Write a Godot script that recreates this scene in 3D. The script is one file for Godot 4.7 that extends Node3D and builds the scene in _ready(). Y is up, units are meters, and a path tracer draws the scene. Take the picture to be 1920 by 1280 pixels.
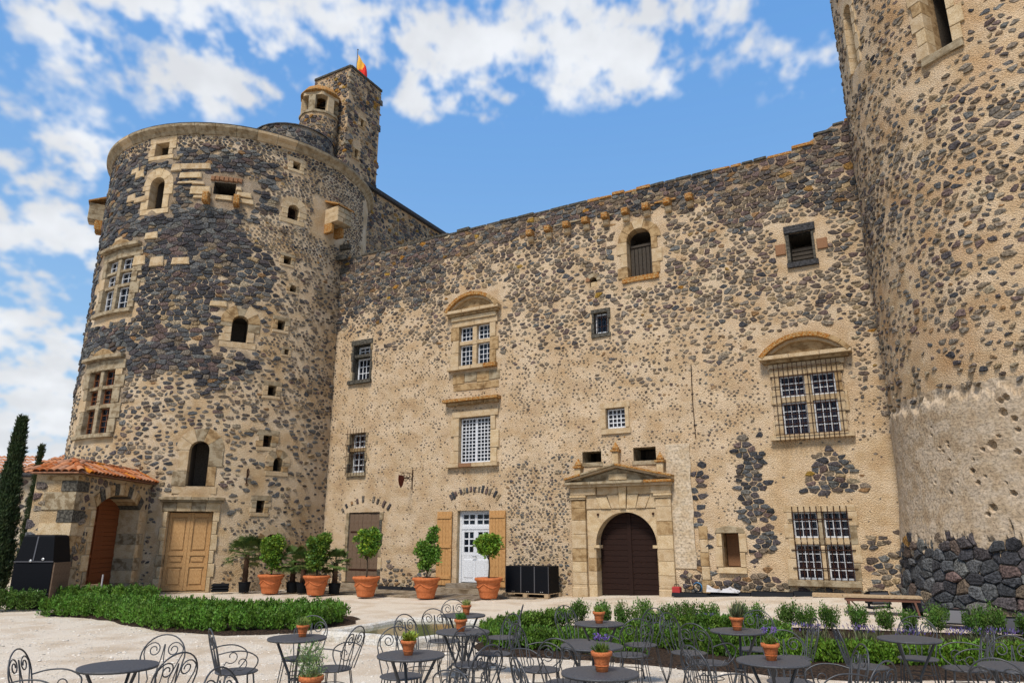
extends Node3D
# A castle court: round tower, curtain wall, great tower, parterre and a cafe terrace. Units are metres, y up.

const NO := Vector3.ZERO
var rng := RandomNumberGenerator.new()
var M := {}
var TX := {}
var und := FastNoiseLite.new()
var nz := FastNoiseLite.new()
var names := {}
var EYE := Vector3(0, 1.72, 0)

# ---------------------------------------------------------------- mesh builder
class MB:
	var v := PackedVector3Array()
	var n := PackedVector3Array()
	var c := PackedColorArray()
	var col := Color.WHITE
	func tri(a: Vector3, b: Vector3, d: Vector3, na: Vector3, nb: Vector3, nd: Vector3) -> void:
		if (b - a).cross(d - a).dot(na + nb + nd) > 0.0:
			v.append(a); v.append(d); v.append(b)
			n.append(na); n.append(nd); n.append(nb)
		else:
			v.append(a); v.append(b); v.append(d)
			n.append(na); n.append(nb); n.append(nd)
		c.append(col); c.append(col); c.append(col)
	func quad(a: Vector3, b: Vector3, d: Vector3, e: Vector3, nn: Vector3) -> void:
		tri(a, b, d, nn, nn, nn)
		tri(a, d, e, nn, nn, nn)
	func face(p: Array, away: Vector3) -> void:
		# a flat polygon (fan) whose normal points away from a point
		var nn: Vector3 = (p[1] - p[0]).cross(p[2] - p[0]).normalized()
		var mid := Vector3.ZERO
		for q in p:
			mid += q
		mid /= p.size()
		if nn.dot(mid - away) < 0.0:
			nn = -nn
		for i in range(1, p.size() - 1):
			tri(p[0], p[i], p[i + 1], nn, nn, nn)
	func hexa(p: Array) -> void:
		# p: 4 corners of one side, then the 4 opposite corners
		var m := Vector3.ZERO
		for q in p:
			m += q
		m /= 8.0
		face([p[0], p[1], p[2], p[3]], m)
		face([p[4], p[5], p[6], p[7]], m)
		for i in 4:
			var j := (i + 1) % 4
			face([p[i], p[j], p[4 + j], p[4 + i]], m)
	func box(a: Vector3, b: Vector3, x := Transform3D.IDENTITY) -> void:
		hexa([x * a, x * Vector3(b.x, a.y, a.z), x * Vector3(b.x, b.y, a.z), x * Vector3(a.x, b.y, a.z), x * Vector3(a.x, a.y, b.z), x * Vector3(b.x, a.y, b.z), x * b, x * Vector3(a.x, b.y, b.z)])
	func tube(path: Array, r: float, k := 6, r2 := -1.0, loop := false) -> void:
		var last := Vector3.ZERO
		var ring0 := []
		var m := path.size()
		var first := []
		for i in m:
			var t: Vector3
			if loop:
				t = path[(i + 1) % m] - path[(i - 1 + m) % m]
			else:
				t = path[mini(i + 1, m - 1)] - path[maxi(i - 1, 0)]
			t = t.normalized()
			var side := last - t * last.dot(t)
			if side.length() < 0.01:
				side = t.cross(Vector3.UP if absf(t.y) < 0.9 else Vector3.RIGHT)
			side = side.normalized()
			last = side
			var up := t.cross(side)
			var rr := r if r2 < 0.0 else lerpf(r, r2, float(i) / maxf(1.0, m - 1))
			var ring := []
			for j in k:
				var a := TAU * j / k
				var d := side * cos(a) + up * sin(a)
				ring.append([path[i] + d * rr, d])
			if i > 0:
				band(ring0, ring)
			else:
				first = ring
			ring0 = ring
		if loop:
			band(ring0, first)
		else:
			cap(first, path[0], (path[0] - path[1]).normalized())
			cap(ring0, path[m - 1], (path[m - 1] - path[m - 2]).normalized())
	func band(a: Array, b: Array) -> void:
		var k := a.size()
		for j in k:
			var l := (j + 1) % k
			tri(a[j][0], b[j][0], b[l][0], a[j][1], b[j][1], b[l][1])
			tri(a[j][0], b[l][0], a[l][0], a[j][1], b[l][1], a[l][1])
	func cap(ring: Array, at: Vector3, nn: Vector3) -> void:
		for j in ring.size():
			tri(at, ring[j][0], ring[(j + 1) % ring.size()][0], nn, nn, nn)
	func lathe(prof: Array, k := 20, x := Transform3D.IDENTITY) -> void:
		# prof: [radius, height] from bottom to top
		var rings := []
		for i in prof.size():
			var a: Array = prof[maxi(i - 1, 0)]
			var b: Array = prof[mini(i + 1, prof.size() - 1)]
			var tr: float = b[0] - a[0]
			var ty: float = b[1] - a[1]
			var ring := []
			for j in k:
				var t := TAU * j / k
				var nn := Vector3(ty * cos(t), -tr, ty * sin(t))
				nn = nn.normalized() if nn.length() > 1e-6 else Vector3.UP
				ring.append([x * Vector3(prof[i][0] * cos(t), prof[i][1], prof[i][0] * sin(t)), x.basis * nn])
			rings.append(ring)
		for i in range(1, rings.size()):
			band(rings[i - 1], rings[i])
	func mesh() -> ArrayMesh:
		var arr := []
		arr.resize(Mesh.ARRAY_MAX)
		arr[Mesh.ARRAY_VERTEX] = v
		arr[Mesh.ARRAY_NORMAL] = n
		arr[Mesh.ARRAY_COLOR] = c
		var am := ArrayMesh.new()
		am.add_surface_from_arrays(Mesh.PRIMITIVE_TRIANGLES, arr)
		return am

# ---------------------------------------------------------------- surfaces of the buildings
# A surface is addressed by s (metres to the right), h (height) and d (metres out of the wall).
class Surf:
	var round := false
	var o := Vector3.ZERO
	var u := Vector3.RIGHT
	var nn := Vector3.BACK
	var R := 1.0
	var batter := 0.0
	func at(s: float, h: float, d := 0.0) -> Vector3:
		if round:
			var a := s / R
			var r := R + d + batter * pow(clampf(1.0 - h / 3.6, 0.0, 1.0), 1.6)
			return Vector3(o.x + sin(a) * r, h, o.z + cos(a) * r)
		return o + u * s + Vector3(0, h, 0) + nn * d
	func normal(s: float) -> Vector3:
		return Vector3(sin(s / R), 0, cos(s / R)) if round else nn
	func right(s: float) -> Vector3:
		return Vector3(cos(s / R), 0, -sin(s / R)) if round else u

func flat(o: Vector3, yaw: float) -> Surf:
	var f := Surf.new()
	f.o = o
	f.u = Vector3(cos(yaw), 0, sin(yaw))
	f.nn = Vector3(-sin(yaw), 0, cos(yaw))
	return f

func drum(o: Vector3, r: float, batter := 0.0) -> Surf:
	var f := Surf.new()
	f.round = true
	f.o = o
	f.R = r
	f.batter = batter
	return f

# ---------------------------------------------------------------- nodes
func put(mb: MB, called: String, mat: Material, parent: Node) -> MeshInstance3D:
	return put_mesh(mb.mesh(), called, mat, parent)

func put_mesh(mesh: Mesh, called: String, mat: Material, parent: Node) -> MeshInstance3D:
	var o := MeshInstance3D.new()
	o.mesh = mesh
	o.material_override = mat
	o.name = numbered(called) if parent == self else called
	parent.add_child(o, true)
	return o

func numbered(called: String) -> String:
	var k: int = names.get(called, 0)
	names[called] = k + 1
	return called if k == 0 else "%s_%03d" % [called, k]

func tag(o: Node, label: String, category: String, group := "") -> void:
	o.set_meta("label", label)
	o.set_meta("category", category)
	if group != "":
		o.set_meta("group", group)

func thing(called: String, label: String, category: String, at := Vector3.ZERO, turn := 0.0, group := "") -> Node3D:
	var o := Node3D.new()
	o.name = numbered(called)
	add_child(o)
	o.position = at
	o.rotation.y = turn
	tag(o, label, category, group)
	return o

func part(called: String, parent: Node) -> Node3D:
	var o := Node3D.new()
	o.name = called
	parent.add_child(o, true)
	return o

func dup(root: Node3D, label: String, at: Vector3, turn: float, group := "") -> Node3D:
	var r: Node3D = root.duplicate()
	r.name = numbered(String(root.name).rstrip("0123456789").rstrip("_"))
	add_child(r)
	r.position = at
	r.rotation.y = turn
	r.set_meta("label", label)
	if group != "":
		r.set_meta("group", group)
	return r

func structure(o: Node) -> void:
	o.set_meta("kind", "structure")

# ---------------------------------------------------------------- textures and materials
func lin(r: float, g: float, b: float) -> Color:
	return Color(r, g, b).linear_to_srgb()

func ntex(id: String, sd: int, freq: float, oct: int, stops: Array, size := 512, kind := FastNoiseLite.TYPE_SIMPLEX_SMOOTH) -> Texture2D:
	var f := FastNoiseLite.new()
	f.noise_type = kind
	f.seed = sd
	f.frequency = freq
	f.fractal_octaves = oct
	f.fractal_type = FastNoiseLite.FRACTAL_FBM
	f.fractal_gain = 0.55
	var g := Gradient.new()
	var offs := PackedFloat32Array()
	var cols := PackedColorArray()
	for s in stops:
		offs.append(s[0])
		var k: Variant = s[1]
		cols.append(k if k is Color else Color(k, k, k))
	g.offsets = offs
	g.colors = cols
	var t := NoiseTexture2D.new()
	t.width = size
	t.height = size
	t.seamless = true
	t.noise = f
	t.color_ramp = g
	TX[id] = t
	return t

func mat(id: String, col: Color, o := {}) -> StandardMaterial3D:
	var m := StandardMaterial3D.new()
	m.resource_name = id
	m.albedo_color = col
	m.roughness = o.get("rough", 0.92)
	m.metallic_specular = o.get("spec", 0.35)
	m.metallic = o.get("metal", 0.0)
	m.vertex_color_use_as_albedo = o.get("vc", false)
	var k: float = o.get("scale", 0.5)
	if o.has("tex"):
		m.albedo_texture = TX[o.tex]
	if o.has("tex") or o.has("bump"):
		m.uv1_triplanar = true
		m.uv1_world_triplanar = o.get("world", true)
		m.uv1_scale = o.get("scale3", Vector3(k, k, k))
	if o.has("bump"):
		m.heightmap_enabled = true
		m.heightmap_texture = TX[o.bump]
		m.heightmap_scale = o.get("bs", 1.0)
	if o.has("det"):
		m.detail_enabled = true
		m.detail_blend_mode = BaseMaterial3D.BLEND_MODE_MUL
		m.detail_albedo = TX[o.det]
		m.detail_uv_layer = BaseMaterial3D.DETAIL_UV_2
		m.uv2_triplanar = true
		m.uv2_world_triplanar = o.get("world", true)
		var d: float = o.get("dscale", 0.11)
		m.uv2_scale = Vector3(d, d, d)
	if o.has("back"):
		m.backlight_enabled = true
		m.backlight = o.back
	M[id] = m
	return m

func make_materials() -> void:
	ntex("grain", 1, 0.045, 5, [[0.0, 0.5], [0.35, 0.8], [0.55, 0.95], [1.0, 1.0]])
	ntex("rock", 2, 0.02, 5, [[0.0, 0.35], [0.4, 0.65], [0.6, 0.9], [1.0, 1.0]])
	ntex("blotch", 3, 0.012, 4, [[0.0, Color(0.84, 0.78, 0.71)], [0.4, Color(0.94, 0.91, 0.86)], [0.62, Color(1, 1, 1)], [1.0, Color(1.0, 0.97, 0.92)]])
	ntex("pits", 4, 0.06, 4, [[0.0, 0.0], [0.36, 0.15], [0.5, 0.7], [1.0, 1.0]])
	ntex("sand", 5, 0.08, 4, [[0.0, Color(0.55, 0.47, 0.39)], [0.33, Color(0.87, 0.83, 0.77)], [0.55, Color(0.97, 0.95, 0.92)], [1.0, Color(1, 1, 1)]])
	ntex("lichen", 6, 0.03, 5, [[0.0, Color(0.9, 0.9, 0.88)], [0.45, Color(1, 0.97, 0.9)], [0.56, Color(0.9, 0.7, 0.35)], [0.75, Color(0.85, 0.55, 0.18)], [1.0, Color(0.7, 0.45, 0.2)]])
	ntex("stain", 7, 0.012, 5, [[0.0, Color(0.6, 0.55, 0.49)], [0.4, Color(0.84, 0.8, 0.75)], [0.56, Color(1, 1, 1)], [1.0, Color(1, 0.98, 0.95)]])
	ntex("wood", 8, 0.03, 4, [[0.0, Color(0.55, 0.45, 0.36)], [0.45, Color(0.85, 0.8, 0.74)], [1.0, Color(1, 1, 1)]])
	ntex("gravel", 9, 0.16, 3, [[0.0, Color(0.62, 0.58, 0.53)], [0.35, Color(0.86, 0.83, 0.79)], [0.6, Color(1, 0.99, 0.97)], [1.0, Color(1, 1, 1)]])
	ntex("path", 10, 0.01, 5, [[0.0, Color(0.87, 0.83, 0.78)], [0.45, Color(0.97, 0.95, 0.93)], [0.6, Color(1, 1, 1)], [1.0, Color(1, 0.99, 0.97)]])
	ntex("rust", 11, 0.02, 5, [[0.0, Color(0.45, 0.25, 0.15)], [0.5, Color(0.8, 0.62, 0.5)], [1.0, Color(1, 1, 1)]])
	# mortar and plaster
	mat("mortar", Color.WHITE, {tex = "sand", scale = 0.8, bump = "pits", bs = 2.3, vc = true, det = "blotch", dscale = 0.17})
	mat("plaster", Color.WHITE, {tex = "grain", scale = 0.6, bump = "pits", bs = 0.5, vc = true, det = "blotch", dscale = 0.29})
	mat("plaster_pale", lin(0.60, 0.505, 0.385), {tex = "grain", scale = 0.5, bump = "pits", bs = 0.7, det = "blotch", dscale = 0.35})
	mat("stones", Color.WHITE, {tex = "rock", scale = 1.6, bump = "rock", bs = 2.5, vc = true})
	mat("ashlar", lin(0.53, 0.445, 0.325), {tex = "sand", scale = 0.8, bump = "grain", bs = 0.8, det = "blotch", dscale = 0.5})
	mat("ashlar_ochre", lin(0.42, 0.315, 0.185), {tex = "sand", scale = 0.8, bump = "grain", bs = 0.8, det = "stain", dscale = 0.6})
	mat("ashlar_pale", lin(0.58, 0.49, 0.35), {tex = "sand", scale = 0.7, bump = "grain", bs = 0.8, det = "blotch", dscale = 0.4})
	mat("ashlar_grey", lin(0.37, 0.33, 0.25), {tex = "sand", scale = 0.8, bump = "grain", bs = 0.8, det = "stain", dscale = 0.5})
	mat("ashlar_lichen", lin(0.44, 0.33, 0.19), {tex = "sand", scale = 0.8, bump = "pits", bs = 1.2, det = "lichen", dscale = 0.9})
	mat("ashlar_dark", lin(0.12, 0.11, 0.09), {tex = "rock", scale = 1.0, bump = "rock", bs = 1.0})
	mat("ashlar_red", lin(0.26, 0.145, 0.085), {tex = "sand", scale = 1.0, bump = "grain", bs = 0.8})
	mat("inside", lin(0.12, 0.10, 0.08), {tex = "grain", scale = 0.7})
	mat("reveal", lin(0.42, 0.32, 0.20), {tex = "sand", scale = 0.8, bump = "grain", bs = 0.6, det = "stain", dscale = 0.7})
	mat("slate", lin(0.07, 0.07, 0.075), {tex = "rock", scale = 1.4, bump = "rock", bs = 1.0})
	# joinery
	mat("white_paint", lin(0.74, 0.77, 0.82), {tex = "grain", scale = 1.2, rough = 0.5})
	mat("pine", lin(0.60, 0.40, 0.20), {tex = "wood", scale3 = Vector3(5.0, 0.6, 5.0), bump = "wood", bs = 0.3, rough = 0.7})
	mat("pine_shutter", lin(0.60, 0.37, 0.165), {tex = "wood", scale3 = Vector3(5.0, 0.5, 5.0), bump = "wood", bs = 0.3, rough = 0.7})
	mat("gate_wood", lin(0.23, 0.08, 0.03), {tex = "wood", scale3 = Vector3(0.7, 5.0, 0.7), bump = "wood", bs = 0.3, rough = 0.7})
	mat("old_wood", lin(0.19, 0.145, 0.115), {tex = "wood", scale3 = Vector3(6.0, 0.5, 6.0), bump = "wood", bs = 0.5})
	mat("grey_board", lin(0.075, 0.07, 0.065), {tex = "wood", scale3 = Vector3(6.0, 0.5, 6.0), bump = "wood", bs = 0.5})
	mat("dark_door", lin(0.024, 0.010, 0.006), {tex = "rust", scale3 = Vector3(0.8, 5.0, 0.8), bump = "wood", bs = 0.4, rough = 0.75})
	mat("brown_frame", lin(0.24, 0.10, 0.045), {tex = "wood", scale = 2.0, rough = 0.6})
	mat("raw_plank", lin(0.50, 0.41, 0.29), {tex = "wood", scale3 = Vector3(0.8, 4.0, 4.0), bump = "wood", bs = 0.3})
	mat("bench_leg", lin(0.12, 0.055, 0.035), {rough = 0.6})
	var g := mat("glass", Color(0.10, 0.13, 0.18, 0.3), {rough = 0.05, spec = 0.3})
	g.transparency = BaseMaterial3D.TRANSPARENCY_ALPHA
	mat("curtain", lin(0.10, 0.055, 0.085), {tex = "grain", scale = 2.0})
	mat("curtain_red", lin(0.11, 0.03, 0.018), {tex = "grain", scale = 2.0})
	# metal
	mat("iron", lin(0.055, 0.03, 0.02), {tex = "rust", scale = 3.0, rough = 0.7, metal = 0.2})
	mat("chair_iron", lin(0.05, 0.053, 0.06), {rough = 0.45, metal = 0.3, spec = 0.5})
	mat("table_iron", lin(0.075, 0.078, 0.088), {tex = "grain", scale = 2.0, rough = 0.55, metal = 0.1, spec = 0.45})
	mat("black", lin(0.006, 0.007, 0.010), {rough = 0.6, spec = 0.2, tex = "grain", scale = 1.5})
	mat("black_rubber", lin(0.014, 0.016, 0.02), {rough = 0.7, spec = 0.2, tex = "grain", scale = 2.5})
	mat("grey_rail", lin(0.10, 0.10, 0.11), {rough = 0.45, metal = 0.5})
	mat("steel", lin(0.5, 0.5, 0.5), {rough = 0.35, metal = 0.8})
	mat("red_paint", lin(0.32, 0.03, 0.03), {rough = 0.5})
	mat("shield_red", lin(0.13, 0.03, 0.02), {rough = 0.6, tex = "rust", scale = 2.0})
	mat("blue_plastic", lin(0.04, 0.2, 0.42), {rough = 0.4})
	mat("white_sheet", lin(0.45, 0.45, 0.47), {rough = 0.5, bump = "blotch", scale = 3.0, bs = 3.0})
	# clay and plants
	mat("terracotta", lin(0.60, 0.205, 0.085), {tex = "sand", scale = 1.2, bump = "grain", bs = 0.4, det = "blotch", dscale = 1.1})
	mat("tile_a", lin(0.42, 0.18, 0.09), {tex = "sand", scale = 2.0, bump = "grain", bs = 0.6, det = "lichen", dscale = 0.8})
	mat("tile_b", lin(0.48, 0.225, 0.12), {tex = "sand", scale = 2.0, bump = "grain", bs = 0.6})
	mat("tile_c", lin(0.36, 0.19, 0.12), {tex = "stain", scale = 1.0, bump = "grain", bs = 0.6})
	mat("tile_d", lin(0.52, 0.24, 0.03), {tex = "lichen", scale = 1.0, bump = "grain", bs = 0.6})
	mat("bark", lin(0.12, 0.085, 0.055), {tex = "rock", scale = 4.0, bump = "rock", bs = 1.5})
	mat("palm_bark", lin(0.14, 0.075, 0.045), {tex = "rock", scale = 5.0, bump = "rock", bs = 2.5})
	mat("leaf", Color.WHITE, {vc = true, rough = 0.55, spec = 0.4, back = Color(0.5, 0.5, 0.4)})
	mat("soil", lin(0.11, 0.065, 0.04), {tex = "rock", scale = 1.6, bump = "pits", bs = 5.0})
	mat("gravel", lin(0.69, 0.64, 0.57), {tex = "gravel", scale = 0.9, bump = "gravel", bs = 3.0, det = "path", dscale = 0.13})
	mat("pebble", Color.WHITE, {vc = true, rough = 0.9})
	mat("paving", lin(0.27, 0.245, 0.215), {tex = "sand", scale = 0.9, bump = "pits", bs = 1.2, det = "stain", dscale = 0.5})
	mat("paving_b", lin(0.33, 0.29, 0.235), {tex = "sand", scale = 0.9, bump = "pits", bs = 1.2, det = "stain", dscale = 0.4})
	mat("kerb", lin(0.68, 0.67, 0.64), {tex = "grain", scale = 1.2, bump = "grain", bs = 0.6, det = "blotch", dscale = 0.6})
	mat("water", lin(0.105, 0.105, 0.052), {rough = 0.06, spec = 0.5, bump = "blotch", scale = 1.2, bs = 0.35})
	mat("flag_cloth", Color.WHITE, {vc = true, rough = 0.8, back = Color(0.5, 0.5, 0.5)})
	mat("far_wall", lin(0.42, 0.40, 0.36), {tex = "sand", scale = 0.8, bump = "pits", bs = 1.5})

# ---------------------------------------------------------------- masonry
func wob(s: float, h: float) -> float:
	return und.get_noise_2d(s * 0.9, h * 0.9) * 0.03 + und.get_noise_2d(s * 3.1 + 50.0, h * 3.1) * 0.012

func inside(holes: Array, s: float, h: float, pad := 0.0) -> bool:
	for q in holes:
		if s > q[0] - pad and s < q[1] + pad and h > q[2] - pad and h < q[3] + pad:
			return true
	return false

func lines(a: float, b: float, step: float, extra: Array) -> Array:
	var l := [a, b]
	for e in extra:
		if e > a + 0.01 and e < b - 0.01:
			l.append(e)
	l.sort()
	var out := []
	for i in l.size() - 1:
		var w: float = l[i + 1] - l[i]
		if w < 0.004:
			continue
		var k := maxi(1, int(ceil(w / step)))
		for j in k:
			out.append(l[i] + w * j / k)
	out.append(b)
	return out

# A wall face with real openings. holes: [s0, s1, h0, h1]
func sheet(f: Surf, s0: float, s1: float, h0: float, top: Callable, hmax: float, holes: Array, step: float, tint: Callable, disp: Callable, called: String, material: Material, parent: Node, smooth := true) -> MeshInstance3D:
	var es := []
	var eh := []
	for q in holes:
		es.append(q[0]); es.append(q[1]); eh.append(q[2]); eh.append(q[3])
	var S := lines(s0, s1, step, es)
	var H := lines(h0, hmax, step, eh)
	var v := PackedVector3Array()
	var n := PackedVector3Array()
	var c := PackedColorArray()
	for h in H:
		for s in S:
			var hh: float = minf(h, top.call(s))
			v.append(f.at(s, hh, disp.call(s, hh)))
			n.append(f.normal(s))
			c.append(tint.call(s, hh))
	var ix := PackedInt32Array()
	var w := S.size()
	for i in H.size() - 1:
		for j in w - 1:
			var ms: float = (S[j] + S[j + 1]) * 0.5
			var mh: float = (H[i] + H[i + 1]) * 0.5
			if inside(holes, ms, mh) or H[i] >= maxf(top.call(S[j]), top.call(S[j + 1])):
				continue
			var a := i * w + j
			ix.append_array(PackedInt32Array([a, a + w, a + 1, a + 1, a + w, a + w + 1]))
	var arr := []
	arr.resize(Mesh.ARRAY_MAX)
	arr[Mesh.ARRAY_VERTEX] = v
	if smooth:
		arr[Mesh.ARRAY_NORMAL] = n
	arr[Mesh.ARRAY_COLOR] = c
	arr[Mesh.ARRAY_INDEX] = ix
	var am := ArrayMesh.new()
	am.add_surface_from_arrays(Mesh.PRIMITIVE_TRIANGLES, arr)
	return put_mesh(am, called, material, parent)

# base colours of the stones (linear)
const BASALT := [Color(0.105, 0.111, 0.121), Color(0.080, 0.084, 0.094), Color(0.149, 0.155, 0.161), Color(0.060, 0.061, 0.070), Color(0.189, 0.191, 0.184), Color(0.120, 0.105, 0.110)]
const BROWN := [Color(0.215, 0.164, 0.119), Color(0.158, 0.119, 0.097), Color(0.271, 0.215, 0.153), Color(0.187, 0.131, 0.119), Color(0.136, 0.110, 0.097), Color(0.238, 0.204, 0.164)]
const TAN := [Color(0.42, 0.31, 0.18), Color(0.34, 0.25, 0.15), Color(0.36, 0.21, 0.10), Color(0.5, 0.41, 0.28)]
const OCHRE := [Color(0.42, 0.20, 0.035), Color(0.36, 0.20, 0.06), Color(0.45, 0.27, 0.05)]

func pick(pal: Array) -> Color:
	var k: Color = pal[rng.randi() % pal.size()]
	var f := rng.randf_range(0.8, 1.25)
	return Color(k.r * f, k.g * f, k.b * f)

func tone(mix: Array) -> Color:
	# mix: shares of basalt, brown, tan, ochre
	var x: float = rng.randf() * (mix[0] + mix[1] + mix[2] + mix[3])
	if x < mix[0]:
		return pick(BASALT)
	if x < mix[0] + mix[1]:
		return pick(BROWN)
	if x < mix[0] + mix[1] + mix[2]:
		return pick(TAN)
	return pick(OCHRE)

var bucket := {}
func stone_mat(k: Color) -> Material:
	var key := "%d_%d_%d" % [int(k.r * 22.0), int(k.g * 22.0), int(k.b * 22.0)]
	if not bucket.has(key):
		bucket[key] = mat("stone_" + key, lin(k.r, k.g, k.b), {tex = "rock", scale = 1.6, bump = "rock", bs = 2.5})
	return bucket[key]

# Rubble: cells of a jittered brick grid, each stone an irregular many-sided block with a flattish face.
# zone(s, h) -> [coverage, class, fill, mix, bulge]; only cells of the given class are laid (-1: all)
func rubble(f: Surf, s0: float, s1: float, h0: float, top: Callable, hmax: float, holes: Array, zone: Callable, parent: Node, singles := 300, course := 0.2, cls := -1, aspect := 1.45) -> void:
	var cw := course * aspect
	var nc := int((s1 - s0) / cw) + 1
	var nr := int((hmax - h0) / course) + 1
	var site := PackedVector2Array()
	var live := PackedByteArray()
	for i in nr:
		for j in nc:
			var x := s0 + (j + 0.5 + (0.5 if i % 2 else 0.0) + rng.randf_range(-0.36, 0.36)) * cw
			var y := h0 + (i + 0.5 + rng.randf_range(-0.3, 0.3)) * course + und.get_noise_2d(x * 1.1, i * 0.37) * course * 0.6
			site.append(Vector2(x / aspect, y))
			live.append(0 if rng.randf() < 0.16 else 1)
	var list := []
	for i in nr:
		for j in nc:
			var id := i * nc + j
			if live[id] == 0:
				continue
			var c := site[id]
			var s := c.x * aspect
			var h := c.y
			if s < s0 or s > s1 or h > top.call(s) - course * 0.2:
				continue
			var z: Array = zone.call(s, h)
			if (cls >= 0 and int(z[1]) != cls) or rng.randf() > z[0]:
				continue
			var poly := PackedVector2Array([Vector2(-1, -1), Vector2(1, -1), Vector2(1, 1), Vector2(-1, 1)])
			for k in 4:
				poly[k] = poly[k] * course * 1.1
			for di in range(-2, 3):
				for dj in range(-2, 3):
					if (di == 0 and dj == 0) or i + di < 0 or i + di >= nr or j + dj < 0 or j + dj >= nc:
						continue
					var o := id + di * nc + dj
					if live[o] == 0:
						continue
					var d := site[o] - c
					var half := d.length_squared() * 0.5
					var out := PackedVector2Array()
					var n := poly.size()
					var prev := poly[n - 1]
					var pv := prev.dot(d) - half
					for k in n:
						var cur := poly[k]
						var cv := cur.dot(d) - half
						if (pv > 0.0) != (cv > 0.0):
							out.append(prev.lerp(cur, pv / (pv - cv)))
						if cv <= 0.0:
							out.append(cur)
						prev = cur
						pv = cv
					poly = out
					if poly.size() < 3:
						break
				if poly.size() < 3:
					break
			if poly.size() < 3:
				continue
			var fill: float = z[2]
			if fill < 0.85:
				fill *= rng.randf_range(0.55, 1.25)
				fill = minf(fill, 0.93)
			var mid := Vector2.ZERO
			for q in poly:
				mid += q / poly.size()
			var pts := PackedVector2Array()
			var n := poly.size()
			var area := 0.0
			for k in n:
				var a := poly[k]
				var b := poly[(k + 1) % n]
				var e := a.distance_to(b)
				area += a.cross(b)
				if e < course * (0.16 if course > 0.1 else 0.6):
					pts.append(mid + ((a + b) * 0.5 - mid) * fill * rng.randf_range(0.93, 1.03))
				else:
					pts.append(mid + (a.lerp(b, 0.11) - mid) * fill * rng.randf_range(0.94, 1.03))
					pts.append(mid + (a.lerp(b, 0.89) - mid) * fill * rng.randf_range(0.94, 1.03))
					if e > course * 0.7:
						pts.insert(pts.size() - 1, mid + (a.lerp(b, 0.5) - mid) * fill * rng.randf_range(0.92, 1.06))
			for k in pts.size():
				pts[k].x *= aspect
			mid.x *= aspect
			var sc := s + mid.x
			var hc := h + mid.y
			var ext := 0.0
			for q in pts:
				ext = maxf(ext, q.distance_to(mid))
			if inside(holes, sc, hc, ext * 0.7) or hc + ext * 0.5 > top.call(sc):
				continue
			var k: Color = tone(z[3])
			if z[2] < 0.86:
				# lime mortar smeared over part of the stones
				k = k.lerp(Color(0.46, 0.38, 0.29), pow(rng.randf(), 1.6) * 0.6)
			list.append([s, h, pts, mid, absf(area) * fill * fill, k, z[4] * rng.randf_range(0.3, 1.3)])
	var order := []
	for i in list.size():
		var q: Array = list[i]
		var p := f.at(q[0], q[1])
		var facing: float = f.normal(q[0]).dot((EYE - p).normalized())
		order.append([q[4] * maxf(facing, 0.0) / p.distance_squared_to(EYE), i])
	order.sort_custom(func(a, b): return a[0] > b[0])
	var v := PackedVector3Array()
	var c := PackedColorArray()
	var ix := PackedInt32Array()
	for r in order.size():
		if order[r][0] <= 0.0:
			break
		var q: Array = list[order[r][1]]
		var one := r < singles
		var pts: PackedVector2Array = q[2]
		var mid: Vector2 = q[3]
		var n := pts.size()
		var base := 0 if one else v.size()
		var vv := PackedVector3Array()
		var tilt := Vector2(rng.randf_range(-1, 1), rng.randf_range(-1, 1)) * 0.12
		var bul: float = q[6]
		var w := wob(q[0], q[1])
		var rings := 3 if course > 0.1 else 2
		for rr in rings:
			var ring := rr if rings == 3 else rr * 2
			for k in n:
				var e := pts[k] - mid
				var g := 1.0
				var d := -0.05
				if ring == 1:
					d = bul * 0.35 + e.dot(tilt) * 0.5
				elif ring == 2:
					g = rng.randf_range(0.72, 0.86)
					d = bul * rng.randf_range(0.85, 1.1) + e.dot(tilt)
				vv.append(f.at(q[0] + mid.x + e.x * g, q[1] + mid.y + e.y * g, w + d))
		vv.append(f.at(q[0] + mid.x, q[1] + mid.y, w + bul * rng.randf_range(0.9, 1.15)))
		var li := PackedInt32Array()
		for ring in rings - 1:
			for k in n:
				var a := base + ring * n + k
				var b := base + ring * n + (k + 1) % n
				li.append(a); li.append(a + n); li.append(b)
				li.append(b); li.append(a + n); li.append(b + n)
		for k in n:
			li.append(base + (rings - 1) * n + k); li.append(base + rings * n); li.append(base + (rings - 1) * n + (k + 1) % n)
		if one:
			var arr := []
			arr.resize(Mesh.ARRAY_MAX)
			arr[Mesh.ARRAY_VERTEX] = vv
			arr[Mesh.ARRAY_INDEX] = li
			var am := ArrayMesh.new()
			am.add_surface_from_arrays(Mesh.PRIMITIVE_TRIANGLES, arr)
			put_mesh(am, "stone", stone_mat(q[5]), parent)
		else:
			v.append_array(vv)
			ix.append_array(li)
			var cc := PackedColorArray()
			cc.resize(vv.size())
			cc.fill(q[5])
			c.append_array(cc)
	if v.size():
		var arr := []
		arr.resize(Mesh.ARRAY_MAX)
		arr[Mesh.ARRAY_VERTEX] = v
		arr[Mesh.ARRAY_COLOR] = c
		arr[Mesh.ARRAY_INDEX] = ix
		var am := ArrayMesh.new()
		am.add_surface_from_arrays(Mesh.PRIMITIVE_TRIANGLES, arr)
		var o := put_mesh(am, "rubble_stones", M.stones, parent)
		o.set_meta("kind", "stuff")

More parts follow.
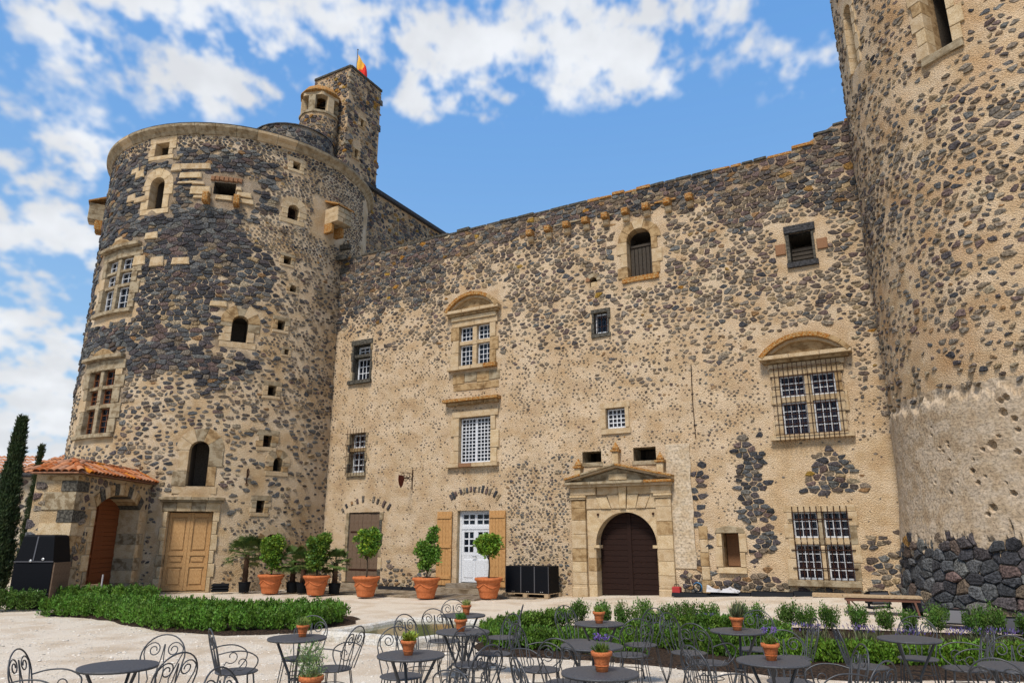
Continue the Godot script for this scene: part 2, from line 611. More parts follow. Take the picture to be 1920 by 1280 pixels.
# ---------------------------------------------------------------- dressed stone, openings, windows
# a bevelled block; poly: [[s, h], ...] convex
func block(f: Surf, poly: Array, d0: float, d1: float, material: Material, parent: Node, called := "block", bev := 0.012) -> MeshInstance3D:
	var cs := 0.0
	var ch := 0.0
	for p in poly:
		cs += p[0]
		ch += p[1]
	cs /= poly.size()
	ch /= poly.size()
	var back := []
	var mid := []
	var fr := []
	for p in poly:
		var dx: float = cs - p[0]
		var dy: float = ch - p[1]
		var l := maxf(0.001, sqrt(dx * dx + dy * dy))
		var k := minf(0.4, bev * 1.4 / l)
		back.append(f.at(p[0], p[1], d0))
		mid.append(f.at(p[0], p[1], d1 - bev))
		fr.append(f.at(p[0] + dx * k, p[1] + dy * k, d1))
	var mb := MB.new()
	var m := f.at(cs, ch, (d0 + d1) * 0.5)
	mb.face(fr, m)
	for i in poly.size():
		var j := (i + 1) % poly.size()
		mb.face([back[i], back[j], mid[j], mid[i]], m)
		mb.face([mid[i], mid[j], fr[j], fr[i]], f.at(cs, ch, d0 - 0.5))
	return put(mb, called, material, parent)

func rect(s0: float, s1: float, h0: float, h1: float) -> Array:
	return [[s0, h0], [s1, h0], [s1, h1], [s0, h1]]

func wbox(mb: MB, f: Surf, s0: float, s1: float, h0: float, h1: float, d0: float, d1: float) -> void:
	mb.hexa([f.at(s0, h0, d0), f.at(s1, h0, d0), f.at(s1, h1, d0), f.at(s0, h1, d0), f.at(s0, h0, d1), f.at(s1, h0, d1), f.at(s1, h1, d1), f.at(s0, h1, d1)])

# the hollow behind an opening: reveals in stone, then a dark room
func recess(f: Surf, s0: float, s1: float, h0: float, h1: float, depth: float, parent: Node, room := 0.9, material: Material = null) -> void:
	var mb := MB.new()
	var c := f.at((s0 + s1) * 0.5, (h0 + h1) * 0.5, -depth * 0.5)
	var g := 0.007
	var q := [[s0 - g, h0 - g], [s1 + g, h0 - g], [s1 + g, h1 + g], [s0 - g, h1 + g]]
	for i in 4:
		var a: Array = q[i]
		var b: Array = q[(i + 1) % 4]
		var p := [f.at(a[0], a[1], -0.004), f.at(b[0], b[1], -0.004), f.at(b[0], b[1], -depth), f.at(a[0], a[1], -depth)]
		var nn: Vector3 = (p[1] - p[0]).cross(p[2] - p[0]).normalized()
		if nn.dot(c - p[0]) < 0.0:
			nn = -nn
		mb.quad(p[0], p[1], p[2], p[3], nn)
	put(mb, "reveal", material if material else M.reveal, parent)
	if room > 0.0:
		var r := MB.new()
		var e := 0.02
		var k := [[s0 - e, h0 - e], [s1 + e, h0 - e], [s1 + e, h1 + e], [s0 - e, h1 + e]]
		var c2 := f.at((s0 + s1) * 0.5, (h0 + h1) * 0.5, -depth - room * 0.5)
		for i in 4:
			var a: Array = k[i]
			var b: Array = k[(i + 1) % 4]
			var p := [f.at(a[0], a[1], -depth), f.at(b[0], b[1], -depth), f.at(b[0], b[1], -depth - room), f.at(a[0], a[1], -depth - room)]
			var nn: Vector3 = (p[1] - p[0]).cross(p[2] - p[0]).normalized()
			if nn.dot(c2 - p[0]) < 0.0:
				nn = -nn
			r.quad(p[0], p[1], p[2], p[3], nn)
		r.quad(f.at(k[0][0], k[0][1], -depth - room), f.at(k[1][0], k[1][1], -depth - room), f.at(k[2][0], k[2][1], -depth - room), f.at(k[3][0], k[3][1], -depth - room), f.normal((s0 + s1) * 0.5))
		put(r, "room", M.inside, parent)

# sash with glazing bars and a glass pane
func glazing(f: Surf, parent: Node, s0: float, s1: float, h0: float, h1: float, d: float, cols: int, rows: int, material: Material, fw := 0.05, bw := 0.022, cloth: Material = null) -> void:
	var fr := MB.new()
	wbox(fr, f, s0, s0 + fw, h0, h1, d - 0.05, d + 0.02)
	wbox(fr, f, s1 - fw, s1, h0, h1, d - 0.05, d + 0.02)
	wbox(fr, f, s0 + fw, s1 - fw, h0, h0 + fw * 1.2, d - 0.05, d + 0.019)
	wbox(fr, f, s0 + fw, s1 - fw, h1 - fw, h1, d - 0.05, d + 0.019)
	put(fr, "sash", material, parent)
	var b := MB.new()
	for i in range(1, cols):
		var x := lerpf(s0 + fw, s1 - fw, float(i) / cols)
		wbox(b, f, x - bw * 0.5, x + bw * 0.5, h0 + fw, h1 - fw, d - 0.03, d + 0.008)
	for i in range(1, rows):
		var y := lerpf(h0 + fw, h1 - fw, float(i) / rows)
		wbox(b, f, s0 + fw, s1 - fw, y - bw * 0.5, y + bw * 0.5, d - 0.028, d + 0.005)
	if b.v.size():
		put(b, "glazing_bars", material, parent)
	var g := MB.new()
	wbox(g, f, s0 + fw * 0.5, s1 - fw * 0.5, h0 + fw * 0.5, h1 - fw * 0.5, d - 0.022, d - 0.016)
	put(g, "pane", M.glass, parent)
	if cloth:
		var k := MB.new()
		var n := 14
		for i in n:
			var a := lerpf(s0 + 0.02, s1 - 0.02, float(i) / n)
			var e := lerpf(s0 + 0.02, s1 - 0.02, float(i + 1) / n)
			var da := d - 0.14 + 0.025 * sin(i * 1.9)
			var de := d - 0.14 + 0.025 * sin((i + 1) * 1.9)
			k.face([f.at(a, h0 + 0.02, da), f.at(e, h0 + 0.02, de), f.at(e, h1 - 0.02, de), f.at(a, h1 - 0.02, da)], f.at((a + e) * 0.5, (h0 + h1) * 0.5, d - 2.0))
		put(k, "curtain", cloth, parent)

# jamb stones left and right of an opening, in courses of uneven width
func jambs(f: Surf, parent: Node, s0: float, s1: float, h0: float, h1: float, w: float, hb: float, mats: Array, d := 0.03, din := -0.3) -> void:
	for side in 2:
		var h := h0
		var k := side
		while h < h1 - 0.02:
			var t := minf(h1, h + hb * rng.randf_range(0.8, 1.25))
			if h1 - t < hb * 0.4:
				t = h1
			var ww := w * (1.0 if k % 2 == 0 else rng.randf_range(0.55, 0.75))
			var m: Material = mats[rng.randi() % mats.size()]
			var dd := d + rng.randf_range(-0.006, 0.01)
			if side == 0:
				block(f, rect(s0 - ww, s0, h + 0.006, t - 0.006), din, dd, m, parent, "jamb_stone")
			else:
				block(f, rect(s1, s1 + ww, h + 0.006, t - 0.006), din, dd, m, parent, "jamb_stone")
			h = t
			k += 1

# voussoirs of a round arch; corners of the square hole are filled out to radius r2
func arch(f: Surf, parent: Node, cs: float, spring: float, r: float, r2: float, count: int, mats: Array, d := 0.03, din := -0.3) -> void:
	for i in count:
		var a0 := PI * i / count + 0.012
		var a1 := PI * (i + 1) / count - 0.012
		var poly := []
		for t in 3:
			var a := lerpf(a0, a1, t / 2.0)
			poly.append([cs - cos(a) * r, spring + sin(a) * r])
		var rr := r2 * rng.randf_range(0.94, 1.06)
		for t in 3:
			var a := lerpf(a1, a0, t / 2.0)
			poly.append([cs - cos(a) * rr, spring + sin(a) * rr])
		var mid := MB.new()
		var fr := []
		var bk := []
		for p in poly:
			fr.append(f.at(p[0], p[1], d))
			bk.append(f.at(p[0], p[1], din))
		var c := f.at(cs - cos((a0 + a1) * 0.5) * (r + r2) * 0.5, spring + sin((a0 + a1) * 0.5) * (r + r2) * 0.5, (d + din) * 0.5)
		for t in 2:
			mid.face([fr[t], fr[t + 1], fr[4 - t], fr[5 - t]], c)
		for t in 6:
			var j := (t + 1) % 6
			mid.face([fr[t], fr[j], bk[j], bk[t]], c)
		put(mid, "voussoir", mats[rng.randi() % mats.size()], parent)

# bars standing before a window
func grille(f: Surf, parent: Node, s0: float, s1: float, h0: float, h1: float, d: float, nv: int, nh: int, r := 0.012) -> void:
	for i in nv:
		var s := lerpf(s0, s1, float(i) / maxf(1.0, nv - 1))
		var mb := MB.new()
		mb.tube([f.at(s, h0 - 0.03, d + 0.045), f.at(s, h0, d + 0.004), f.at(s, (h0 + h1) * 0.5, d), f.at(s, h1, d), f.at(s, h1 + 0.02, d)], r, 5)
		put(mb, "bar", M.iron, parent)
	for i in nh:
		var h := lerpf(h0, h1, (i + 0.6) / nh)
		var mb := MB.new()
		mb.tube([f.at(s0 - 0.12, h, -0.03), f.at(s0 - 0.1, h, d + 0.02), f.at((s0 + s1) * 0.5, h, d + 0.022), f.at(s1 + 0.1, h, d + 0.02), f.at(s1 + 0.12, h, -0.03)], r, 5)
		put(mb, "cross_bar", M.iron, parent)

# a plain small loop-hole with dressed surround
func slit(f: Surf, parent: Node, q: Array, pad: float, mats: Array, holes: Array, bars := false, arched := false) -> void:
	var w := part("window", parent)
	var s0: float = q[0]
	var s1: float = q[1]
	var h0: float = q[2]
	var h1: float = q[3]
	recess(f, s0, s1, h0, h1, 0.35, w, 0.8)
	var r := (s1 - s0) * 0.5
	var spring := h1 - r if arched else h1
	jambs(f, w, s0, s1, h0, spring, pad, maxf(0.18, (spring - h0) * 0.45), mats)
	block(f, rect(s0 - pad * 0.9, s1 + pad * 0.8, h0 - pad * 0.55, h0 - 0.006), -0.3, 0.035, mats[0], w, "sill")
	if arched:
		arch(f, w, (s0 + s1) * 0.5, spring, r, r * 1.0 + pad * 1.0 if pad > r * 0.5 else r * 1.5, 5, mats)
	else:
		block(f, rect(s0 - pad * 0.95, s1 + pad * 0.95, h1 + 0.006, h1 + pad * 0.8), -0.3, 0.03, mats[mats.size() - 1], w, "lintel")
	if bars:
		grille(f, w, s0 + r * 0.5, s1 - r * 0.5, h0 + 0.01, h1 - 0.03, -0.12, 2, 2, 0.01)

# ---------------------------------------------------------------- the curtain wall with its doors and windows
func sstep(a: float, b: float, x: float) -> float:
	return smoothstep(a, b, x)

func wall_top(s: float) -> float:
	return 12.82 + 0.6 * sstep(10.7, 12.6, s) + und.get_noise_1d(s * 3.0) * 0.05

func wall_zone(s: float, h: float) -> Array:
	var n := nz.get_noise_2d(s * 0.5, h * 0.5)
	var n2 := nz.get_noise_2d(s * 1.6 + 60.0, h * 1.6)
	if h > 11.9 + n * 0.5 or (s < -1.5 and h > 10.7 + n * 1.4 + 0.1 * s) or (s > 8.6 and h > 10.9 + n):
		return [0.99, 1, 0.93, [0.36, 0.55, 0.07, 0.02], 0.03]
	# column of bare dark stones, the old scar of a cross wall
	if s > 8.62 + n2 * 0.3 and s < 9.32 + n2 * 0.3 and h > 1.2 and h < 4.5:
		return [0.97, 1, 0.9, [0.75, 0.25, 0.0, 0.0], 0.04]
	if s > 6.62 and s < 7.32 and h > 0.8 and h < 4.4:
		return [0.0, 0, 0.5, [1, 0, 0, 0], 0.02]
	if s > 7.3 and s < 7.75 + n2 * 0.3 and h < 3.8 and h > 1.4 and n2 > -0.2:
		return [0.85, 1, 0.88, [0.8, 0.2, 0.0, 0.0], 0.03]
	if s > 9.25 and h < 4.15:
		if h > 2.85 and h < 4.0 and absf(s - 11.0) < 0.2 + 0.75 * (4.0 - h) / 1.15:
			return [0.97, 1, 0.9, [0.6, 0.25, 0.12, 0.03], 0.03]
		if h < 0.7:
			return [0.95, 1, 0.88, [0.35, 0.35, 0.3, 0.0], 0.04]
		if s > 11.4 and h < 1.7 + n2:
			return [0.8, 1, 0.85, [0.4, 0.5, 0.1, 0.0], 0.03]
		return [0.05, 0, 0.45, [0.5, 0.4, 0.1, 0.0], 0.012]
	if h < 0.95 + n2 * 0.4 and s > 6.7:
		return [0.95, 1, 0.88, [0.3, 0.45, 0.25, 0.0], 0.04]
	if s > 1.25 + n2 * 0.4 and s < 3.6 and h < 4.0 + n:
		return [0.8, 0, 0.72, [0.45, 0.4, 0.15, 0.0], 0.02]
	if h < 3.7 + n * 1.5 and s < 1.3:
		if h < 0.8 + n2 * 0.5:
			return [0.8, 1, 0.8, [0.35, 0.5, 0.15, 0.0], 0.03]
		return [0.22, 0, 0.42, [0.3, 0.6, 0.1, 0.0], 0.012]
	var t := sstep(4.6, 10.6, h + n * 2.0 + (s - 3.0) * 0.2)
	return [clampf(0.42 + 0.56 * t + n2 * 0.5, 0.12, 1.0), 1 if t + n2 * 0.5 > 0.55 else 0, 0.46 + 0.37 * t + n2 * 0.16, [0.14, 0.72, 0.13, 0.01], 0.014 + 0.012 * t]

func wall_tint(s: float, h: float) -> Color:
	var n := nz.get_noise_2d(s * 0.4 + 30.0, h * 0.4)
	var m := nz.get_noise_2d(s * 1.7 + 80.0, h * 1.7)
	var k := Color(0.64, 0.535, 0.412)
	if s > 6.6 and s < 7.34 and h > 0.75 and h < 4.4:
		k = Color(0.76, 0.65, 0.51)
	elif s > 9.25 and h < 4.2:
		k = Color(0.63, 0.515, 0.375)
	elif s > 1.25 and s < 3.6 and h < 4.2:
		k = Color(0.63, 0.535, 0.42)
	k = k.lerp(Color(0.70, 0.60, 0.475), clampf(n * 1.2, 0.0, 0.6))
	k = k.lerp(Color(0.50, 0.35, 0.20), clampf(-n * 0.8 + m * 0.6 - 0.2, 0.0, 0.35))
	if h > 11.9 + nz.get_noise_2d(s * 0.5, h * 0.5) * 0.5:
		k = Color(0.40, 0.32, 0.25)
	return k * (1.0 + m * 0.12)

func planks(f: Surf, parent: Node, s0: float, s1: float, h0: float, h1: float, d: float, n: int, upright: bool, material: Material, thick := 0.04, gap := 0.006) -> void:
	for i in n:
		var a := float(i) / n
		var b := float(i + 1) / n
		var r := rect(lerpf(s0, s1, a) + gap * 0.5, lerpf(s0, s1, b) - gap * 0.5, h0, h1) if upright else rect(s0, s1, lerpf(h0, h1, a) + gap * 0.5, lerpf(h0, h1, b) - gap * 0.5)
		block(f, r, d - thick, d + rng.randf_range(-0.004, 0.004), material, parent, "plank", 0.005)

func pediment(f: Surf, parent: Node, s0: float, s1: float, h: float, rise: float, out: float) -> void:
	# segmental pediment: arc stones, base moulding, field
	var c := (s1 - s0) * 0.5
	var R := (c * c + rise * rise) / (2.0 * rise)
	var cy := h + rise - R
	var half := asin(c / R)
	var n := 9
	for i in n:
		var a := lerpf(-half, half, float(i) / n)
		var b := lerpf(-half, half, float(i + 1) / n)
		var p := []
		for q in [[a, R], [b, R], [b, R - 0.13], [a, R - 0.13]]:
			p.append([(s0 + s1) * 0.5 + sin(q[0]) * q[1], cy + cos(q[0]) * q[1]])
		block(f, p, -0.1, out, M.ashlar_lichen if i < 7 else M.ashlar_ochre, parent, "arc_stone", 0.015)
		var p2 := []
		for q in [[a, R - 0.13], [b, R - 0.13], [b, R - 0.21], [a, R - 0.21]]:
			p2.append([(s0 + s1) * 0.5 + sin(q[0]) * q[1], maxf(h + 0.02, cy + cos(q[0]) * q[1])])
		if p2[0][1] > h + 0.03 or p2[1][1] > h + 0.03:
			block(f, p2, -0.1, out * 0.6, M.ashlar, parent, "arc_moulding", 0.01)
	var field := []
	for i in 9:
		var a := lerpf(half * 0.9, -half * 0.9, i / 8.0)
		field.append([(s0 + s1) * 0.5 + sin(a) * (R - 0.2), maxf(h, cy + cos(a) * (R - 0.2))])
	block(f, field, -0.1, 0.05, M.ashlar_ochre, parent, "field", 0.005)
	var k := 3
	for i in k:
		block(f, rect(lerpf(s0, s1, float(i) / k) + 0.004, lerpf(s0, s1, float(i + 1) / k) - 0.004, h - 0.11, h), -0.1, out * 0.95, M.ashlar, parent, "cornice_stone", 0.015)
		block(f, rect(lerpf(s0 + 0.08, s1 - 0.08, float(i) / k) + 0.004, lerpf(s0 + 0.08, s1 - 0.08, float(i + 1) / k) - 0.004, h - 0.2, h - 0.112), -0.1, out * 0.55, M.ashlar_ochre, parent, "cornice_stone", 0.015)

func cross_window(f: Surf, parent: Node, q: Array, mull: Array, trans: Array, fw: float, mats: Array, d: float, cols: int, rows: Array, paint: Material, cloth: Material = null, depth := 0.22) -> Node3D:
	# q: opening; mull: [s0, s1]; trans: list of [h0, h1] from the bottom up; rows: glazing rows from the bottom up
	var w := part("window", parent)
	recess(f, q[0], q[1], q[2], q[3], depth, w, 1.0)
	jambs(f, w, q[0], q[1], q[2], q[3], fw, 0.45, mats, d, -0.22)
	block(f, rect(q[0] - fw * 0.9, (q[0] + q[1]) * 0.5 - 0.004, q[3] + 0.005, q[3] + fw * 0.75), -0.2, d, mats[0], w, "lintel")
	block(f, rect((q[0] + q[1]) * 0.5 + 0.004, q[1] + fw * 0.9, q[3] + 0.005, q[3] + fw * 0.75), -0.2, d + 0.004, mats[0], w, "lintel")
	var hs := [q[2]]
	for t in trans:
		hs.append(t[0])
		hs.append(t[1])
		block(f, rect(q[0], mull[0] - 0.002, t[0], t[1]), -0.2, 0.0, mats[0], w, "transom", 0.02)
		block(f, rect(mull[1] + 0.002, q[1], t[0], t[1]), -0.2, 0.0, mats[0], w, "transom", 0.02)
	hs.append(q[3])
	block(f, rect(mull[0], mull[1], q[2], (q[2] + q[3]) * 0.5), -0.2, 0.008, mats[0], w, "mullion", 0.025)
	block(f, rect(mull[0], mull[1], (q[2] + q[3]) * 0.5 + 0.004, q[3]), -0.2, 0.008, mats[mats.size() - 1], w, "mullion", 0.025)
	for i in range(0, hs.size(), 2):
		var r: int = rows[i / 2]
		glazing(f, w, q[0] + 0.01, mull[0] - 0.01, hs[i] + 0.005, hs[i + 1] - 0.005, -depth + 0.08, cols, r, paint, 0.035, 0.019, cloth)
		glazing(f, w, mull[1] + 0.01, q[1] - 0.01, hs[i] + 0.005, hs[i + 1] - 0.005, -depth + 0.08, cols, r, paint, 0.035, 0.019, cloth)
	return w

func build_wall() -> void:
	var f := flat(Vector3(-1.24, 0, -24.17), 0.506145)
	var t := thing("castle_wall", "tall beige rubble facade between the two round towers, with doors and windows", "building")
	var holes := [
		[-5.68, -4.84, 7.58, 9.0], [-5.6, -4.85, 4.06, 5.52], [-0.74, 0.55, 7.58, 9.04], [-0.66, 0.61, 4.17, 5.73], [-0.68, 0.58, 0.3, 2.6], [-5.43, -4.0, 0.18, 2.62],
		[4.47, 4.94, 8.06, 8.76], [4.77, 5.4, 4.97, 5.6], [3.93, 4.57, 3.97, 4.31], [5.6, 6.3, 3.94, 4.34], [4.32, 6.2, -0.2, 2.47], [5.7, 6.52, 9.77, 11.42], [10.62, 11.22, 9.33, 10.22],
		[8.04, 8.5, 0.95, 1.85], [9.95, 11.38, 4.42, 6.06], [9.92, 11.28, 0.68, 2.38], [4.36, 4.62, 9.7, 10.02]]
	sheet(f, -7.7, 13.2, -0.4, wall_top, 13.6, holes, 0.22, wall_tint, wob, "wall_face", M.mortar, t)
	# the body of the wall behind its face
	var body := MB.new()
	for i in 21:
		var a := -7.7 + i * 0.995
		var b := a + 0.995
		var ta := wall_top(a) - 0.03
		var tb := wall_top(b) - 0.03
		body.quad(f.at(a, ta, 0.0), f.at(b, tb, 0.0), f.at(b, tb, -1.6), f.at(a, ta, -1.6), Vector3.UP)
		body.quad(f.at(a, -0.4, -1.6), f.at(b, -0.4, -1.6), f.at(b, tb, -1.6), f.at(a, ta, -1.6), -f.nn)
	body.quad(f.at(13.2, -0.4, 0.0), f.at(13.2, -0.4, -1.6), f.at(13.2, 13.3, -1.6), f.at(13.2, 13.3, 0.0), f.u)
	put(body, "wall_core", M.far_wall, t)
	var keep := holes.duplicate()
	keep.append_array([[-1.3, 1.05, 6.28, 6.45], [-1.25, 1.0, 9.3, 10.3], [-1.05, 0.95, 6.68, 7.5], [-1.1, 0.95, 3.98, 5.95], [-1.0, 0.8, 7.4, 9.3], [3.5, 6.75, -0.2, 3.9], [3.7, 3.95, 3.4, 4.2], [4.95, 5.2, 3.8, 4.5], [6.33, 6.55, 3.4, 4.2],
		[5.36, 6.9, 9.5, 11.75], [10.3, 11.55, 9.1, 10.55], [9.45, 11.9, 6.3, 7.3], [9.62, 11.7, 4.3, 6.4], [9.68, 11.42, 0.55, 2.6], [4.4, 5.03, 7.93, 8.9], [4.58, 5.6, 4.78, 5.8], [7.85, 8.7, 0.8, 2.05], [-1.5, 1.25, 0.1, 2.62], [-5.75, -4.76, 7.45, 9.2], [-5.65, -4.8, 3.95, 5.7], [-5.5, -3.9, 0.0, 2.75]])
	rubble(f, -7.4, 12.9, -0.1, wall_top, 13.4, keep, wall_zone, t, 240, 0.118, 1, 1.85)
	rubble(f, -7.4, 12.9, -0.1, wall_top, 13.4, keep, wall_zone, t, 60, 0.076, 0, 1.75)
	# coping stones with lichen
	var s := -6.9
	while s < 12.7:
		var w := rng.randf_range(0.3, 0.75)
		var h := wall_top(s + w * 0.5)
		var hb := rng.randf_range(0.02, 0.07)
		block(f, [[s, h - 0.05], [s + w - 0.012, h - 0.05], [s + w - 0.02, h + hb + rng.randf_range(-0.02, 0.02)], [s + 0.01, h + hb]], -0.7, rng.randf_range(0.02, 0.07), M.ashlar_lichen if (s > 2.5 and rng.randf() < 0.55) or rng.randf() < 0.12 else M.ashlar_dark, t, "coping_stone", 0.025)
		s += w
	# corbels under the parapet
	for k in 9:
		var cs := 2.23 + k * 0.705
		var c := part("corbel", t)
		block(f, rect(cs - 0.11, cs + 0.11, 11.92, 12.12), -0.2, 0.32, M.ashlar_lichen, c, "corbel_stone", 0.03)
		block(f, rect(cs - 0.1, cs + 0.1, 11.72, 11.915), -0.2, 0.18, M.ashlar_pale if k % 2 else M.ashlar, c, "corbel_stone", 0.04)
	s = 3.1
	while s < 7.9:
		var w := rng.randf_range(0.4, 0.8)
		if rng.randf() < 0.35:
			s += w
			continue
		block(f, rect(s, minf(s + w, 8.0) - 0.01, 12.13, 12.19), -0.1, 0.06, M.ashlar_grey if rng.randf() < 0.5 else M.ashlar_lichen, t, "string_course", 0.015)
		s += w
	# small two-light windows at the tower end
	var grey := [M.ashlar_dark, M.ashlar_dark, M.ashlar_grey]
	var w1 := part("window", t)
	recess(f, -5.68, -4.84, 7.58, 9.0, 0.35, w1, 0.8, M.ashlar_dark)
	jambs(f, w1, -5.68, -4.84, 7.58, 9.0, 0.12, 0.4, grey, 0.025, -0.1)
	block(f, rect(-5.82, -4.74, 9.005, 9.2), -0.2, 0.04, M.ashlar_dark, w1, "lintel")
	block(f, rect(-5.86, -4.72, 7.44, 7.575), -0.3, 0.12, M.ashlar_dark, w1, "sill")
	block(f, rect(-5.68, -4.84, 8.5, 8.62), -0.34, -0.02, M.ashlar_dark, w1, "transom", 0.02)
	glazing(f, w1, -5.66, -4.86, 7.6, 8.5, -0.3, 4, 3, M.white_paint, 0.06, 0.03)
	glazing(f, w1, -5.66, -4.86, 8.62, 8.98, -0.3, 3, 2, M.white_paint, 0.07, 0.03)
	var w2 := part("window", t)
	recess(f, -5.6, -4.85, 4.06, 5.52, 0.3, w2, 0.8, M.ashlar_grey)
	jambs(f, w2, -5.6, -4.85, 4.06, 5.52, 0.1, 0.4, [M.ashlar_grey, M.ashlar_dark], 0.02, -0.1)
	block(f, rect(-5.68, -4.76, 3.93, 4.055), -0.3, 0.1, M.ashlar_grey, w2, "sill")
	block(f, rect(-5.6, -4.85, 4.85, 4.98), -0.29, -0.01, M.ashlar_ochre, w2, "transom", 0.02)
	glazing(f, w2, -5.58, -4.87, 4.08, 4.85, -0.24, 3, 3, M.white_paint, 0.06, 0.03)
	glazing(f, w2, -5.58, -4.87, 4.98, 5.5, -0.24, 3, 2, M.white_paint, 0.06, 0.03)
	grille(f, w2, -5.66, -4.84, 4.0, 5.68, 0.1, 7, 4, 0.01)
	# cross window under the arched pediment, above the white door
	var ash := [M.ashlar, M.ashlar_ochre, M.ashlar]
	var w3 := cross_window(f, t, [-0.74, 0.55, 7.58, 9.04], [-0.19, -0.01], [[8.36, 8.5]], 0.34, ash, 0.06, 3, [4, 3], M.white_paint)
	pediment(f, w3, -1.26, 1.0, 9.62, 0.62, 0.3)
	block(f, rect(-1.05, 0.82, 9.26, 9.4), -0.1, 0.12, M.ashlar_pale, w3, "frieze")
	for k in 4:
		block(f, rect(-1.14 + k * 0.5, -0.65 + k * 0.5, 7.42, 7.56), -0.2, 0.2, M.ashlar_lichen if k > 2 else M.ashlar, w3, "sill", 0.02)
	for k in 4:
		block(f, rect(-0.98 + k * 0.5, -0.49 + k * 0.5 + (0.0 if k < 3 else -0.05), 6.95 + (0.04 if k % 2 else 0.0), 7.32), -0.1, 0.03, M.ashlar_grey if k % 2 else M.ashlar_ochre, w3, "apron_stone")
	for k in 3:
		block(f, rect(-0.95 + k * 0.62, -0.34 + k * 0.62, 6.7, 6.935), -0.1, 0.025, M.ashlar_ochre, w3, "apron_stone")
	# tall lattice window
	var w4 := part("window", t)
	recess(f, -0.66, 0.61, 4.17, 5.73, 0.2, w4, 1.0)
	jambs(f, w4, -0.66, 0.61, 4.17, 5.73, 0.33, 0.5, [M.ashlar_pale, M.ashlar, M.ashlar_pale], 0.06, -0.15)
	block(f, rect(-0.95, 0.9, 5.74, 5.95), -0.1, 0.07, M.ashlar, w4, "lintel")
	for k in 4:
		block(f, rect(-1.24 + k * 0.56, -0.69 + k * 0.56, 6.28, 6.38), -0.1, 0.3, M.ashlar_lichen, w4, "cornice_stone", 0.02)
		block(f, rect(-1.16 + k * 0.52, -0.65 + k * 0.52, 6.17, 6.277), -0.1, 0.17, M.ashlar_ochre, w4, "cornice_stone", 0.02)
		block(f, rect(-1.1 + k * 0.51, -0.6 + k * 0.51, 4.03, 4.165), -0.2, 0.17, M.ashlar_red if k == 1 else M.ashlar, w4, "sill", 0.02)
	glazing(f, w4, -0.64, -0.03, 4.19, 5.71, -0.12, 4, 12, M.white_paint, 0.04, 0.026)
	glazing(f, w4, -0.025, 0.59, 4.19, 5.71, -0.12, 4, 12, M.white_paint, 0.04, 0.026)
	# white door with a transom light
	var d := part("door", t)
	recess(f, -0.68, 0.58, 0.3, 2.6, 0.32, d, 1.0, M.ashlar_pale)
	var fr := MB.new()
	for q in [[-0.68, -0.6, 0.3, 2.6], [0.5, 0.58, 0.3, 2.6], [-0.6, 0.5, 2.52, 2.6], [-0.6, 0.5, 2.0, 2.1]]:
		wbox(fr, f, q[0], q[1], q[2], q[3], -0.26, -0.16)
	put(fr, "frame", M.white_paint, d)
	glazing(f, d, -0.6, -0.05, 2.1, 2.52, -0.2, 2, 2, M.white_paint, 0.05, 0.04)
	glazing(f, d, -0.05, 0.5, 2.1, 2.52, -0.2, 2, 2, M.white_paint, 0.05, 0.04)
	for k in 2:
		var a := -0.6 + k * 0.55
		glazing(f, d, a, a + 0.55, 1.16, 2.0, -0.2, 2, 3, M.white_paint, 0.09, 0.045)
		block(f, rect(a + 0.002, a + 0.548, 0.32, 1.16), -0.25, -0.185, M.white_paint, d, "leaf", 0.006)
		block(f, rect(a + 0.09, a + 0.46, 0.45, 1.05), -0.2, -0.17, M.white_paint, d, "panel", 0.02)
	var hd := MB.new()
	hd.tube([f.at(-0.03, 1.13, -0.17), f.at(-0.03, 1.13, -0.11), f.at(-0.14, 1.13, -0.11)], 0.012, 6)
	put(hd, "handle", M.chair_iron, d)
	for q in [[-1.46, -0.86], [0.6, 1.21]]:
		var sh := part("shutter", t)
		planks(f, sh, q[0], q[1], 0.22, 2.58, 0.065, 5, true, M.pine_shutter, 0.035)
		for hb in [0.42, 1.4, 2.35]:
			block(f, rect(q[0] + 0.02, q[1] - 0.02, hb, hb + 0.1), 0.06, 0.095, M.pine_shutter, sh, "batten", 0.006)
	for k in 6:
		var e := MB.new()
		e.tube([f.at(-1.2 + k * 0.45, 2.74, -0.05), f.at(-1.2 + k * 0.45, 2.74, 0.06), f.at(-1.2 + k * 0.45, 2.79, 0.07)], 0.014, 5)
		put(e, "iron_hook", M.iron, t)
	# bricked arch of uneven stones above the white door and the plank door
	for q in [[-0.05, 1.75, 1.5, 14], [-4.7, 1.3, 1.72, 10]]:
		for k in q[3]:
			var a := lerpf(-0.62, 0.62, float(k) / (q[3] - 1)) + rng.randf_range(-0.03, 0.03)
			if rng.randf() < 0.15:
				continue
			var r0: float = q[2] + rng.randf_range(-0.03, 0.03)
			var r1 := r0 + rng.randf_range(0.14, 0.26)
			var p := []
			for e in [[a - 0.028, r0], [a + 0.028, r0], [a + 0.024, r1], [a - 0.024, r1]]:
				p.append([q[0] + sin(e[0]) * e[1], q[1] + cos(e[0]) * e[1] * 0.98])
			block(f, p, -0.1, 0.03 + rng.randf() * 0.02, stone_mat(tone([0.3, 0.6, 0.1, 0.0])), t, "arch_stone", 0.015)
	# weathered plank door
	var pd := part("door", t)
	recess(f, -5.43, -4.0, 0.18, 2.62, 0.16, pd, 0.4)
	planks(f, pd, -5.42, -4.01, 0.2, 2.6, -0.05, 7, true, M.old_wood)
	for hb in [0.6, 1.9]:
		block(f, rect(-5.36, -4.06, hb, hb + 0.06), -0.06, -0.04, M.iron, pd, "strap_hinge", 0.004)
	jambs(f, pd, -5.43, -4.0, 0.2, 2.62, 0.17, 0.42, [M.ashlar_grey, M.ashlar, M.ashlar_dark], 0.02, -0.1)
